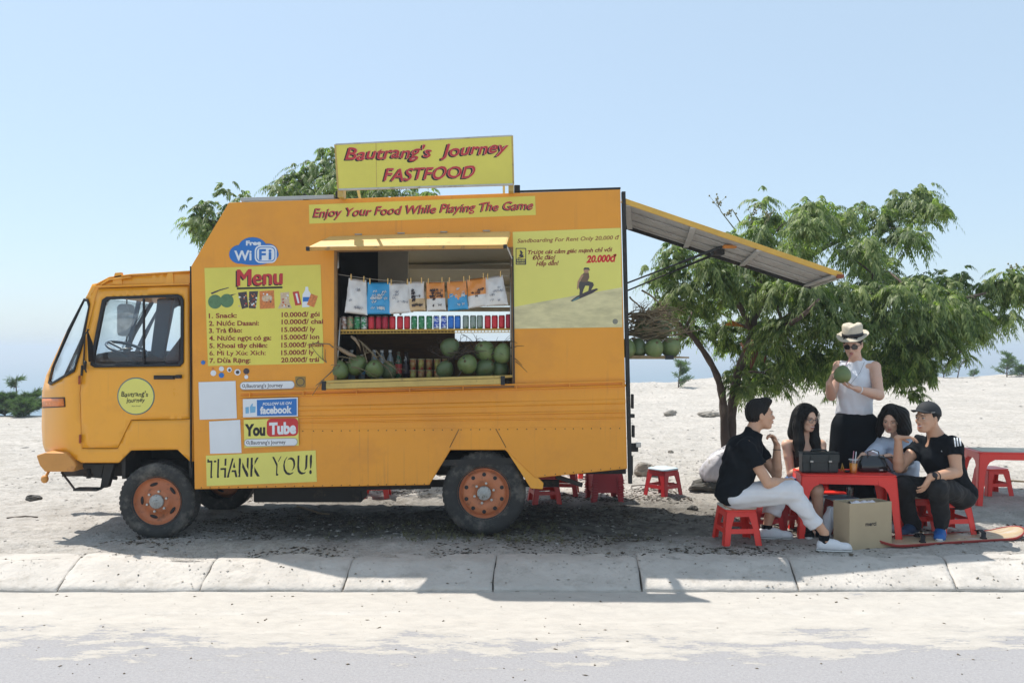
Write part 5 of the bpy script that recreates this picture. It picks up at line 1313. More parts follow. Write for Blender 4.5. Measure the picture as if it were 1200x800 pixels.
# things on and around the table
tt = .553
LEA = mat('dark_leather', (.018, .024, .024), .42, var=.25, vscale=14, bump=.15, bscale=50)
bx0, bx1 = gx(940, .02), gx(983.5, .02); bz1 = W(0, 530.5, .02).z
t_ = thing('briefcase', 'black leather satchel briefcase with two strap buckles standing on the red table', 'briefcase', ((bx0 + bx1) / 2, .06, tt))
mb = MB(); mb.box(((bx0 + bx1) / 2, .07, (tt + bz1) / 2), (bx1 - bx0 - .008, .10, bz1 - tt - .004)); mb.build('case_body', LEA, t_, bevel=.012, bseg=3)
mb = MB(); zf = tt + (bz1 - tt) * .52
mb.hexa([Vector((bx0, .013, zf)), Vector((bx1, .013, zf)), Vector((bx1, .010, bz1 - .01)), Vector((bx0, .010, bz1 - .01))], [Vector((bx0, .02, zf)), Vector((bx1, .02, zf)), Vector((bx1, .02, bz1 - .01)), Vector((bx0, .02, bz1 - .01))])
mb.build('flap', LEA, t_, bevel=.003)
mb = MB(); mb.box(((bx0 + bx1) / 2, .065, bz1 + .001), (bx1 - bx0, .115, .008)); mb.build('top_panel', LEA, t_, bevel=.004)
for f in (.24, .74):
    x = bx0 + (bx1 - bx0) * f; mb = MB(); mb.box((x, .007, zf - .005), (.018, .006, .12)); mb.build('strap', LEA, t_, bevel=.002)
    mb = MB(); mb.box((x, .002, zf + .012), (.026, .006, .014)); mb.build('buckle', STEEL, t_, bevel=.002)
mb = MB(); xm = (bx0 + bx1) / 2; mb.tube([(xm - .07, .065, bz1), (xm - .06, .065, bz1 + .018), (xm, .065, bz1 + .024), (xm + .06, .065, bz1 + .018), (xm + .07, .065, bz1)], .007, 8); mb.build('handle', LEA, t_)
# iced drink
cx, cy = gx(1000, .02), .02
t_ = thing('plastic_cup', 'clear plastic cup of orange iced drink with straws on the red table', 'drink cup', (cx, cy, tt))
CUPG = glass_mat('cup_plastic', (.9, .92, .92), .08)
MB().lathe([(.027, 0), (.036, .115)], (cx, cy, tt), 'z', 18, cap=False).build('cup_wall', CUPG, t_)
MB().lathe([(.0262, .002), (.033, .082), (0, .083)], (cx, cy, tt), 'z', 18).build('drink', mat('orange_drink', (.80, .30, .015), .15, var=.2, vscale=30, sss=.2), t_)
MB().lathe([(.037, .113), (.037, .117), (.036, .117), (.036, .113)], (cx, cy, tt), 'z', 18, cap=False).build('rim', WHT, t_)
for a, b, c, nm_ in ((.01, .028, .18, WHT), (-.012, .008, .185, mat('straw_pink', (.6, .25, .3), .4))):
    mb = MB(); mb.tube([(cx + a, cy, tt + .03), (cx + b, cy + .01, tt + c)], .0035, 6); mb.build('straw', nm_, t_)
# jar / phone clutter beside the case
cx = gx(987, .05); t_ = thing('sunglasses_case', 'small dark and yellow trinket lying between the briefcase and the drink', 'trinket', (cx, .05, tt))
mb = MB(); mb.tube([(cx - .01, .05, tt + .012), (cx + .0, .05, tt + .075), (cx + .014, .05, tt + .012)], .008, 8); mb.build('loop', mat('trinket_gold', (.45, .28, .05), .4, var=.3), t_)
mb = MB(); mb.ell((cx + .045, .06, tt + .012), (.03, .025, .011)); mb.build('pouch', LEA, t_)
# handbag
cx, cy = gx(1022, .12), .12; t_ = thing('handbag', 'glossy black handbag with looping strap under the hand of the woman in blue', 'handbag', (cx, cy, tt))
LG = mat('glossy_leather', (.010, .012, .014), .16, var=.1, bump=.3, bscale=14, coat=.5)
mb = MB(); w0, w1 = .125, .10; hb = .135
ring_ = lambda z, hx_, hy_, r_: [Vector((cx + a, cy + b, tt + z)) for a, b in rrect(-hx_, -hy_, hx_, hy_, r_, 4)]
lv = [ring_(0, .115, .05, .03), ring_(.02, .128, .06, .04), ring_(.075, .122, .055, .04), ring_(.12, .10, .035, .03), ring_(.135, .085, .022, .018)]
vs = [p for r_ in lv for p in r_]; k = len(lv[0]); fs = [(i * k + j, i * k + (j + 1) % k, (i + 1) * k + (j + 1) % k, (i + 1) * k + j) for i in range(len(lv) - 1) for j in range(k)] + [tuple(range(k))[::-1], tuple(range((len(lv) - 1) * k, len(lv) * k))]
mb.add(vs, fs, True); mb.build('bag_body', LG, t_)
mb = MB(); mb.tube([(cx - .05, cy - .03, tt + .12), (cx - .045, cy - .02, tt + .17), (cx + .0, cy - .01, tt + .185), (cx + .045, cy - .02, tt + .17), (cx + .05, cy - .03, tt + .12)], .005, 6); mb.build('handle', LG, t_)
mb = MB(); mb.tube([(cx + .09, cy - .03, tt + .12), (cx + .14, cy - .06, tt + .13), (cx + .19, cy - .07, tt + .08), (cx + .175, cy - .07, tt + .02), (cx + .13, cy - .08, tt + .006)], .005, 6); mb.tube([(cx + .07, cy - .05, tt + .15), (cx + .09, cy - .08, tt + .08), (cx + .125, cy - .08, tt + .008)], .005, 6); mb.build('strap', LG, t_)
mb = MB(); mb.box((cx + .05, cy - .062, tt + .02), (.03, .01, .012)); mb.build('charm', STEEL, t_, bevel=.003)
# paper box bag
KRAFT = mat('kraft_board', (.42, .33, .21), .8, var=.08, vscale=5, bump=.1, bscale=120)
c0 = W(980, 641, -.33); xA, xB, xC = gx(980, -.33), gx(995, -.42), gx(1043, -.30); hz_ = W(0, 588, -.36).z
t_ = thing('paper_box', 'open kraft paper box printed merci on the ground under the red table', 'box', ((xA + xC) / 2, -.25, 0))
pA, pB, pC = Vector((xA, -.27, 0)), Vector((xB, -.43, 0)), Vector((xC, -.33, 0)); pD = pA + (pC - pB)
gA = gz(pB.x, pB.y)
for a, b in ((pA, pB), (pB, pC), (pC, pD), (pD, pA)):
    mb = MB(); n_ = Vector((-(b - a).y, (b - a).x, 0)).normalized() * .004
    q = [a, b, b + Vector((0, 0, hz_)), a + Vector((0, 0, hz_))]; mb.hexa(q, [p + n_ for p in q]); mb.build('side', KRAFT, t_)
mb = MB(); q = [pA, pB, pC, pD]; mb.hexa([p + Vector((0, 0, .004)) for p in q], [p + Vector((0, 0, .008)) for p in q]); mb.build('base', KRAFT, t_)
ux = (pC - pB).normalized(); un = Vector((ux.y, -ux.x, 0))
v, fs = text_mesh('merci', .03, 0); v = v / (v[:, 0].max() - v[:, 0].min()) * .10; v[:, 0] -= v[:, 0].min()
P3 = [pB + ux * (.145 + a[0]) + un * .0015 + Vector((0, 0, hz_ * .52 + a[1])) for a in v]; mb = MB(); mb.add(P3, fs); mb.build('lettering', BLK, t_, fixn=False)
t_ = thing('tissue_sheet', 'crumpled white tissue paper poking out of the kraft box', 'paper', (pB.x + .1, -.30, hz_))
mb = MB(); vs = []; 
for j in range(5):
    for i in range(12):
        u = i / 11; vs.append(pB.lerp(pC, .12 + .6 * u) + Vector((0, .02 + .04 * j, hz_ - .05 + .045 * math.sin(j * .8) + .012 * math.sin(i * 1.9 + j) + random.uniform(-.006, .006))))
mb.add(vs, [(j * 12 + i, j * 12 + i + 1, (j + 1) * 12 + i + 1, (j + 1) * 12 + i) for j in range(4) for i in range(11)], True); o = mb.build('sheet', WHT, t_)
# books on the stool under the table
bx_, by_ = gx(986, .22), .22; z0 = gz(bx_, by_) + .283
for k, (mm, lb_, dx) in enumerate(((WHT, 'white magazine lying on the stool under the table', 0), (mat('pale_blue_cover', (.30, .55, .68), .4), 'pale blue magazine on top of the white one under the table', -.02))):
    t_ = thing('magazine', lb_, 'magazine', (bx_ + dx, by_, z0 + .0 + k * .012), 'magazines under the table'); mb = MB(); mb.box((bx_ + dx, by_ - .02, z0 + .006 + k * .012), (.24, .20, .010), Matrix.Rotation(R(6 + 8 * k), 3, 'Z')); mb.build('cover', mm, t_, bevel=.002)
q = Vector((bx_ + .06, by_ - .03, z0 + .024)); t_ = thing('plastic_cup', 'small clear empty cup on the magazines under the table', 'cup', q); MB().lathe([(.024, 0), (.031, .08)], q, 'z', 14, cap=False).build('cup_wall', CUPG, t_)
# snow-white carrier bag frame by the table leg
q = Vector((gx(967, .05), .05, gz(gx(967, .05), .05) - .003)); t_ = thing('carrier_bag', 'thin white carrier bag standing beside the table leg', 'bag', q)
mb = MB(); vs = []
for j in range(7):
    for i in range(14):
        a = 2 * PI * i / 14; r_ = .05 + .012 * math.sin(i * 2.3 + j) - .02 * (j > 4); vs.append(q + Vector((r_ * math.cos(a) * .9 + .05 * j / 6, r_ * math.sin(a), .04 * j + .01 * math.sin(i * 3.1) * (j == 6))))
mb.add(vs, [(j * 14 + i, j * 14 + (i + 1) % 14, (j + 1) * 14 + (i + 1) % 14, (j + 1) * 14 + i) for j in range(6) for i in range(14)], True); mb.build('bag_skin', WHT, t_)
# sandboard
q = Vector((gx(1100, -.1), -.1, 0)); zb = max(gz(gx(1040, -.2), -.2), gz(gx(1150, -.05), -.05), gz(q.x, q.y)) + .004
t_ = thing('sandboard', 'wooden sandboard with red edge and black foot straps lying on the sand', 'sandboard', (q.x, q.y, zb))
e0, e1 = W(1016, 638, 0), W(1190, 627, 0); e0 = Vector((gx(1013, -.25), -.27, 0)); e1 = Vector((gx(1191, .12), .07, 0)); L = (e1 - e0).length; ax_ = (e1 - e0).normalized(); sd = Vector((-ax_.y, ax_.x, 0)); n_ = 36; A, B = [], []
def bw(t): return .175 * (1 - abs(2 * t - 1) ** 5.5) ** .5 * (1 - .18 * math.sin(PI * t)) if 0 < t < 1 else 0.0
def bzz(t): return zb + .006 + .055 * max(0, abs(2 * t - 1) - .72) ** 1.6 / .28 ** 1.6
top = MB(); vs = []; fs = []
for i in range(n_ + 1):
    t = .5 - .5 * math.cos(PI * i / n_); c = e0 + ax_ * L * t; w_ = max(bw(t), .002)
    for s_ in (-1, -.5, 0, .5, 1): vs.append(c + sd * w_ * s_ + Vector((0, 0, bzz(t))))
fs = [(i * 5 + j, i * 5 + j + 1, (i + 1) * 5 + j + 1, (i + 1) * 5 + j) for i in range(n_) for j in range(4)]
mb = MB(); mb.add(vs, fs, True); o = mb.build('deck', [mat('board_wood', (.46, .34, .20), .45, var=.15, vscale=8, stretch=(1, 6, 1), stain=(.5, .48, .44), stainscale=5, stainlo=.5, stainhi=.65)], t_); s_ = o.modifiers.new('t', 'SOLIDIFY'); s_.thickness = .006; s_.offset = 1
mb = MB(); vs2 = [Vector(v_) - Vector((0, 0, .010)) for v_ in vs]; mb.add(vs2, fs, True); o = mb.build('base_sheet', mat('board_red', (.36, .035, .025), .4), t_); s_ = o.modifiers.new('t', 'SOLIDIFY'); s_.thickness = .010; s_.offset = 0
rim = [vs[i * 5] for i in range(n_ + 1)] + [vs[i * 5 + 4] for i in range(n_, -1, -1)]; mb = MB(); mb.tube(rim + [rim[0]], .006, 6); mb.build('edge_band', MATS['board_red'], t_)
for t in (.33, .72):
    c = e0 + ax_ * L * t; mb = MB(); pts = [c - sd * .10 + Vector((0, 0, zb + .012)) - ax_ * .04, c - sd * .06 + Vector((0, 0, zb + .045)), c + Vector((0, 0, zb + .055)) + ax_ * .02, c + sd * .05 + Vector((0, 0, zb + .04)) + ax_ * .03, c + sd * .09 + Vector((0, 0, zb + .012)) + ax_ * .06]
    for k in range(len(pts) - 1): mb.beam(pts[k], pts[k + 1], .035, .006)
    mb.build('foot_strap', mat('strap_black', (.015, .015, .017), .7), t_)
    for p in (pts[0], pts[-1]): mb = MB(); mb.box(p, (.04, .04, .012)); mb.build('strap_anchor', MATS['strap_black'], t_, bevel=.002)
# ---------------------------------------------------------------- trees, shrubs, rocks, litter
def leaf_material(name, a, b, c):
    m = bpy.data.materials.new(name); m.use_nodes = True
    n, l = m.node_tree.nodes, m.node_tree.links; p = n['Principled BSDF']
    g = n.new('ShaderNodeNewGeometry')
    t = n.new('ShaderNodeTexNoise'); t.inputs['Scale'].default_value = 2.6; t.inputs['Detail'].default_value = 3; l.new(g.outputs['Position'], t.inputs['Vector'])
    wn = n.new('ShaderNodeTexWhiteNoise'); l.new(g.outputs['Random Per Island'], wn.inputs['Value']) if 'Value' in wn.inputs else None
    ad = n.new('ShaderNodeMath'); ad.operation = 'MULTIPLY_ADD'; ad.inputs[1].default_value = .5; l.new(g.outputs['Random Per Island'], ad.inputs[0]); l.new(t.outputs[0], ad.inputs[2])
    cr = n.new('ShaderNodeValToRGB'); cr.color_ramp.elements[0].position = .42; cr.color_ramp.elements[0].color = (*a, 1); cr.color_ramp.elements[1].position = 1.0; cr.color_ramp.elements[1].color = (*c, 1)
    e = cr.color_ramp.elements.new(.72); e.color = (*b, 1)
    l.new(ad.outputs[0], cr.inputs[0]); l.new(cr.outputs[0], p.inputs['Base Color'])
    p.inputs['Roughness'].default_value = .5; p.inputs['Specular IOR Level'].default_value = .3
    tr = n.new('ShaderNodeBsdfTranslucent'); sc = n.new('ShaderNodeVectorMath'); sc.operation = 'MULTIPLY'; sc.inputs[1].default_value = (1.6, 2.0, .8); l.new(cr.outputs[0], sc.inputs[0]); l.new(sc.outputs[0], tr.inputs[0])
    mx = n.new('ShaderNodeMixShader'); mx.inputs[0].default_value = .40; l.new(p.outputs[0], mx.inputs[1]); l.new(tr.outputs[0], mx.inputs[2]); l.new(mx.outputs[0], n['Material Output'].inputs[0])
    return m
LEAF = leaf_material('leaf_green', (.055, .088, .032), (.125, .172, .058), (.28, .315, .13))
NEEDLE = leaf_material('needle_green', (.05, .085, .05), (.08, .12, .06), (.12, .16, .09))
BARK = mat('bark', (.10, .07, .055), .9, var=.35, vscale=10, bump=.8, bscale=30, stretch=(1, 1, .35), stain=(.22, .17, .13), stainscale=6, stainlo=.5, stainhi=.65)
def frond_leaves(C, Rc, nf, rng, L0=.30, ll=.064):
    """pinnate fronds arching out of a branch tip and hanging; returns leaflet quads (k,4,3)"""
    az = rng.uniform(0, 2 * PI, nf); el = rng.uniform(-.25, 1.15, nf); L = L0 * rng.uniform(.75, 1.2, nf) * (Rc / .32)
    dh = np.stack([np.cos(az), np.sin(az), 0 * az], 1)
    base = C + rng.normal(0, .045, (nf, 3)) + dh * .03
    npair = 9
    s = (np.arange(npair) + 1.5) / (npair + 1)
    S = s[None, :, None]
    ce, se = np.cos(el)[:, None, None], np.sin(el)[:, None, None]
    P = base[:, None, :] + L[:, None, None] * (dh[:, None, :] * (ce * S) + np.array([0, 0, 1.])[None, None] * (se * S - .85 * S ** 2))
    T = dh[:, None, :] * ce + np.array([0, 0, 1.]) * (se - 1.7 * S); T /= np.linalg.norm(T, axis=2, keepdims=True)
    side = np.cross(T, np.array([0, 0, 1.])); side /= np.linalg.norm(side, axis=2, keepdims=True) + 1e-6
    out = []
    for sg in (-1, 1):
        d = T * .55 + side * sg * .8 + np.array([0, 0, -.75]) + rng.normal(0, .16, P.shape); d /= np.linalg.norm(d, axis=2, keepdims=True)
        w = np.cross(d, np.cross(side, T)); w /= np.linalg.norm(w, axis=2, keepdims=True) + 1e-6
        ln = ll * rng.uniform(.8, 1.2, P.shape[:2])[..., None] * (1.15 - .5 * S)
        b0 = P; mid = P + d * ln * .45; tip = P + d * ln + T * ln * .22 + np.array([0, 0, -.012])
        wd = w * ln * .165
        out.append(np.stack([b0, mid - wd, tip, mid + wd], 2).reshape(-1, 4, 3))
    # rachis as thin blade
    P0 = P[:, :-1]; P1 = P[:, 1:]; ww = side[:, :-1] * .0022
    out.append(np.stack([P0 - ww, P1 - ww, P1 + ww, P0 + ww], 2).reshape(-1, 4, 3))
    return np.concatenate(out)
def quads_mesh(name, Q, m, parent=None, kind=None):
    o_w = Vector(ORG[parent.name]) if parent else Vector()
    V = Q.reshape(-1, 3) - np.array(o_w); F = np.arange(len(V)).reshape(-1, 4)
    me = bpy.data.meshes.new(name); me.vertices.add(len(V)); me.vertices.foreach_set('co', V.ravel())
    me.loops.add(F.size); me.loops.foreach_set('vertex_index', F.ravel()); me.polygons.add(len(F))
    me.polygons.foreach_set('loop_start', np.arange(0, F.size, 4)); me.update(calc_edges=True); me.validate(); me.materials.append(m)
    o = bpy.data.objects.new(name, me); COL.objects.link(o); o.parent = parent; ORG[o.name] = o_w
    if kind: o['kind'] = kind
    return o
def grow(t_, nodes, tips, seed, m=BARK):
    """branches from the skeleton nodes to the tips"""
    rng = random.Random(seed); mb = MB()
    for C in tips:
        best = min(nodes, key=lambda n_: (n_[0] - C).length + .6 * max(0, n_[0].z - C.z) )
        p, r0 = best; L = (C - p).length; mid1 = p.lerp(C, .35) + Vector((rng.gauss(0, .05), rng.gauss(0, .05), .12 * L)); mid2 = p.lerp(C, .7) + Vector((rng.gauss(0, .05), rng.gauss(0, .05), .10 * L))
        r_ = min(r0 * .7, .012 + .016 * L); mb.tube([p, mid1, mid2, C], [r_, r_ * .75, r_ * .5, .005], 6)
        nodes.append((mid2, r_ * .55))
    o = mb.build('branches', m, t_); o['kind'] = 'stuff'; return o
rng = np.random.default_rng(11)
ty0 = 2.35
tb = W(853, 575, ty0); tb.z = gz(tb.x, ty0) - .02
t_ = thing('neem_tree', 'leafy green drooping tree with a forked trunk behind the seated group', 'tree', tb)
def tubeW(pts, rad, name='trunk', parent=None, n=14):
    P3 = []
    for i, p in enumerate(pts):
        P3.append(Vector(p))
    # smooth resample
    out, rr = [], []
    for i in range(len(P3) - 1):
        p0 = P3[max(i - 1, 0)]; p1, p2 = P3[i], P3[i + 1]; p3 = P3[min(i + 2, len(P3) - 1)]
        for k in range(5):
            t = k / 5; out.append(.5 * ((2 * p1) + (p2 - p0) * t + (2 * p0 - 5 * p1 + 4 * p2 - p3) * t * t + (3 * p1 - p0 - 3 * p2 + p3) * t ** 3)); rr.append(rad[i] + (rad[i + 1] - rad[i]) * t)
    out.append(P3[-1]); rr.append(rad[-1])
    mb = MB(); mb.tube(out, [r_ * (1 + .10 * math.sin(i * 1.9)) for i, r_ in enumerate(rr)], n); return mb.build(name, BARK, parent), list(zip(out, rr))
y_ = ty0
_, nA = tubeW([tb, W(856, 525, y_), W(858, 480, y_), W(864, 440, y_ - .02), W(877, 405, y_ - .1), W(884, 372, y_ - .1), W(890, 330, y_), W(905, 290, y_ + .1)], [.080, .058, .052, .048, .044, .038, .03, .02], 'trunk', t_)
_, nB = tubeW([W(852, 560, y_ - .05) - Vector((0, 0, .1)), W(849, 500, y_ - .09), W(846, 462, y_ - .12), W(838, 435, y_ - .15), W(820, 405, y_ - .2), W(803, 385, y_ - .2), W(785, 372, y_ - .2), W(768, 360, y_ - .2)], [.05, .046, .042, .036, .03, .026, .018, .01], 'limb', t_)
_, nC = tubeW([W(875, 408, y_ - .1), W(893, 392, y_ - .3), W(925, 372, y_ - .5), W(965, 352, y_ - .6), (W(1010, 345, y_ - .6)), W(1060, 348, y_ - .5), W(1110, 352, y_ - .4), W(1170, 340, y_ - .3)], [.05, .05, .045, .04, .034, .028, .02, .01], 'limb', t_)
_, nD = tubeW([W(884, 372, y_ - .1), W(905, 340, y_ + .2), W(950, 300, y_ + .6), W(1000, 275, y_ + .7), W(1062, 255, y_ + .6)], [.04, .036, .03, .022, .01], 'limb', t_)
_, nE = tubeW([W(880, 385, y_ - .1), W(860, 345, y_ - .3), W(840, 310, y_ - .5), W(815, 290, y_ - .5)], [.035, .03, .02, .01], 'limb', t_)
_, nF = tubeW([W(893, 392, y_ - .3), W(915, 385, 1.3), W(940, 370, .9), W(960, 350, .75)], [.035, .03, .022, .01], 'limb', t_)
nodes = [(Vector(p), r_) for L_ in (nA[8:], nB[12:], nC, nD, nE, nF) for p, r_ in L_]
crown = [ # px, py, list of depths, radius (m)
 (905, 262, (2.6,), .34), (893, 285, (2.0,), .3), (950, 252, (2.9, 2.0), .36), (985, 262, (2.5, 3.2), .36), (1030, 262, (2.8,), .32), (1072, 238, (2.9,), .34), (1090, 252, (2.7,), .26), (1052, 245, (3.1,), .28), (1060, 285, (2.5,), .34), (925, 300, (1.6, 3.0), .34), (968, 300, (2.1, 3.2), .34), (1010, 300, (1.9, 3.0), .36), (1035, 320, (2.4,), .32),
 (880, 315, (2.8, 1.8), .32), (792, 300, (1.8,), .28), (775, 325, (2.1,), .27), (800, 338, (1.7, 2.6), .32), (832, 322, (2.4, 1.5), .33), (790, 362, (1.9,), .26), (820, 365, (2.6,), .3), (850, 345, (1.6, 3.0), .32), (848, 385, (2.9,), .3), (812, 395, (2.8,), .24),
 (880, 350, (1.4, 3.2), .33), (915, 345, (1.3, 2.6), .34), (950, 348, (1.1, 2.8), .34), (990, 345, (1.5, 2.7), .34), (900, 395, (1.6, 3.1), .32), (885, 425, (2.0, 3.0), .30), (925, 385, (1.2, 3.0), .34), (960, 392, (1.7, 2.6), .34), (905, 445, (2.4,), .27), (888, 452, (2.9,), .24), (1058, 448, (2.2,), .22), (1085, 432, (2.1,), .22), (965, 420, (2.0,), .28), (1000, 445, (2.8,), .24), (935, 428, (1.9, 2.9), .32), (955, 440, (2.8,), .26), (872, 458, (2.2,), .22),
 (1030, 345, (1.6, 2.8), .34), (1072, 340, (2.0, 2.8), .33), (1108, 350, (1.8, 2.6), .34), (1138, 362, (2.1,), .3), (1060, 378, (1.4, 2.7), .34), (1098, 385, (1.9, 2.6), .33), (1130, 390, (2.2,), .28), (1082, 410, (1.7,), .30), (1050, 415, (2.0, 2.9), .32), (1020, 385, (1.5, 2.8), .34), (1012, 420, (2.4,), .3), (1110, 408, (2.3,), .24), (985, 425, (2.6, 3.1), .3), (1040, 440, (2.5,), .24), (1070, 432, (2.3,), .24),
 (1095, 365, (1.4,), .3), (1125, 372, (1.6, 2.8), .3), (1105, 400, (1.5,), .27), (1080, 395, (2.9,), .3), (1145, 380, (2.4,), .25), (1055, 350, (1.2,), .3), (1168, 338, (2.2,), .25), (1188, 335, (2.0,), .26), (1180, 352, (2.3,), .24), (1205, 345, (2.2,), .28), (990, 380, (1.2,), .32), (860, 300, (2.3,), .26), (1120, 335, (2.4,), .26), (945, 275, (1.3,), .3), (860, 410, (3.1,), .26)]
Q = []; tips = []
for px, py, ds, r_ in crown:
    for y in ds:
        if rng.random() < .13 and len(ds) > 1: continue
        C = W(px + rng.uniform(-4, 4), py + rng.uniform(-3, 3) - 4, y); tips.append(C)
        Q.append(frond_leaves(np.array(C), r_, int(44 * (r_ / .33) ** 1.5), rng))
        for k in range(2):
            C2 = np.array(C) + rng.normal(0, .13, 3) * np.array([1, 1, .8]); Q.append(frond_leaves(C2, r_ * .72, 16, rng)); 
            if k < 1: tips.append(Vector(C2))
crown_o = quads_mesh('crown', np.concatenate(Q), LEAF, t_, 'stuff')
grow(t_, nodes, tips, 3)
# bare flowering sprigs above the crown
mb = MB()
for a in (((862, 270), (845, 248), (838, 232)), ((868, 262), (858, 245), (852, 250)), ((884, 270), (880, 255), (884, 245)), ((893, 270), (898, 258), (902, 250)), ((1182, 330), (1188, 320), (1186, 312))):
    P3 = [W(x, y, 2.2) for x, y in a]; mb.tube(P3, [.007, .005, .003], 5)
    for k in range(14):
        q = P3[2].lerp(P3[1], random.random() * .6) + Vector((random.gauss(0, .04), random.gauss(0, .04), random.gauss(0, .03))); mb.tube([P3[1].lerp(P3[2], random.random()), q], .0022, 3); mb.ell(q, (.010, .010, .012), None, 5, 4)
o = mb.build('flower_sprig', mat('sprig', (.22, .20, .10), .8), t_); o['kind'] = 'stuff'
mb = MB()
for (a, b_, r_) in (((884, 395), (880, 432), .045), ((893, 398), (896, 425), .03), ((868, 402), (874, 418), .02)): mb.tube([W(*a, 1.9), W((a[0] + b_[0]) / 2 + 2, (a[1] + b_[1]) / 2, 1.85), W(*b_, 1.9)], [r_ * .6, r_, r_ * .2], 7)
mb.build('dead_leaf_clump', mat('dead_leaf', (.16, .065, .03), .9, var=.4, vscale=12), t_)
mb = MB(); P3 = [W(*p, 1.85) for p in ((849, 381), (857, 376), (866, 378), (873, 383))]; mb.add([P3[0], P3[1] + Vector((0, 0, .01)), P3[3], P3[2] - Vector((0, 0, .02)), P3[1] - Vector((0, 0, .02))], [(0, 4, 3, 2)[::-1], (0, 1, 2, 4)], False)
mb.build('orange_ribbon', mat('ribbon_orange', (.65, .2, .03), .7), t_)
mb = MB()
for k in range(3): mb.lathe([(.083, 0), (.086, .006), (.083, .012)], W(856.5, 519, ty0) + Vector((0, 0, k * .012)), 'z', 16, cap=False)
mb.build('tie_cord', mat('cord_pink', (.4, .15, .12), .8), t_)

# second tree behind the truck
tb2 = W(395, 560, 3.6); tb2.z = gz(tb2.x, 3.6) - .02
t_ = thing('neem_tree', 'leafy tree growing behind the truck, its crown showing above the roof', 'tree', tb2)
_, n1 = tubeW([tb2, W(398, 480, 3.6), W(390, 400, 3.7), W(380, 330, 3.7), W(372, 270, 3.7), W(370, 225, 3.7)], [.10, .08, .07, .055, .04, .02], 'trunk', t_)
_, n2 = tubeW([W(388, 380, 3.7), W(340, 310, 3.5), W(290, 270, 3.4), W(240, 258, 3.4)], [.05, .04, .03, .01], 'limb', t_)
_, n3 = tubeW([W(380, 330, 3.7), W(420, 280, 3.8), W(480, 240, 3.9)], [.045, .03, .01], 'limb', t_)
nodes = [(Vector(p), r_) for L_ in (n1[8:], n2, n3) for p, r_ in L_]; Q = []; tips = []
for px, py, y, r_ in ((345, 212, 3.6, .34), (372, 200, 3.8, .36), (400, 205, 3.6, .34), (388, 222, 3.2, .34), (350, 232, 3.9, .32), (420, 222, 3.9, .34), (450, 225, 3.7, .3), (490, 232, 3.8, .3), (500, 238, 3.6, .24), (330, 222, 3.3, .24),
                      (292, 238, 3.5, .24), (310, 245, 3.6, .28), (275, 243, 3.4, .18), (240, 255, 3.4, .26), (228, 262, 3.3, .22), (252, 262, 3.5, .26), (245, 275, 3.2, .2), (390, 192, 3.9, .22), (465, 215, 4.0, .22), (330, 260, 3.7, .34), (390, 270, 3.8, .36), (450, 270, 3.8, .34), (286, 275, 3.6, .3), (430, 245, 3.5, .3)):
    C = W(px, py, y); tips.append(C); Q.append(frond_leaves(np.array(C), r_, int(44 * (r_ / .33) ** 1.3), rng)); Q.append(frond_leaves(np.array(C) + rng.normal(0, .12, 3), r_ * .7, 16, rng))
quads_mesh('crown', np.concatenate(Q), LEAF, t_, 'stuff'); grow(t_, nodes, tips, 5)

# small casuarina pines on the dune edge
def pine(label, px, py0, py1, y, seed, wid=.55, bend=0, dens=1.0, cat='young pine', grp='young pines on the dune edge'):
    r_ = random.Random(seed); x = (px - 600) * (CAMD + y) / FPX; zb = gz(x, y); H = CAMZ - (py1 - 408) * (CAMD + y) / FPX - zb
    t_ = thing('young_pine', label, cat, (x, y, zb - .05), grp); b0 = Vector((x, y, zb - .05)); top = b0 + Vector((bend * H, 0, H)); mb = MB()
    tr = [b0.lerp(top, i / 6) + Vector((bend * H * -.2 * math.sin(PI * i / 6), 0, 0)) for i in range(7)]; mb.tube(tr, [.035 * H / 1.5 * (1 - .85 * i / 6) + .004 for i in range(7)], 7); mb.build('trunk', BARK, t_)
    Q = []; mb = MB()
    for k in range(int(20 * dens)):
        f = r_.uniform(.08, 1); p = tr[min(5, int(f * 6))].lerp(tr[min(6, int(f * 6) + 1)], f * 6 % 1); a = r_.uniform(0, 2 * PI); L = H * wid * (1.05 - .75 * f) * r_.uniform(.6, 1.1)
        e = p + Vector((math.cos(a) * L, math.sin(a) * L, L * r_.uniform(.25, .7))); mb.tube([p, p.lerp(e, .5) - Vector((0, 0, .06 * L)), e], [.012, .008, .003], 4)
        for j in range(int(60 * dens)):
            g_ = r_.uniform(.15, 1.05); q = p.lerp(e, g_); d = Vector((r_.gauss(0, 1), r_.gauss(0, 1), r_.gauss(.25, .8))).normalized() * r_.uniform(.08, .19) * (H / 1.5 * .5 + .5) + (e - p).normalized() * .06; w_ = d.cross(Vector((r_.random(), r_.random(), .3))).normalized() * .0085 * (H / 1.5 * .4 + .6)
            Q.append([q - w_, q + d * .6 - w_, q + d, q + d * .5 + w_])
    o = mb.build('branches', BARK, t_); o['kind'] = 'stuff'
    quads_mesh('crown', np.array([[list(v) for v in q] for q in Q]), NEEDLE, t_, 'stuff'); return t_
pine('small feathery pine on the dune edge just right of the truck tray', 795, 455, 421, 22, 1, .5, .1, 1.2)
pine('slender young pine right of the tree crown, left of the leaning one', 1106, 450, 419, 25, 2, .5, -.1, .7)
pine('leaning young pine with a flat top on the dune at right', 1122, 450, 416, 25, 3, .6, .35, .7)
pine('tiny pine standing right of the leaning young pine', 1141, 450, 431, 25.5, 4, .6, .1, .6)
pine('bushy pine with a bare leader near the right photo edge', 1180, 450, 414, 24, 5, .55, .0, 1.2)
pine('low bushy pine cut by the right photo edge', 1197, 450, 428, 24, 6, .8, .2, 1.3)
pine('tall thin pine rising from the bushes at the left edge', 20, 488, 441, 12.6, 7, .35, -.03, .9)
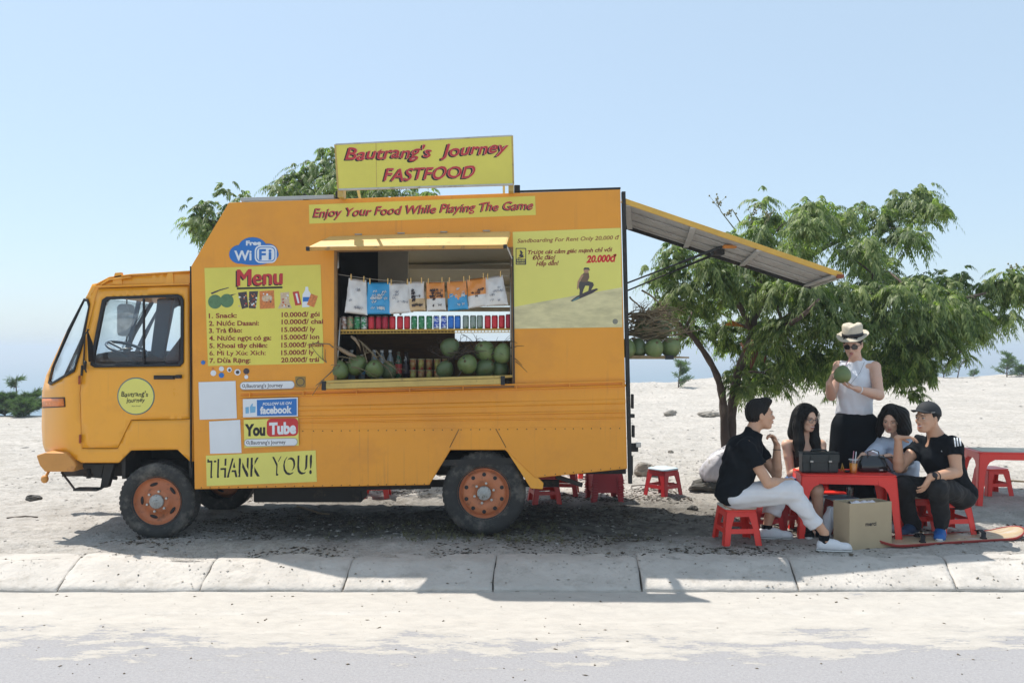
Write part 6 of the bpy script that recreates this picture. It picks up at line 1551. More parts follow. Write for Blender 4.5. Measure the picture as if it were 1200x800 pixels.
pine('bushy pine leaning right at the left edge beside the truck', 34, 488, 459, 12.4, 8, .8, .05, 1.8)
pine('dense low pine bush at the far left edge', 6, 488, 462, 12.4, 9, 1.1, 0, 2.6)
pine('small pine bush low at the dune foot at left', 24, 488, 468, 12.0, 10, 1.2, 0, 2.0)

# rocks
ROCK = mat('rock', (.30, .27, .23), .9, var=.3, vscale=9, bump=1, bscale=20, stain=(.40, .37, .33), stainscale=5)
DROCK = mat('dark_rock', (.075, .07, .06), .9, var=.35, vscale=9, bump=1, bscale=24, stain=(.2, .18, .15), stainscale=8)
def rock(label, px, py, w_, h_, m, y=None, cat='rock', name='rock'):
    y = y if y is not None else 1574.4 / (py - 408) - CAMD; x = gx(px, y); z = gz(x, y); s = (CAMD + y) / FPX; w2, h2 = w_ * s / 2, h_ * s
    t_ = MB(); rs = random.uniform(0, 99); vs = []; nu, nv = 22, 14
    for i in range(nv + 1):
        th = PI * i / nv
        for j in range(nu):
            a = 2 * PI * j / nu; d = Vector((math.sin(th) * math.cos(a), math.sin(th) * math.sin(a), math.cos(th)))
            q = 1 + .55 * float(vnoise(np.array([d.x * 1.6 + rs]), np.array([d.y * 1.6 + d.z * 1.3 + rs]))[0]) + .25 * float(vnoise(np.array([d.x * 5 + rs]), np.array([d.y * 5 + d.z * 4]))[0])
            d = Vector([round(c * 5) / 5 * .35 + c * .65 for c in d]); vs.append(Vector((x, y, z + h2 * .35)) + Vector((d.x * w2 * q, d.y * w2 * .7 * q, d.z * h2 * .62 * q)))
    t_.add(vs, [(i * nu + j, i * nu + (j + 1) % nu, (i + 1) * nu + (j + 1) % nu, (i + 1) * nu + j)[::-1] for i in range(nv) for j in range(nu)], False)
    o = t_.build(name, m, origin=(x, y, z)); tag(o, label, cat, 'rocks lying on the sand'); return o
rock('dark flat rock at the foot of the tree trunk', 834, 578, 52, 17, DROCK)
rock('pointed brown rock lying right behind the truck rear', 757, 559, 26, 16, ROCK)
rock('small pale rock on the far sand above the lone stool', 786, 487, 14, 6, ROCK)
rock('wider grey rock on the far sand left of the tree trunk', 832, 489, 26, 7, ROCK)
rock('small brown stone on the sand right of the rear lamp', 786, 533, 6, 4, ROCK)
rock('small grey stone near the left photo edge on the sand', 40, 588, 18, 6, DROCK)
rock('stone in front of the lone stool, near the left man', 812, 600, 12, 5, DROCK)
# white sack hanging on the trunk
q = W(838, 542, 2.2); t_ = thing('white_sack', 'thin white plastic sack tied to the tree trunk and sagging onto the rock', 'sack', (q.x, q.y, W(0, 563, 2.2).z)); mb = MB(); vs = []; nr, na = 9, 20
cxs = [854, 850, 845, 841, 838, 836, 835, 835, 837]; cys = [521, 526, 532, 538, 544, 550, 556, 561, 564]; rr = [.01, .05, .09, .12, .135, .14, .135, .12, .08]
for i in range(nr):
    for j in range(na):
        a = 2 * PI * j / na; r_ = rr[i] * (1 + .12 * math.sin(a * 5 + i) + random.uniform(-.04, .04)); c = W(cxs[i], cys[i], 2.2); vs.append(c + Vector((r_ * math.cos(a), r_ * .7 * math.sin(a), .01 * math.sin(3 * a))))
mb.add(vs, [(i * na + j, i * na + (j + 1) % na, (i + 1) * na + (j + 1) % na, (i + 1) * na + j) for i in range(nr - 1) for j in range(na)] + [tuple(range((nr - 1) * na, nr * na))], True)
mb.build('sack_skin', mat('sack_white', (.52, .50, .52), .45, var=.18, vscale=14, bump=.6, bscale=22, stain=(.32, .28, .2), stainscale=9, stainlo=.55, stainhi=.7), t_)
# fallen branches
def fallen(label, pts, r_, m=TW):
    P3 = [Vector((gx(px, 1574.4 / (py - 408) - CAMD), 1574.4 / (py - 408) - CAMD, 0)) for px, py in pts]
    for p in P3: p.z = gz(p.x, p.y) + r_ * .8
    mb = MB(); mb.tube(P3, [r_ * (1 - .4 * i / len(P3)) for i in range(len(P3))], 6); tag(mb.build('fallen_branch', m, origin=P3[0]), label, 'branch', 'branches lying on the sand')
fallen('pale stick lying in the shade under the truck', ((348, 598), (362, 601), (374, 605), (386, 606)), .012, HUSK)
fallen('dark branch on the sand at the far right under the empty table', ((1170, 570), (1185, 566), (1205, 567)), .014)
fallen('thin twig on the sand between the rocks and the truck', ((740, 571), (760, 570), (790, 569)), .009, TW2)
fallen('thin dark twig left of the cab bumper on the sand', ((8, 610), (30, 607), (44, 609)), .008, TW2)

# leaf litter, crumbs of soil and pebbles: nobody could count them
rl = np.random.default_rng(5)
def litter(name, n_, xf, yf, smin, smax, m, flatk=.35, mask=None, road=False):
    x = xf(n_); y = yf(n_)
    if mask is not None:
        k = mask(x, y); x, y = x[k], y[k]
    z = road_z(x, y) if road else ground_z(x, y)
    s = smin + (smax - smin) * rl.random(len(x)) ** 3; V = []; 
    a = rl.uniform(0, 2 * PI, len(x)); ca, sa_ = np.cos(a), np.sin(a); el = rl.uniform(.8, 2.2, len(x))
    base = np.array([[1, 0, 0], [0, 1, 0], [-1, 0, 0], [0, -1, 0], [.1, .1, 1.], [-.1, -.1, -.5]]); P = base[None] * (1 + rl.uniform(-.35, .35, (len(x), 6, 3)))
    X = P[..., 0] * (s * el)[:, None]; Y = P[..., 1] * s[:, None]; Z = P[..., 2] * (s * flatk)[:, None]
    V = np.stack([x[:, None] + X * ca[:, None] - Y * sa_[:, None], y[:, None] + X * sa_[:, None] + Y * ca[:, None], z[:, None] + Z + s[:, None] * flatk * .3], -1).reshape(-1, 3)
    F0 = np.array([[0, 1, 4], [1, 2, 4], [2, 3, 4], [3, 0, 4], [1, 0, 5], [2, 1, 5], [3, 2, 5], [0, 3, 5]]); F = (F0[None] + 6 * np.arange(len(x))[:, None, None]).reshape(-1, 3)
    me = bpy.data.meshes.new(name); me.vertices.add(len(V)); me.vertices.foreach_set('co', V.ravel()); me.loops.add(F.size); me.loops.foreach_set('vertex_index', F.ravel()); me.polygons.add(len(F)); me.polygons.foreach_set('loop_start', np.arange(0, F.size, 3)); me.update(calc_edges=True); me.materials.append(m)
    o = bpy.data.objects.new(name, me); COL.objects.link(o); o['kind'] = 'stuff'; return o
LIT = mat('leaf_litter', (.055, .042, .028), .95, var=.5, vscale=3); LIT2 = mat('dry_litter', (.16, .125, .08), .95, var=.4, vscale=3); PEB = mat('pebble', (.40, .375, .34), .95, var=.35, vscale=4)
U = lambda a, b: (lambda n_: rl.uniform(a, b, n_))
mk = lambda x, y: (.10 + fbm(x * 1.3 + 3, y * 2.2, 4, .6) + .35 * np.exp(-((y - .75) / .65) ** 2) * np.clip((x + 2.9), 0, 1) * np.clip((3.2 - x), 0, 1) > rl.uniform(.05, .5, len(x)))
litter('leaf_litter', 48000, U(-3.2, 4.6), U(-.62, 2.6), .0035, .016, LIT, .4, mk)
litter('dry_litter', 16000, U(-3.4, 5.2), U(-.6, 4), .004, .018, LIT2, .35, mk)
mk2 = lambda x, y: fbm(x * .8 + 9, y * .8, 4, .6) > rl.uniform(-.25, .6, len(x))
litter('sand_crumbs', 26000, U(-6, 6.5), U(-.65, 6), .003, .014, PEB, .6, mk2)
litter('sand_crumbs', 9000, U(-12, 22), lambda n_: 4 + 22 * rl.random(n_) ** 1.3, .008, .035, PEB, .5, mk2)
litter('dark_crumbs', 1800, U(-12, 22), lambda n_: 2 + 24 * rl.random(n_) ** 1.3, .006, .03, LIT2, .35, lambda x, y: fbm(x * .5 + 5, y * .8, 4, .6) > rl.uniform(.0, .5, len(x)))
litter('road_grit', 500, U(-4.6, 4.6), lambda n_: -1.1 - 1.7 * rl.random(n_) ** 1.5, .002, .009, LIT2, .6, None, True)
_gz = ground_z
def ground_z(x, y):
    yk = np.clip((KY0 - y) / (KY0 - KY1), 0, 1); return np.where(y < KY0 + .02, .006 - .112 * yk ** 1.02, _gz(x, y))
litter('kerb_grit', 1000, U(-5, 5.5), lambda n_: -.5 - .54 * rl.random(n_) ** 1.6, .002, .009, LIT2, .5, None)
litter('kerb_sand', 3000, U(-5, 5.5), lambda n_: -.55 - .5 * rl.random(n_) ** 1.3, .002, .008, PEB, .5, mk2)
ground_z = _gz
# tufts of dry grass around the rear wheel
Q = []
for k in range(260):
    px = 470 + 190 * random.random() if random.random() < .75 else random.uniform(380, 800); y = random.uniform(-.18, .5); x = gx(px, y); z = gz(x, y)
    for j in range(7):
        h_ = random.uniform(.015, .05); dx, dy = random.gauss(0, .02), random.gauss(0, .02); w_ = .0016; Q.append([(x - w_, y, z), (x + w_, y, z), (x + dx + .0003, y + dy, z + h_), (x + dx - .0003, y + dy, z + h_)])
quads_mesh('dry_grass', np.array(Q), mat('dry_grass', (.14, .13, .06), .9), None, 'stuff')
# ---------------------------------------------------------------- people: smooth bodies grown from a distance field
def V3(*a): return np.array(a, dtype=np.float64)
def nrmz(v): v = np.asarray(v, float); return v / np.linalg.norm(v)
def wp(px, py, y): return np.array(W(px, py, y))
class SDF:
    def __init__(s, lo, hi, vx):
        s.lo = np.asarray(lo, float); s.vx = vx; s.n = np.ceil((np.asarray(hi) - s.lo) / vx).astype(int) + 1; s.D = np.full(tuple(s.n), 1.0, np.float32)
    def _win(s, a, b):
        i0 = np.clip(np.floor((a - s.lo) / s.vx).astype(int), 0, s.n); i1 = np.clip(np.ceil((b - s.lo) / s.vx).astype(int) + 1, 0, s.n)
        sl_ = tuple(slice(p, q) for p, q in zip(i0, i1)); ax = [(s.lo[k] + s.vx * np.arange(i0[k], i1[k])).astype(np.float32) for k in range(3)]
        return sl_, ax[0][:, None, None], ax[1][None, :, None], ax[2][None, None, :]
    def _put(s, sl_, d, k, cut):
        for (p, n_) in cut: pass
        A = s.D[sl_]
        if k > 0:
            h = np.clip(.5 + .5 * (A - d) / k, 0, 1); s.D[sl_] = A * (1 - h) + d * h - k * h * (1 - h)
        else: s.D[sl_] = np.minimum(A, d)
    def cone(s, a, b, ra, rb, k=.015, cut=(), fl=None):
        a = np.asarray(a, float); b = np.asarray(b, float); m_ = max(ra, rb) + k + 3 * s.vx
        sl_, X, Y, Z = s._win(np.minimum(a, b) - m_, np.maximum(a, b) + m_)
        if 0 in s.D[sl_].shape: return s
        ab = b - a; L2 = max(float(ab @ ab), 1e-9); px, py, pz = X - a[0], Y - a[1], Z - a[2]
        t = np.clip((px * ab[0] + py * ab[1] + pz * ab[2]) / L2, 0, 1); dx, dy, dz = px - t * ab[0], py - t * ab[1], pz - t * ab[2]
        if fl is not None:   # flatten along direction fl[0] by factor fl[1]
            f = nrmz(fl[0]); q = dx * f[0] + dy * f[1] + dz * f[2]; e = fl[1] - 1; dx, dy, dz = dx + q * f[0] * e, dy + q * f[1] * e, dz + q * f[2] * e
        d = np.sqrt(dx * dx + dy * dy + dz * dz) - (ra + (rb - ra) * t)
        for p, n_ in cut: d = np.maximum(d, (X - p[0]) * n_[0] + (Y - p[1]) * n_[1] + (Z - p[2]) * n_[2])
        s._put(sl_, d, k, ()); return s
    def ell(s, c, r, B=None, k=.02, sub=False, cut=()):
        """B: rows are the three axes"""
        c = np.asarray(c, float); r = np.asarray(r, float); m_ = r.max() + k + 3 * s.vx; sl_, X, Y, Z = s._win(c - m_, c + m_)
        if 0 in s.D[sl_].shape: return s
        B = np.eye(3) if B is None else B; x, y, z = X - c[0], Y - c[1], Z - c[2]
        q = [(x * B[i][0] + y * B[i][1] + z * B[i][2]) / r[i] for i in range(3)]
        k0 = np.sqrt(q[0] ** 2 + q[1] ** 2 + q[2] ** 2) + 1e-6; k1 = np.sqrt((q[0] / r[0]) ** 2 + (q[1] / r[1]) ** 2 + (q[2] / r[2]) ** 2) + 1e-6; d = k0 * (k0 - 1) / k1
        for p, n_ in cut: d = np.maximum(d, (X - p[0]) * n_[0] + (Y - p[1]) * n_[1] + (Z - p[2]) * n_[2])
        if sub:
            A = s.D[sl_]; h = np.clip(.5 - .5 * (A + d) / k, 0, 1); s.D[sl_] = A * (1 - h) + (-d) * h + k * h * (1 - h)
        else: s._put(sl_, d, k, ())
        return s
    def cutp(s, p, n_):
        sl_ = (slice(None),) * 3; ax = [(s.lo[k] + s.vx * np.arange(s.n[k])).astype(np.float32) for k in range(3)]
        s.D = np.maximum(s.D, (ax[0][:, None, None] - p[0]) * n_[0] + (ax[1][None, :, None] - p[1]) * n_[1] + (ax[2][None, None, :] - p[2]) * n_[2]).astype(np.float32); return s
    def wrinkle(s, amp, freqs, seed=0, band=.03):
        idx = np.nonzero(np.abs(s.D) < band); P = [s.lo[k] + s.vx * idx[k] for k in range(3)]; r_ = np.random.default_rng(seed); w = 0
        for f in freqs:
            for _ in range(2):
                d = nrmz(r_.normal(size=3)) * f; e = nrmz(r_.normal(size=3)) * f * .55; ph = r_.uniform(0, 6, 2)
                w = w + np.sin(P[0] * d[0] + P[1] * d[1] + P[2] * d[2] + ph[0] + 1.6 * np.sin(P[0] * e[0] + P[1] * e[1] + P[2] * e[2] + ph[1])) / (f / freqs[0]) ** .7
        s.D[idx] += (amp * w).astype(np.float32); return s
    def strands(s, c, up, amp=.003, n_=38, band=.02, wave=3):
        """grooves running down from the crown, for hair"""
        idx = np.nonzero(np.abs(s.D) < band); P = np.stack([s.lo[k] + s.vx * idx[k] for k in range(3)], 1) - c; u = nrmz(up); a_ = nrmz(np.cross(u, V3(.3, 1, .1))); b_ = np.cross(u, a_)
        an = np.arctan2(P @ b_, P @ a_); h = P @ u
        s.D[idx] += (amp * (np.sin(an * n_ + h * 22 + 2 * np.sin(an * wave + h * 9)) + .6 * np.sin(an * n_ * 2.3 + h * 31))).astype(np.float32); return s
    def mesh(s, name, m, parent, relax=1):
        D = s.D; S = D < 0; c = np.zeros(tuple(np.array(D.shape) - 1), np.uint8)
        for i in (0, 1):
            for j in (0, 1):
                for k in (0, 1): c += S[i:S.shape[0] - 1 + i, j:S.shape[1] - 1 + j, k:S.shape[2] - 1 + k]
        I = np.argwhere((c > 0) & (c < 8)); n_ = len(I)
        if n_ == 0: print('EMPTY', name); return None
        acc = np.zeros((n_, 3)); cnt = np.zeros(n_)
        co = [(a, b, d) for a in (0, 1) for b in (0, 1) for d in (0, 1)]; val = {o: D[I[:, 0] + o[0], I[:, 1] + o[1], I[:, 2] + o[2]] for o in co}
        for o in co:
            for ax in range(3):
                if o[ax]: continue
                q = list(o); q[ax] = 1; q = tuple(q); a, b = val[o], val[q]; mk_ = (a < 0) != (b < 0); t = np.where(mk_, a / np.where(mk_, a - b, 1), 0)
                p = np.array(o, float)[None] + np.zeros((n_, 3)); p[:, ax] = t; acc += p * mk_[:, None]; cnt += mk_
        Vt = s.lo + (I + acc / cnt[:, None]) * s.vx; ix = np.full(c.shape, -1, np.int32); ix[I[:, 0], I[:, 1], I[:, 2]] = np.arange(n_); F = []
        for ax in range(3):
            u, v = (ax + 1) % 3, (ax + 2) % 3; a = [slice(None)] * 3; b = [slice(None)] * 3; a[ax] = slice(0, -1); b[ax] = slice(1, None)
            E = np.argwhere(S[tuple(a)] != S[tuple(b)]); E = E[(E[:, u] > 0) & (E[:, v] > 0) & (E[:, u] < c.shape[u]) & (E[:, v] < c.shape[v])]
            def cell(du, dv): q = E.copy(); q[:, u] -= du; q[:, v] -= dv; return ix[q[:, 0], q[:, 1], q[:, 2]]
            f = np.stack([cell(1, 1), cell(0, 1), cell(0, 0), cell(1, 0)], 1); fl = ~S[E[:, 0], E[:, 1], E[:, 2]]; f[fl] = f[fl][:, ::-1]; F.append(f)
        F = np.concatenate(F); F = F[(F >= 0).all(1)]
        for _ in range(relax):
            A = np.zeros_like(Vt); w = np.zeros(n_)
            for i in range(4):
                for j in (1, 3): np.add.at(A, F[:, i], Vt[F[:, (i + j) % 4]]); np.add.at(w, F[:, i], 1)
            Vt = Vt * .5 + .5 * A / np.maximum(w, 1)[:, None]
        o_w = np.array(ORG[parent.name]); me = bpy.data.meshes.new(name); me.vertices.add(n_); me.vertices.foreach_set('co', (Vt - o_w).ravel()); me.loops.add(F.size); me.loops.foreach_set('vertex_index', F.ravel().astype(np.int32))
        me.polygons.add(len(F)); me.polygons.foreach_set('loop_start', np.arange(0, F.size, 4, dtype=np.int32)); me.polygons.foreach_set('use_smooth', np.ones(len(F), bool)); me.update(calc_edges=True); me.validate(); me.materials.append(m)
        o = bpy.data.objects.new(name, me); COL.objects.link(o); o.parent = parent; ORG[o.name] = Vector(o_w); return o

SKIN = mat('skin', (.70, .43, .30), .48, var=.05, vscale=18, sss=.12, spec=.4); SKIN2 = mat('skin_tan', (.56, .315, .20), .45, var=.06, vscale=18, sss=.1, spec=.45)
SKIN3 = mat('skin_pale', (.64, .39, .28), .5, var=.05, vscale=18, sss=.12)
HAIR = mat('black_hair', (.009, .007, .006), .5, var=.2, vscale=30, spec=.22, bump=.25, bscale=90)
LIP = mat('lips', (.42, .12, .10), .4, var=.05); EYEW = mat('eye_white', (.62, .60, .57), .3, var=0); EYEB = mat('iris', (.02, .012, .008), .2, var=0); TEETH = mat('teeth', (.72, .70, .65), .3, var=0)
WSHOE = mat('white_canvas', (.66, .67, .69), .7, var=.06, vscale=20); SOLE = mat('white_sole', (.72, .72, .70), .5, var=.05)
def frame(f, up=(0, 0, 1)):
    f = nrmz(f); r_ = nrmz(np.cross(f, up)); return f, r_, np.cross(r_, f)     # forward, the person's right, up
def headfield(S, c, f, neck, sc=1.0, jaw=1.0, rn=.052, ears=True, mouth_smile=0):
    F, Rr, U_ = frame(f); B = np.array([F, Rr, U_])
    def L(a, b, d): return c + sc * (F * a + Rr * b + U_ * d)
    S.ell(L(-.012, 0, .028), np.array([.094, .074, .086]) * sc, B, .01)
    S.ell(L(.024, 0, -.034), np.array([.060, .058 * jaw, .078]) * sc, B, .03)
    S.cone(L(.06, -.010, -.092), L(.06, .010, -.092), .019 * sc, .019 * sc, .025)
    for q in (-1, 1):
        S.cone(L(.0, q * .052, -.03), L(.045, q * .026, -.088), .020 * sc, .016 * sc, .03)
        S.ell(L(.056, q * .036, -.022), np.array([.024, .022, .020]) * sc, B, .02)
        S.ell(L(.094, q * .031, .004), np.array([.012, .019, .012]) * sc, B, .012, sub=True)
        if ears:
            S.ell(L(-.004, q * .077, -.008), np.array([.018, .009, .031]) * sc, B, .006); S.ell(L(.001, q * .086, -.006), np.array([.009, .006, .018]) * sc, B, .005, sub=True)
    S.cone(L(.078, -.034, .020), L(.078, .034, .020), .012 * sc, .012 * sc, .02)
    S.cone(L(.084, 0, .006), L(.101, 0, -.028), .007 * sc, .0115 * sc, .012)
    for q in (-1, 1): S.ell(L(.092, q * .011, -.033), np.array([.010, .008, .007]) * sc, B, .007)
    S.ell(L(.080, 0, -.058), np.array([.016, .026, .016]) * sc, B, .012)
    S.cone(L(-.022, 0, -.035), neck, rn * sc, rn * sc * 1.08, .03)
    return L, B
def facebits(par, L, B, sc=1.0, smile=0, glasses=None, closed=False, brow=True, lipm=None, both=(-1, 1)):
    M = Matrix([list(B[0]), list(B[1]), list(B[2])]).transposed()
    for q in both:
        if not closed:
            MB().ell(L(.0825, q * .031, .003), (.007 * sc, .0135 * sc, .0058 * sc), M, 12, 8).build('eye', EYEW, par)
            MB().ell(L(.0868, q * .031, .003), (.0035 * sc, .0058 * sc, .0056 * sc), M, 10, 6).build('iris', EYEB, par)
        mb = MB(); mb.tube([Vector(L(.086, q * .016, .006)), Vector(L(.0905, q * .025, .0105)), Vector(L(.0885, q * .036, .0105)), Vector(L(.081, q * .046, .005))], [.001 * sc, .0018 * sc, .0018 * sc, .001 * sc], 6); mb.build('eyelid', EYEB, par)
        if brow:
            mb = MB(); mb.tube([Vector(L(.0905, q * .014, .021)), Vector(L(.0915, q * .027, .026)), Vector(L(.084, q * .041, .024)), Vector(L(.075, q * .049, .018))], [.0022 * sc, .0034 * sc, .003 * sc, .0012 * sc], 6); mb.build('eyebrow', HAIR, par)
    lm = lipm or LIP; w_ = .022 + .007 * smile
    up_ = [Vector(L(.084 - .012 * smile, -w_, -.058 + .006 * smile)), Vector(L(.0955, -.010, -.0535)), Vector(L(.0975, 0, -.055)), Vector(L(.0955, .010, -.0535)), Vector(L(.084 - .012 * smile, w_, -.058 + .006 * smile))]
    lo_ = [Vector(L(.084 - .012 * smile, -w_, -.059 + .006 * smile)), Vector(L(.093, -.011, -.066 - .005 * smile)), Vector(L(.0945, 0, -.068 - .006 * smile)), Vector(L(.093, .011, -.066 - .005 * smile)), Vector(L(.084 - .012 * smile, w_, -.059 + .006 * smile))]
    mb = MB(); mb.tube(up_, [.001, .0035 * sc, .003 * sc, .0035 * sc, .001], 8); mb.tube(lo_, [.001, .004 * sc, .0045 * sc, .004 * sc, .001], 8); o = mb.build('lips', lm, par)
    if smile > .4: MB().ell(L(.0905, 0, -.0605), (.006, w_ * .75, .0045 * smile + .001), M, 12, 6).build('teeth', TEETH, par)
def spectacles(par, L, B, m, dark=None, r_=.020, sq=.85):
    for q in (-1, 1):
        pts = []
        for i in range(21):
            a = 2 * PI * i / 20; cx, cz = math.cos(a), math.sin(a); e = 1 / max(abs(cx) ** 3 + abs(cz) ** 3, .3) ** (1 / 3)
            pts.append(Vector(L(.103 - .010 * abs(cx * r_ * e + .032) / .05, q * (.032 + r_ * cx * e), -.001 + r_ * sq * cz * e)))
        mb = MB(); mb.tube(pts, .0020, 6, cap=False); fr_ = mb.build('frame', m, par)
        mb = MB(); mb.add(pts[:-1], [tuple(range(20))], False); mb.build('lens', dark or GLASS, par, fixn=False)
        mb = MB(); mb.tube([Vector(L(.098, q * .053, .006)), Vector(L(.06, q * .076, .008)), Vector(L(.0, q * .083, .006))], .0022, 6); mb.build('temple', m, par)
    mb = MB(); mb.tube([Vector(L(.103, -.013, .004)), Vector(L(.107, 0, .007)), Vector(L(.103, .013, .004))], .002, 6); mb.build('bridge', m, par)
def handfield(S, wrist, fwd, palm, thumb=1, curl=(.5, .6, .7, .8), sc=1.0, tcurl=.4, spread=.10, tsplay=.8):
    """thumb=+1: thumb on the side fwd x palm"""
    F = nrmz(fwd); Pn = nrmz(np.asarray(palm) - F * (np.asarray(palm) @ F)); T = nrmz(np.cross(F, Pn)) * thumb; B = np.array([F, T, Pn]); w_ = np.asarray(wrist, float)
    S.cone(w_ - F * .01, w_ + F * .03 * sc, .024 * sc, .024 * sc, .015, fl=(Pn, 1.35))
    S.ell(w_ + F * .052 * sc, np.array([.052, .039, .0145]) * sc, B, .012)
    for j, (of, rt, ln, r0) in enumerate(((.029, .086, .072, .0088), (.0098, .091, .080, .0090), (-.0098, .088, .074, .0086), (-.028, .078, .058, .0076))):
        a = of / .03 * spread; d = nrmz(F * math.cos(a) + T * math.sin(a)); p = w_ + (F * rt * .93 + T * of) * sc; ang = 0; r_ = r0 * sc
        S.cone(w_ + (F * .045 + T * of * .8) * sc, p, r_ * 1.15, r_ * 1.05, .008)
        for i, fr_ in enumerate((.44, .31, .25)):
            ang += curl[j] * (.75, 1.0, .7)[i]; dd = nrmz(d * math.cos(ang) + Pn * math.sin(ang)); q = p + dd * ln * fr_ * sc; S.cone(p, q, r_ * (1 - .08 * i), r_ * (.92 - .09 * i), .0025); p = q
    p = w_ + (F * .022 + T * .026 + Pn * .006) * sc; d = nrmz(F * .55 + T * tsplay + Pn * .35); q = p + d * .040 * sc; S.cone(p, q, .0135 * sc, .0105 * sc, .008)
    d2 = nrmz(d + (F * .8 + Pn * .6) * tcurl); q2 = q + d2 * .030 * sc; S.cone(q, q2, .0102 * sc, .0095 * sc, .004); S.cone(q2, q2 + nrmz(d2 + F * .3 * tcurl) * .022 * sc, .0092 * sc, .0072 * sc, .004)
def limb(S, pts, rad, k=.015, muscle=None):
    for i in range(len(pts) - 1): S.cone(pts[i], pts[i + 1], rad[i], rad[i + 1], k if i else k)
def arm(S, sh, el, wr, r=(.050, .040, .043, .026), sc=1.0):
    sh, el, wr = map(np.asarray, (sh, el, wr)); m1 = sh + (el - sh) * .4; m2 = el + (wr - el) * .25
    S.cone(sh, m1, r[0] * sc, r[0] * .93 * sc, .02); S.cone(m1, el, r[0] * .93 * sc, r[1] * sc, .01); S.cone(el, m2, r[1] * sc, r[2] * sc, .01); S.cone(m2, wr, r[2] * sc, r[3] * sc, .01)
def sleeve(S, sh, el, t, r0, r1, k=.02):
    sh, el = np.asarray(sh), np.asarray(el); d = nrmz(el - sh); e = sh + (el - sh) * t; S.cone(sh, e + d * .05, r0, r1 * 1.0 + .003, k, cut=[(e, d)])
def shoe(par, heel, toe, m, sole, ht=.085, w_=.046, laces=None, kind='shoe', sockm=None, ankle=None):
    """heel, toe: ground points of the sole"""
    heel, toe = np.asarray(heel, float), np.asarray(toe, float); f = nrmz(toe - heel); L_ = np.linalg.norm(toe - heel); s_ = nrmz(np.cross(f, V3(0, 0, 1))); u = np.cross(s_, f)
    S = SDF(np.minimum(heel, toe) - .1, np.maximum(heel, toe) + V3(.1, .1, .2), .0042); P_ = lambda a, b, c: heel + f * L_ * a + s_ * b + u * c
    S.cone(P_(.14, 0, .035), P_(.45, 0, .036), .036, .038, .01, fl=(u, .85)); S.cone(P_(.45, 0, .034), P_(.84, 0, .026), .040, .037, .03, fl=(u, 1.05)); S.ell(P_(.80, 0, .026), (L_ * .19, w_ * .95, .033), np.array([f, s_, u]), .02)
    S.cone(P_(.16, 0, .05), P_(.20, 0, ht), .034, .036, .02, cut=[(P_(.2, 0, ht), nrmz(u * 1 + f * -.25))]); S.cone(P_(.30, 0, .06), P_(.55, 0, .045), .030, .032, .03)
    S.cutp(P_(0, 0, .016), -u); up_ = S.mesh('shoe', m, par, 1)
    mb = MB(); loop = []
    for i in range(28):
        a = 2 * PI * i / 28; x = .5 + .515 * math.cos(a); wd = w_ * (.80 + .28 * (x - .3)) * math.copysign(abs(math.sin(a)) ** .7, math.sin(a)); loop.append((x, wd))
    A = [Vector(P_(x, b, .0)) for x, b in loop]; Bq = [Vector(P_(x, b * 1.0, .022 + .006 * (x > .9))) for x, b in loop]; mb.hexa(A, Bq); mb.build('sole', sole, up_, bevel=.003)
    if laces:
        for t in (.34, .42, .50, .58):
            z = .092 - .085 * (t - .3); mb = MB(); mb.tube([Vector(P_(t, -.022, z - .006)), Vector(P_(t + .02, 0, z + .004)), Vector(P_(t, .022, z - .006))], .003, 5); mb.build('lace', mat('lace_grey', (.30, .30, .32), .8) if laces is SOLE else laces, up_)
        mb = MB(); mb.tube([Vector(P_(x, b * 1.012, .014)) for x, b in loop + loop[:1]], .0016, 5, cap=False); mb.build('stripe', mat('sole_stripe', (.05, .05, .08), .5), up_)
    return up_
def person(label, base, grp='young people gathered round the red table'): return thing('person', label, 'person', tuple(base), grp)
VX = .0045
def loose(par, guides, n_, seed, jit=.012, r=.0011):
    r_ = np.random.default_rng(seed); mb = MB()
    for i in range(n_):
        g = guides[i % len(guides)]; o = r_.normal(0, jit, 3); o2 = r_.normal(0, jit * .9, 3); k = len(g); e = 1 + r_.uniform(-.05, .12)
        pts = []
        for j, p in enumerate(g):
            t = j / (k - 1); pts.append(Vector(np.asarray(p) + o * min(1, .35 + t * 1.2) + o2 * t * t))
        P3 = []
        for j in range(k - 1):
            for q in (0, .5): P3.append(pts[j].lerp(pts[j + 1], q) + Vector(r_.normal(0, .0015, 3)))
        P3.append(pts[-1]); mb.tube(P3, [r * (1 - .6 * j / len(P3)) for j in range(len(P3))], 4, cap=False)
    o = mb.build('loose_hair', HAIR, par, fixn=False); o['kind'] = 'stuff'; return o

# === 1. man in black tee and white trousers, in profile
pr = person('man in black t-shirt and white trousers sitting sideways on a stool, chin on hand', (gx(872, -.2), -.22, 0))
hd = wp(891, 486, -.21); nk = wp(880, 509, -.22); shN, shF = wp(874, 523, -.385), wp(885, 520, -.06); elN, elF = wp(900, 566, -.43), wp(910, 556, -.09); wrN, wrF = wp(928, 564, -.30), wp(910.5, 521.5, -.16)
pel, che = wp(861, 580, -.22), wp(870, 537, -.22)
S = SDF(V3(1.55, -.62, -.02), V3(2.85, .22, 1.26), VX); F_ = nrmz(V3(.98, -.12, .06)); L1, B1 = headfield(S, hd, F_, nk, 1.02)
S.cone(nk, wp(877, 522, -.22), .055, .066, .03); S.ell(che, (.10, .165, .16), None, .05); S.cone(che, pel, .11, .12, .05); S.cone(shN, shF, .05, .05, .05)
arm(S, shN, elN, wrN); arm(S, shF, elF, wrF)
handfield(S, wrN, nrmz(V3(.35, .1, -.75)), nrmz(V3(-.6, .5, -.3)), -1, (.5, .55, .6, .65), .95); handfield(S, wrF, nrmz(V3(-.42, -.05, .9)), nrmz(V3(-.8, -.2, -.35)), 1, (.75, .85, .95, 1.0), .95, tcurl=.6)
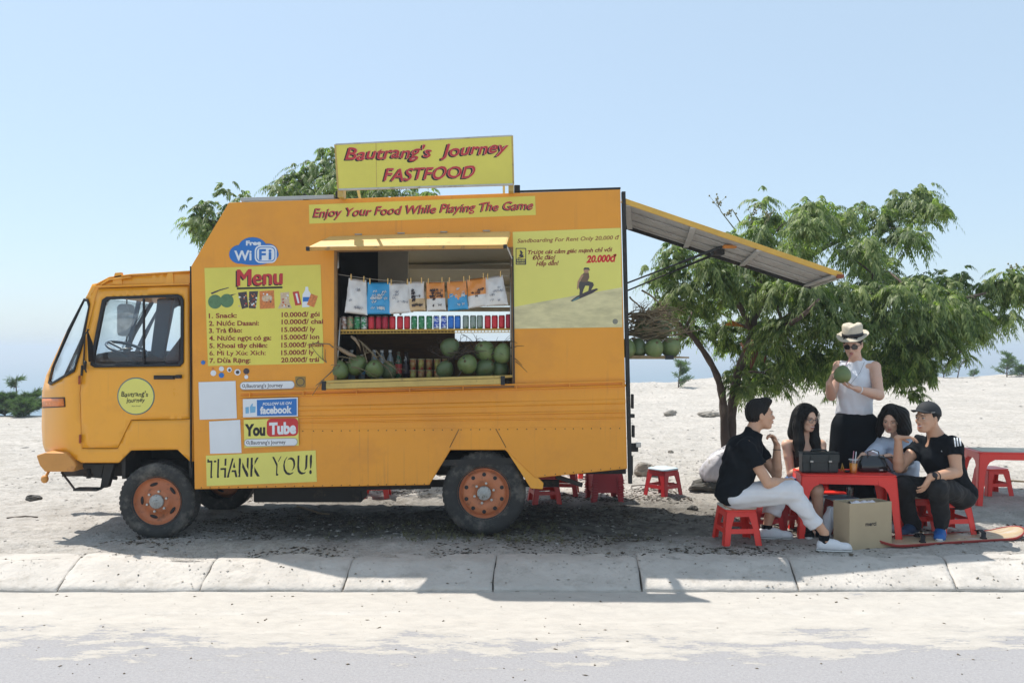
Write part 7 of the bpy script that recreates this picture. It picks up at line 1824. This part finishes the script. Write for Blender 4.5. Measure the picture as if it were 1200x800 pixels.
knN, anN, knF, anF = wp(927, 576, -.40), wp(966, 624, -.44), wp(913, 574, .04), wp(899, 616, .0)
for a, b, c in ((wp(868, 583, -.31), knN, anN), (wp(868, 583, -.13), knF, anF)): S.cone(a, b, .085, .055, .03); S.cone(b, (b + c) / 2 + V3(-.01, 0, .02), .052, .052, .02); S.cone((b + c) / 2 + V3(-.01, 0, .02), c, .050, .033, .02); S.cone(c, c - V3(0, 0, .06), .034, .036, .01)
S.mesh('body', SKIN2, pr); facebits(pr, L1, B1, 1.02)
H = SDF(hd - .22, hd + .22, .0042); U1 = B1[2]; H.ell(L1(-.016, 0, .040), (.103, .083, .096), B1, .01); H.ell(L1(-.040, 0, -.004), (.072, .0775, .070), B1, .03); H.cone(L1(.045, -.03, .105), L1(.055, .03, .105), .034, .034, .03); H.cone(L1(.085, -.02, .085), L1(.085, .03, .090), .020, .022, .02)
H.cutp(L1(.056, 0, .046), nrmz(F_ * .86 - U1 * .5)); H.cutp(L1(.02, 0, .0), nrmz(F_ * .75 - U1 * .66)); H.cutp(L1(-.06, 0, -.066), nrmz(-U1 - F_ * .10)); H.strands(hd, U1, .0022, 30); H.mesh('hair', HAIR, pr)
T = SDF(V3(1.5, -.60, .2), V3(2.5, .22, 1.12), .0055); BT_ = mat('black_cotton', (.007, .009, .012), .9, var=.2, vscale=10, spec=.12, bump=.12, bscale=200)
T.ell(wp(871, 536, -.22), (.135, .19, .175), np.array([nrmz(V3(.97, 0, -.25)), V3(0, 1, 0), nrmz(V3(.25, 0, .97))]), .04); T.cone(wp(870, 530, -.22), wp(861, 571, -.22), .135, .135, .05, fl=(V3(0, 1, 0), .72)); T.ell(wp(859, 577, -.22), (.150, .185, .105), None, .05)
T.cone(wp(876, 521, -.33), wp(884, 519, -.10), .066, .066, .05); T.cone(wp(875, 525, -.22), wp(882.5, 505, -.22), .10, .072, .03); sleeve(T, shN, elN, .52, .068, .066); sleeve(T, shF, elF, .50, .066, .064)
T.cutp(wp(886, 506.5, -.22), nrmz(V3(.5, 0, .87))); T.cutp(wp(850, 588, -.22), nrmz(V3(-.1, 0, -1))); T.wrinkle(.0048, (20, 42, 80), 3); T.mesh('t_shirt', BT_, pr)
if 0: mb = MB(); cN = wp(881.5, 508, -.22); mb.tube([cN + .07 * np.array([.78 * math.cos(a), math.sin(a), -.5 * math.cos(a)]) for a in np.linspace(0, 2 * PI, 25)], .008, 6, cap=False); mb.build('collar', BT_, pr)
WT = mat('white_trousers', (.66, .65, .66), .8, var=.06, vscale=9, bump=.15, bscale=160); Pn = SDF(V3(1.5, -.65, .05), V3(2.9, .3, .66), .0055)
Pn.ell(wp(863, 580, -.22), (.145, .19, .09), None, .05); Pn.cone(wp(864, 580.5, -.31), knN, .106, .083, .04); Pn.cone(wp(864, 580.5, -.12), knF, .104, .08, .04)
def leg_(S, kn, cu, r0, r1): d = nrmz(cu - kn); S.cone(kn, cu + d * .03, r0, r1, .03, cut=[(cu, d)])
leg_(Pn, knN, wp(956, 614, -.43), .083, .066); leg_(Pn, knF, wp(904, 602, .02), .080, .068); Pn.cutp(wp(850, 568, -.2), nrmz(V3(-.55, 0, 1))); Pn.wrinkle(.0048, (20, 42, 80), 5); Pn.mesh('trousers', WT, pr)
DN = mat('denim', (.16, .26, .40), .8, var=.2, vscale=12, bump=.2, bscale=150)
D_ = SDF(wp(872, 590, -.5), wp(918, 552, -.1), .005); D_.cone(wp(876, 575, -.36), wp(900, 569, -.33), .055, .062, .02, fl=(V3(0, 0, 1), 1.2)); D_.wrinkle(.003, (40, 80), 2); D_.mesh('denim_jacket', DN, pr)
for h_, t_2, an in ((wp(957, 640, -.43), wp(998, 647, -.45), anN), (wp(888, 628, .0), wp(929, 633, -.02), anF)):
    h_[2] = t_2[2] = gz(h_[0], h_[1]) + .001; shoe(pr, h_, t_2, WSHOE, SOLE, laces=SOLE)
    k_s = SDF(an - .12, an + .12, .0045); f = nrmz(t_2 - h_); k_s.cone(h_ + f * .055 + V3(0, 0, .05), an + V3(0, 0, -.01), .038, .041, .01, cut=[(h_ + V3(0, 0, .125), V3(0, 0, 1))]); k_s.mesh('sock', BT_, pr)
mb = MB(); q = wrF - V3(.0, 0, .035); mb.tube([q + .031 * np.array([math.cos(a), math.sin(a), 0]) for a in np.linspace(0, 2 * PI, 17)], .003, 6, cap=False); mb.build('wristband', DARKIN, pr)

# === 2. woman with glasses and long hair
pr = person('smiling woman with long black hair and glasses sitting behind the briefcase', (gx(938, .4), .4, 0))
hd = wp(945, 490, .40); nk = wp(942, 513, .45); F_ = nrmz(V3(.40, -.90, -.14)); shR, shL = wp(922, 521, .40), wp(962, 521, .50); elR, elL = wp(927, 555, .36), wp(965, 550, .36); wrR, wrL = wp(944, 548, .22), wp(957, 532, .22)
S = SDF(V3(2.2, -.25, -.02), V3(3.05, .75, 1.2), VX); L2, B2 = headfield(S, hd, F_, nk, .95, .92, .045, mouth_smile=1); S.cone(nk, wp(942, 522, .46), .05, .065, .03); S.ell(wp(942, 537, .46), (.145, .095, .14), None, .04); S.cone(wp(941, 540, .46), wp(937, 570, .46), .10, .115, .05)
S.cone(shR, shL, .042, .042, .04); arm(S, shR, elR, wrR, (.043, .034, .035, .022)); arm(S, shL, elL, wrL, (.043, .034, .035, .022)); handfield(S, wrR, V3(.8, -.2, .15), V3(0, .3, -1), -1, (.4, .4, .4, .5), .86); handfield(S, wrL, V3(-.75, -.45, -.05), V3(0, 0, -1), -1, (.25, .25, .3, .3), .86)
for a, b, c in ((wp(929, 572, .42), wp(938, 573, .02), wp(945, 617, .14)), (wp(947, 572, .46), wp(957, 574, .06), wp(960, 617, .16))): S.cone(a, b, .085, .055, .03); S.cone(b, c, .052, .034, .02); S.cone(c, c + V3(.02, -.13, -.03), .032, .026, .02)
S.mesh('body', SKIN, pr); facebits(pr, L2, B2, .95, smile=1); spectacles(pr, L2, B2, PDK, r_=.021)
H = SDF(V3(2.3, .15, .55), V3(3.05, .75, 1.2), .0045); U2, R2 = B2[2], B2[1]; H.ell(L2(-.022, 0, .038), (.100, .090, .098), B2, .01)
for q in (-1, 1):
    a_, b_ = L2(-.01, q * .082, .02), L2(.0, q * .092, -.07); c_ = b_ + V3(q * -.0, -.03, -.14); d_ = c_ + V3(.02 * -q, -.045, -.12); H.cone(a_, b_, .034, .040, .03); H.cone(b_, c_, .042, .048, .03); H.cone(c_, d_, .048, .030, .02)
H.cone(L2(-.07, 0, 0), L2(-.09, 0, -.16), .085, .09, .03); H.cone(L2(-.09, -.04, -.16), L2(-.07, -.03, -.34), .07, .05, .03); H.cone(L2(.045, -.052, .066), L2(.02, -.08, .0), .026, .02, .02); H.cone(L2(.045, .052, .066), L2(.02, .08, .0), .026, .02, .02)
H.ell(L2(.104, .0, -.032), (.080, .070, .110), B2, .012, sub=True); H.strands(hd, V3(0, 0, 1), .0024, 30); H.mesh('hair', HAIR, pr)
loose(pr, [[L2(.02, q * .05, .12), L2(.0, q * .098, .03), L2(-.0, q * .115, -.08), L2(.01, q * .118, -.2) + V3(0, -.03, 0), L2(.02, q * .09, -.34) + V3(0, -.05, 0)] for q in (-1, 1)] + [[L2(.06, q * .03, .115), L2(.07, q * .07, .05), L2(.05, q * .085, -.05), L2(.05, q * .09, -.17)] for q in (-1, 1)], 90, 1)
T = SDF(V3(2.25, .2, .3), V3(3.05, .75, .98), .0055); TOP = mat('maroon_vest', (.05, .018, .020), .8, var=.15, vscale=10); T.ell(wp(942, 540, .46), (.155, .110, .145), None, .04); T.cone(wp(941, 543, .46), wp(938, 566, .46), .115, .125, .04)
for q in (927, 956): T.cone(wp(q, 530, .42), wp(q, 517, .47), .03, .024, .02)
T.ell(wp(943, 515, .36), (.07, .08, .075), None, .01, sub=True); T.wrinkle(.002, (25, 60), 8); T.mesh('vest_top', TOP, pr)
Pn = SDF(V3(2.2, -.2, .1), V3(3.1, .7, .58), .0055); DB = mat('blue_denim', (.04, .09, .20), .8, var=.2, vscale=12)
Pn.ell(wp(937, 573, .46), (.165, .14, .10), None, .04); 
for a, b in ((wp(929, 570, .42), wp(934, 572, .15)), (wp(947, 571, .46), wp(953, 573, .18))): leg_(Pn, a, b, .105, .085)
Pn.wrinkle(.002, (25, 60), 9); Pn.mesh('shorts', DB, pr)
for x in (947, 962): shoe(pr, V3(gx(x - 3, .1), .14, gz(gx(x - 3, .1), .14)), V3(gx(x, -.05), -.09, gz(gx(x - 3, .1), .14)), BT_, SOLE)

# === 3. man standing with hat, drinking from a coconut
pr = person('man in straw hat, sunglasses and white sleeveless shirt standing and sipping a coconut', (gx(1002, .66), .66, 0))
hd = wp(999.5, 403, .60); nk = wp(1003, 425, .66); F_ = nrmz(V3(-.52, -.80, -.30)); shR, shL = wp(983, 429, .72), wp(1025, 430, .60); elR, elL = wp(974, 464, .60), wp(1030, 463, .44); wrR, wrL = wp(971.5, 449, .42), wp(1004, 455.5, .34)
cc = wp(987.5, 438.8, .34)
S = SDF(V3(2.65, .14, -.02), V3(3.6, .95, 1.86), .005); L3, B3 = headfield(S, hd, F_, nk, 1.0, .95); S.cone(nk, wp(1003, 436, .67), .056, .075, .03); S.ell(wp(1003, 452, .67), (.165, .11, .17), None, .05); S.cone(wp(1002, 455, .67), wp(1001, 497, .67), .12, .125, .05, fl=(V3(0, 1, 0), 1.2)); S.cone(shR, shL, .044, .044, .02)
arm(S, shR, elR, wrR, (.050, .042, .043, .027)); arm(S, shL, elL, wrL, (.052, .044, .046, .027))
handfield(S, wrR, nrmz(V3(.15, -.35, .85)), nrmz(cc - wrR), 1, (.45, .5, .5, .55), .95); handfield(S, wrL, nrmz(V3(-.92, -.2, .22)), nrmz(V3(.0, -.15, 1)), 1, (.28, .3, .35, .4), .97, tcurl=.3)
for x in (990, 1013): S.cone(wp(x, 500, .67), wp(x, 552, .66), .09, .06, .03); S.cone(wp(x, 552, .66), wp(x, 604, .67), .055, .04, .02)
S.mesh('body', SKIN3, pr); facebits(pr, L3, B3, 1.0, smile=0); spectacles(pr, L3, B3, BLK, mat('dark_lens', (.006, .005, .006), .12, var=0, spec=.8), r_=.0245)
H = SDF(hd - .2, hd + .2, .0042); H.ell(L3(-.014, 0, .036), (.099, .082, .088), B3, .01); H.cone(L3(.080, -.045, .062), L3(.080, .045, .062), .024, .024, .02); H.cone(L3(.088, -.035, .040), L3(.090, .040, .040), .015, .014, .01); H.cutp(L3(.05, 0, .026), nrmz(F_ * .6 - B3[2] * .8)); H.cutp(L3(-.06, 0, -.06), nrmz(-B3[2] + F_ * .1)); H.strands(hd, B3[2], .002, 30); H.mesh('hair', HAIR, pr)
# vest
T = SDF(V3(2.7, .3, .9), V3(3.6, 1.0, 1.6), .0055); WV = mat('white_cotton', (.74, .75, .79), .8, var=.04, vscale=8, bump=.1, bscale=150)
T.ell(wp(1003, 451, .67), (.178, .135, .17), None, .05); T.cone(wp(1002, 452, .67), wp(1001, 478, .67), .165, .172, .05, fl=(V3(0, 1, 0), 1.25)); T.cone(wp(985.5, 430.5, .71), wp(1022, 431, .63), .069, .069, .04); T.cone(wp(1003, 432, .67), wp(1003, 424, .66), .072, .064, .03)
T.cutp(wp(1003, 420.5, .66), nrmz(V3(-.1, -.35, .93))); T.cutp(wp(1001, 485, .67), V3(0, 0, -1)); T.wrinkle(.005, (18, 40, 75), 4); T.mesh('sleeveless_shirt', WV, pr)
Pn = SDF(V3(2.65, .3, -.02), V3(3.6, 1.0, 1.12), .006); Pn.ell(wp(1001, 494, .67), (.178, .15, .15), None, .04)
for x0, x1 in ((991, 986), (1013, 1011)): leg_(Pn, wp(x0, 500, .67), wp(x1, 603, .67), .122, .125)
Pn.cone(wp(991, 500, .67), wp(989, 545, .67), .125, .115, .04); Pn.cone(wp(1012, 500, .67), wp(1010, 545, .67), .125, .115, .04); Pn.cutp(wp(1001, 479, .67), V3(0, 0, 1)); Pn.wrinkle(.004, (16, 36), 6); Pn.mesh('trousers', BT_, pr)
for x in (989, 1013): z = gz(gx(x, .6), .6); shoe(pr, V3(gx(x, .7), .74, z), V3(gx(x - 4, .5), .47, z), BT_, SOLE)
# straw hat with black band
ht = thing('straw_hat', 'cream straw hat with a black band on the head of the standing man', 'hat', wp(1001, 388, .6)); STR = mat('straw', (.56, .49, .38), .8, var=.12, vscale=40, bump=.5, bscale=120)
hf, hr, hu = frame(V3(-.55, -.80, -.20)); Mh = Matrix([list(hr), list(hf), list(hu)]).transposed(); hc = Vector(L3(-.010, 0, .072))
mb = MB(); prof = [(0, .118), (.03, .114), (.055, .117), (.070, .112), (.077, .095), (.087, .03), (.090, .0)]; nseg = 36; vs = []
for r_, h in prof:
    for j in range(nseg):
        a = 2 * PI * j / nseg; r_q = r_ * (1.18 if h > .05 else 1.06); x, y = r_q * math.cos(a) * .96, r_q * math.sin(a) * 1.08; z = h - (.018 * math.exp(-(x / .022) ** 2) if h > .1 else 0); vs.append(hc + Mh @ Vector((x, y, z)))
mb.add(vs, [(i * nseg + j, i * nseg + (j + 1) % nseg, (i + 1) * nseg + (j + 1) % nseg, (i + 1) * nseg + j) for i in range(len(prof) - 1) for j in range(nseg)], True); o = mb.build('hat_crown', STR, ht); s_ = o.modifiers.new('t', 'SOLIDIFY'); s_.thickness = .003
mb = MB(); vs = []
for i in range(6):
    for j in range(nseg):
        a = 2 * PI * j / nseg; r_ = .090 + .058 * i / 5; x, y = r_ * math.cos(a) * .93, r_ * math.sin(a) * 1.08; t = i / 5; z = .004 - .016 * t * math.cos(a) ** 2 * -1.2 * 0 + t * (.014 * abs(math.cos(a)) ** 2 - .030 * max(0, math.sin(a)) + .004 * math.sin(5 * a)) + t * .028 * max(0, -math.sin(a)); vs.append(hc + Mh @ Vector((x, y, z)))
mb.add(vs, [(i * nseg + j, i * nseg + (j + 1) % nseg, (i + 1) * nseg + (j + 1) % nseg, (i + 1) * nseg + j) for i in range(5) for j in range(nseg)], True); o = mb.build('brim', STR, ht); s_ = o.modifiers.new('t', 'SOLIDIFY'); s_.thickness = .004
mb = MB(); vs = []
for r_, h in ((.0955, .004), (.0935, .034)):
    for j in range(nseg): a = 2 * PI * j / nseg; vs.append(hc + Mh @ Vector((r_ * math.cos(a) * .935, r_ * math.sin(a) * 1.115, h)))
mb.add(vs, [(j, (j + 1) % nseg, nseg + (j + 1) % nseg, nseg + j) for j in range(nseg)], True); o = mb.build('hat_band', BLK, ht); s_ = o.modifiers.new('t', 'SOLIDIFY'); s_.thickness = .003; s_.offset = 1
ck = coconut(987.5, 438.8, 9.1, .34, 'green drinking coconut held in both hands of the standing man', 'coconut being drunk', tilt=(10, -20), el=1.1)
mb = MB(); mb.tube([Vector(L3(.10, -.004, -.060)), wp(990.5, 429, .36), wp(989, 434, .35)], .003, 6); mb.tube([], .003) if 0 else None; tag(mb.build('straw', MATS['straw_pink'], origin=Vector(wp(990, 430, .36))), 'pink drinking straw from the coconut to the mouth of the standing man', 'straw')
mb = MB(); q = wrL + nrmz(elL - wrL) * .035; d = nrmz(elL - wrL); a1_ = nrmz(np.cross(d, V3(0, 0, 1))); a2_ = np.cross(d, a1_); mb.tube([q + .031 * (a1_ * math.cos(a) + a2_ * math.sin(a)) for a in np.linspace(0, 2 * PI, 17)], .005, 6, cap=False); mb.build('bracelet', WHT, pr)
mb = MB(); mb.tube([wp(1013, 424, .60), wp(1008, 436, .53), wp(1000, 446, .49), wp(995, 452, .49)], .0012, 5); mb.build('neck_cord', DARKIN, pr)

# === 4. woman in pale blue bending over the handbag
pr = person('woman with black bob hair in pale blue top leaning over the black handbag', (gx(1055, .65), .65, 0)); PB = mat('pale_blue_cotton', (.60, .68, .80), .8, var=.06, vscale=8, bump=.1, bscale=150)
hd = wp(1044, 491, .44); nk = wp(1052, 511, .54); F_ = nrmz(V3(-.50, -.76, -.32)); shR, shL = wp(1033, 521, .56), wp(1066, 522, .50); elR, elL = wp(1019, 540, .42), wp(1058, 549, .30); wrR, wrL = wp(1011, 533, .27), wp(1042, 534, .20)
S = SDF(V3(2.75, -.05, -.02), V3(3.85, .95, 1.2), VX); L4, B4 = headfield(S, hd, F_, nk, .96, .92, .045); S.cone(nk, wp(1053, 522, .58), .052, .07, .03); S.ell(wp(1053, 537, .60), (.15, .11, .15), None, .05); S.cone(wp(1053, 540, .6), wp(1056, 568, .70), .11, .12, .05)
S.cone(shR, shL, .045, .045, .04); arm(S, shR, elR, wrR, (.044, .036, .036, .023)); arm(S, shL, elL, wrL, (.044, .036, .036, .023)); handfield(S, wrR, V3(-.5, -.5, -.3), V3(.2, -.2, -1), 1, (.5, .55, .6, .6), .88); handfield(S, wrL, V3(-.95, -.15, .0), V3(0, 0, -1), -1, (.25, .3, .3, .35), .9)
for a, b, c in ((wp(1047, 572, .7), wp(1036, 574, .32), wp(1038, 608, .4)), (wp(1066, 572, .7), wp(1060, 574, .32), wp(1060, 608, .4))): S.cone(a, b, .08, .055, .03); S.cone(b, c, .05, .034, .02)
S.mesh('body', SKIN, pr); facebits(pr, L4, B4, .96, smile=.3)
H = SDF(V3(2.9, .1, .7), V3(3.75, .85, 1.22), .0045); H.ell(L4(-.020, 0, .040), (.099, .088, .097), B4, .01)
for q in (-1, 1): a_, b_ = L4(.0, q * .084, .01), L4(.025, q * .096, -.10); H.cone(a_, b_, .030, .034, .03); H.cone(b_, b_ + V3(-.01, -.01, -.06), .034, .014, .02)
H.cone(wp(1055, 486, .44), wp(1060, 503, .42), .075, .062, .04); H.cone(L4(-.07, 0, 0), L4(-.10, 0, -.12), .080, .066, .03); H.ell(L4(.106, .004, -.048), (.086, .067, .128), B4, .012, sub=True); H.strands(hd, B4[2], .0024, 30); H.mesh('hair', HAIR, pr)
loose(pr, [[L4(.02, q * .05, .12), L4(.01, q * .098, .03), L4(.02, q * .112, -.08), L4(.03, q * .108, -.17)] for q in (-1, 1)] + [[L4(.06, q * .02, .115), L4(.085, q * .06, .05), L4(.075, q * .078, -.04), L4(.07, q * .08, -.13)] for q in (-1, 1)], 90, 2)
T = SDF(V3(2.7, -.05, .3), V3(3.85, 1.0, 1.0), .0055); T.ell(wp(1053, 536, .60), (.180, .135, .165), None, .05); T.cone(wp(1053, 538, .60), wp(1056, 570, .70), .16, .16, .05); T.cone(shR, shL, .065, .065, .04); T.cone(wp(1053, 520, .56), nk, .07, .055, .03); sleeve(T, shR, elR, .80, .074, .074); sleeve(T, shL, elL, .62, .07, .075)
T.cutp(wp(1050, 510, .52), nrmz(V3(-.1, -.5, .85))); T.wrinkle(.0035, (20, 44, 80), 12); T.mesh('blouse', PB, pr)
Pn = SDF(V3(2.9, .1, .05), V3(3.9, 1.0, .58), .006); Pn.ell(wp(1057, 572, .70), (.16, .15, .10), None, .04)
for a, b, c in ((wp(1047, 572, .7), wp(1036, 574, .32), wp(1038, 605, .4)), (wp(1066, 572, .7), wp(1060, 574, .32), wp(1060, 605, .4))): Pn.cone(a, b, .10, .075, .03); leg_(Pn, b, c, .072, .055)
Pn.mesh('trousers', mat('navy_trousers', (.02, .028, .05), .8, var=.1), pr)
for x in (1038, 1060): z = gz(gx(x, .4), .4); shoe(pr, V3(gx(x, .4), .45, z), V3(gx(x, .4) - .02, .22, z), WSHOE, SOLE)

# === 5. man in black cap
pr = person('man in black cap and black striped-sleeve t-shirt sitting on red stools, looking left', (gx(1105, .1), .1, 0))
hd = wp(1086.5, 490, -.0); nk = wp(1097, 511, .03); F_ = nrmz(V3(-.90, -.42, .02)); shL, shR = wp(1117, 522, -.10), wp(1079, 520, .18); elL, elR = wp(1121, 553, -.16), wp(1053, 548, .06); wrL, wrR = wp(1090, 559, -.30), wp(1052.5, 513, .0); pel = wp(1119, 572, .15)
S = SDF(V3(3.15, -.48, -.02), V3(4.15, .48, 1.26), VX); L5, B5 = headfield(S, hd, F_, nk, 1.02, 1.0, .054, mouth_smile=1); S.cone(nk, wp(1100, 522, .04), .062, .08, .03); S.ell(wp(1104, 537, .06), (.16, .13, .16), None, .05); S.cone(wp(1105, 540, .07), pel, .125, .13, .05); S.cone(shL, shR, .052, .052, .05)
arm(S, shL, elL, wrL, (.054, .043, .046, .028)); arm(S, shR, elR, wrR, (.052, .042, .044, .027)); handfield(S, wrL, nrmz(V3(-.45, .05, -.85)), nrmz(V3(-.5, .75, .25)), 1, (.30, .32, .36, .4), 1.0, tcurl=.3, tsplay=.5); handfield(S, wrR, nrmz(V3(.9, -.35, .12)), nrmz(V3(.1, -.15, -1)), 1, (.42, .46, .5, .5), 1.0, spread=.16)
knL, anL, knR, anR = wp(1099, 570, -.26), wp(1103, 614, -.06), wp(1056, 568, .06), wp(1070, 615, .12)
for a, b, c in ((wp(1121, 577, .04), knL, anL), (wp(1112, 576, .26), knR, anR)): S.cone(a, b, .085, .058, .03); S.cone(b, c, .055, .036, .02); S.cone(c, c - V3(0, 0, .05), .036, .036, .01)
S.mesh('body', SKIN2, pr); facebits(pr, L5, B5, 1.02, smile=1)
H = SDF(hd - .2, hd + .2, .0042); H.ell(L5(-.018, 0, .030), (.098, .081, .090), B5, .01); H.cutp(L5(.02, 0, .02), nrmz(F_ * .85 - B5[2] * .35)); H.cutp(L5(-.05, 0, -.052), nrmz(-B5[2] + F_ * .2)); H.strands(hd, B5[2], .0018, 34); H.mesh('hair', HAIR, pr)
T = SDF(V3(3.1, -.42, .2), V3(4.2, .55, 1.1), .0055); T.ell(wp(1104, 536, .06), (.172, .155, .17), None, .05); T.cone(wp(1105, 540, .06), wp(1118, 572, .14), .145, .155, .05); T.ell(wp(1121, 578, .15), (.145, .17, .10), None, .05); T.cone(shL, shR, .070, .070, .05); T.cone(wp(1101, 524, .05), wp(1097, 510, .03), .105, .070, .03)
sleeve(T, shL, elL, .42, .074, .074); sleeve(T, shR, elR, .42, .072, .070); T.cutp(wp(1096.5, 508.5, .02), nrmz(V3(-.34, -.22, .9))); T.cutp(wp(1118, 590, .15), V3(0, 0, -1)); T.wrinkle(.0048, (20, 42, 80), 14); TS = T; T.mesh('t_shirt', BT_, pr)
# sleeve stripes and chest mark
def onsurf(T, p, d, out=.002):
    p = np.asarray(p, float); d = nrmz(d)
    for _ in range(400):
        i = np.round((p - T.lo) / T.vx).astype(int)
        if (i < 0).any() or (i >= T.n).any() or T.D[tuple(i)] < 0: break
        p = p + d * .001
    return p - d * out
for k in range(3):
    pts = [onsurf(TS, wp(1118.4 + 3.1 * k + (t * 1.2), 513.0 - k * .4 + 10 * t, -.40), wp(1118.4 + 3.1 * k + (t * 1.2), 513.0 - k * .4 + 10 * t, -.40) - V3(0, -CAMD, CAMZ), .0035) for t in np.linspace(0, 1, 9)]; mb = MB(); vs = []
    for p in pts: vs += [Vector(p) + Vector((-.0052, 0, 0)), Vector(p) + Vector((.0052, .001, 0))]
    mb.add(vs, [(2 * i, 2 * i + 1, 2 * i + 3, 2 * i + 2) for i in range(8)]); o = mb.build('sleeve_stripe', WHT, pr, fixn=False); s_ = o.modifiers.new('t', 'SOLIDIFY'); s_.thickness = .003
q = onsurf(TS, wp(1104.6, 529, -.41), wp(1104.6, 529, -.41) - V3(0, -CAMD, CAMZ), .003); mb = MB()
for k, h in enumerate((.010, .016, .022)): x = -.011 + .009 * k; mb.add([q + V3(x, 0, 0), q + V3(x + .006, 0, 0), q + V3(x + .004, 0, h), q + V3(x - .001, 0, h * .8)], [(0, 1, 2, 3)])
mb.build('chest_mark', WHT, pr, fixn=False)
BJ = mat('black_jeans', (.012, .012, .013), .9, var=.35, vscale=7, bump=.15, bscale=140, stain=(.03, .03, .032), stainscale=5); Pn = SDF(V3(3.1, -.5, .05), V3(4.2, .55, .66), .0055)
Pn.ell(wp(1120, 578, .15), (.15, .18, .12), None, .05); Pn.cone(wp(1123, 579, .05), knL, .108, .078, .05); Pn.cone(wp(1112, 576, .26), knR, .105, .080, .05); leg_(Pn, knL, anL - V3(0, 0, .02), .076, .052); leg_(Pn, knR, anR - V3(0, 0, .02), .082, .055); Pn.wrinkle(.0055, (20, 44, 85), 15); Pn.mesh('jeans', BJ, pr)
BLU = mat('blue_shoe', (.02, .12, .38), .6, var=.12, vscale=30); NAV = mat('navy_shoe', (.02, .045, .10), .6, var=.1)
z = gz(gx(1103, -.1), -.1); zd = max(z, 0) 
shoe(pr, V3(gx(1105, -.02), .02, z + .004), V3(gx(1102, -.25), -.235, z + .010), BLU, SOLE, laces=BLU); z = gz(gx(1070, .1), .1); shoe(pr, V3(gx(1078, .1), .14, z + .002), V3(gx(1053, .0), .0, z + .002), NAV, SOLE, laces=NAV)
mb = MB(); q = wrL + nrmz(elL - wrL) * .03; d = nrmz(elL - wrL); a1_ = nrmz(np.cross(d, V3(0, 1, 0))); a2_ = np.cross(d, a1_); mb.tube([q + .033 * (a1_ * math.cos(a) + a2_ * math.sin(a)) for a in np.linspace(0, 2 * PI, 17)], .009, 6, cap=False); w1_ = mb.build('watch_strap', BLK, pr)
mb = MB(); mb.lathe([(.021, 0), (.021, .010), (0, .011)], Vector(q + nrmz(V3(0, -1, .5)) * .036), 'z', 18, rot=Vector((0, -1, .5)).to_track_quat('Z', 'Y').to_matrix()); mb.build('watch_face', BLK, w1_)
q = wrL + nrmz(elL - wrL) * .075; mb = MB(); mb.tube([q + .037 * (a1_ * math.cos(a) + a2_ * math.sin(a)) for a in np.linspace(0, 2 * PI, 17)], .004, 6, cap=False); mb.build('bracelet', BLK, pr)
# cap
cp = thing('baseball_cap', 'black baseball cap on the head of the man looking left', 'cap', wp(1088, 477, 0)); CM = mat('cap_cloth', (.018, .020, .023), .8, var=.15, vscale=20, bump=.15, bscale=150)
cf, cr, cu_ = frame(V3(-.93, -.36, .06)); Bc = np.array([cf, cr, cu_]); C = SDF(hd - .26, hd + .26, .0042); C.ell(L5(-.014, 0, .040), (.112, .090, .104), Bc, .01); C.cutp(L5(0, 0, .042), nrmz(-cu_ + cf * .22)); C.mesh('cap_crown', CM, cp)
Mc = Matrix([list(cf), list(cr), list(cu_)]).transposed(); mb = MB(); vs = []; c0_ = Vector(L5(.068, 0, .058))
for i in range(7):
    for j in range(13):
        a = (j / 12 - .5) * 2; w_ = .076 * (1 - .22 * i / 6); x = .0 + i / 6 * .080 * (1 - .30 * a * a) + .026 * (1 - a * a) - .03 * a * a; vs.append(c0_ + Mc @ Vector((x, a * w_, .010 - .020 * a * a - .004 * (i / 6))))
mb.add(vs, [(i * 13 + j, i * 13 + j + 1, (i + 1) * 13 + j + 1, (i + 1) * 13 + j) for i in range(6) for j in range(12)], True); o = mb.build('visor', CM, cp); s_ = o.modifiers.new('t', 'SOLIDIFY'); s_.thickness = .004
MB().ell(L5(-.014, 0, .145), (.007, .007, .005)).build('button', CM, cp)
q = [onsurf(C, L5(.045 - .03 * t, -.16, .052 + .004 * t), L5(0, 1, 0) - L5(0, 0, 0), .002) for t in np.linspace(0, 1, 5)]; mb = MB(); mb.tube(q, .0028, 5); mb.build('side_mark', STEEL, cp)
# ---------------------------------------------------------------- haze
m = bpy.data.materials.new('haze_air'); m.use_nodes = True
n, l = m.node_tree.nodes, m.node_tree.links
for x in list(n):
    if x.type != 'OUTPUT_MATERIAL': n.remove(x)
pv = n.new('ShaderNodeVolumePrincipled'); pv.inputs['Color'].default_value = (.80, .90, 1, 1); pv.inputs['Density'].default_value = HAZE_D; pv.inputs['Anisotropy'].default_value = .2
l.new(pv.outputs[0], [x for x in n if x.type == 'OUTPUT_MATERIAL'][0].inputs['Volume'])
mb = MB(); mb.box((0, 20950, (SEAZ - 8 + 6.5) / 2), (82000, 42300, 6.5 - (SEAZ - 8)))
hz = mb.build('haze', m, kind='stuff', fixn=True)
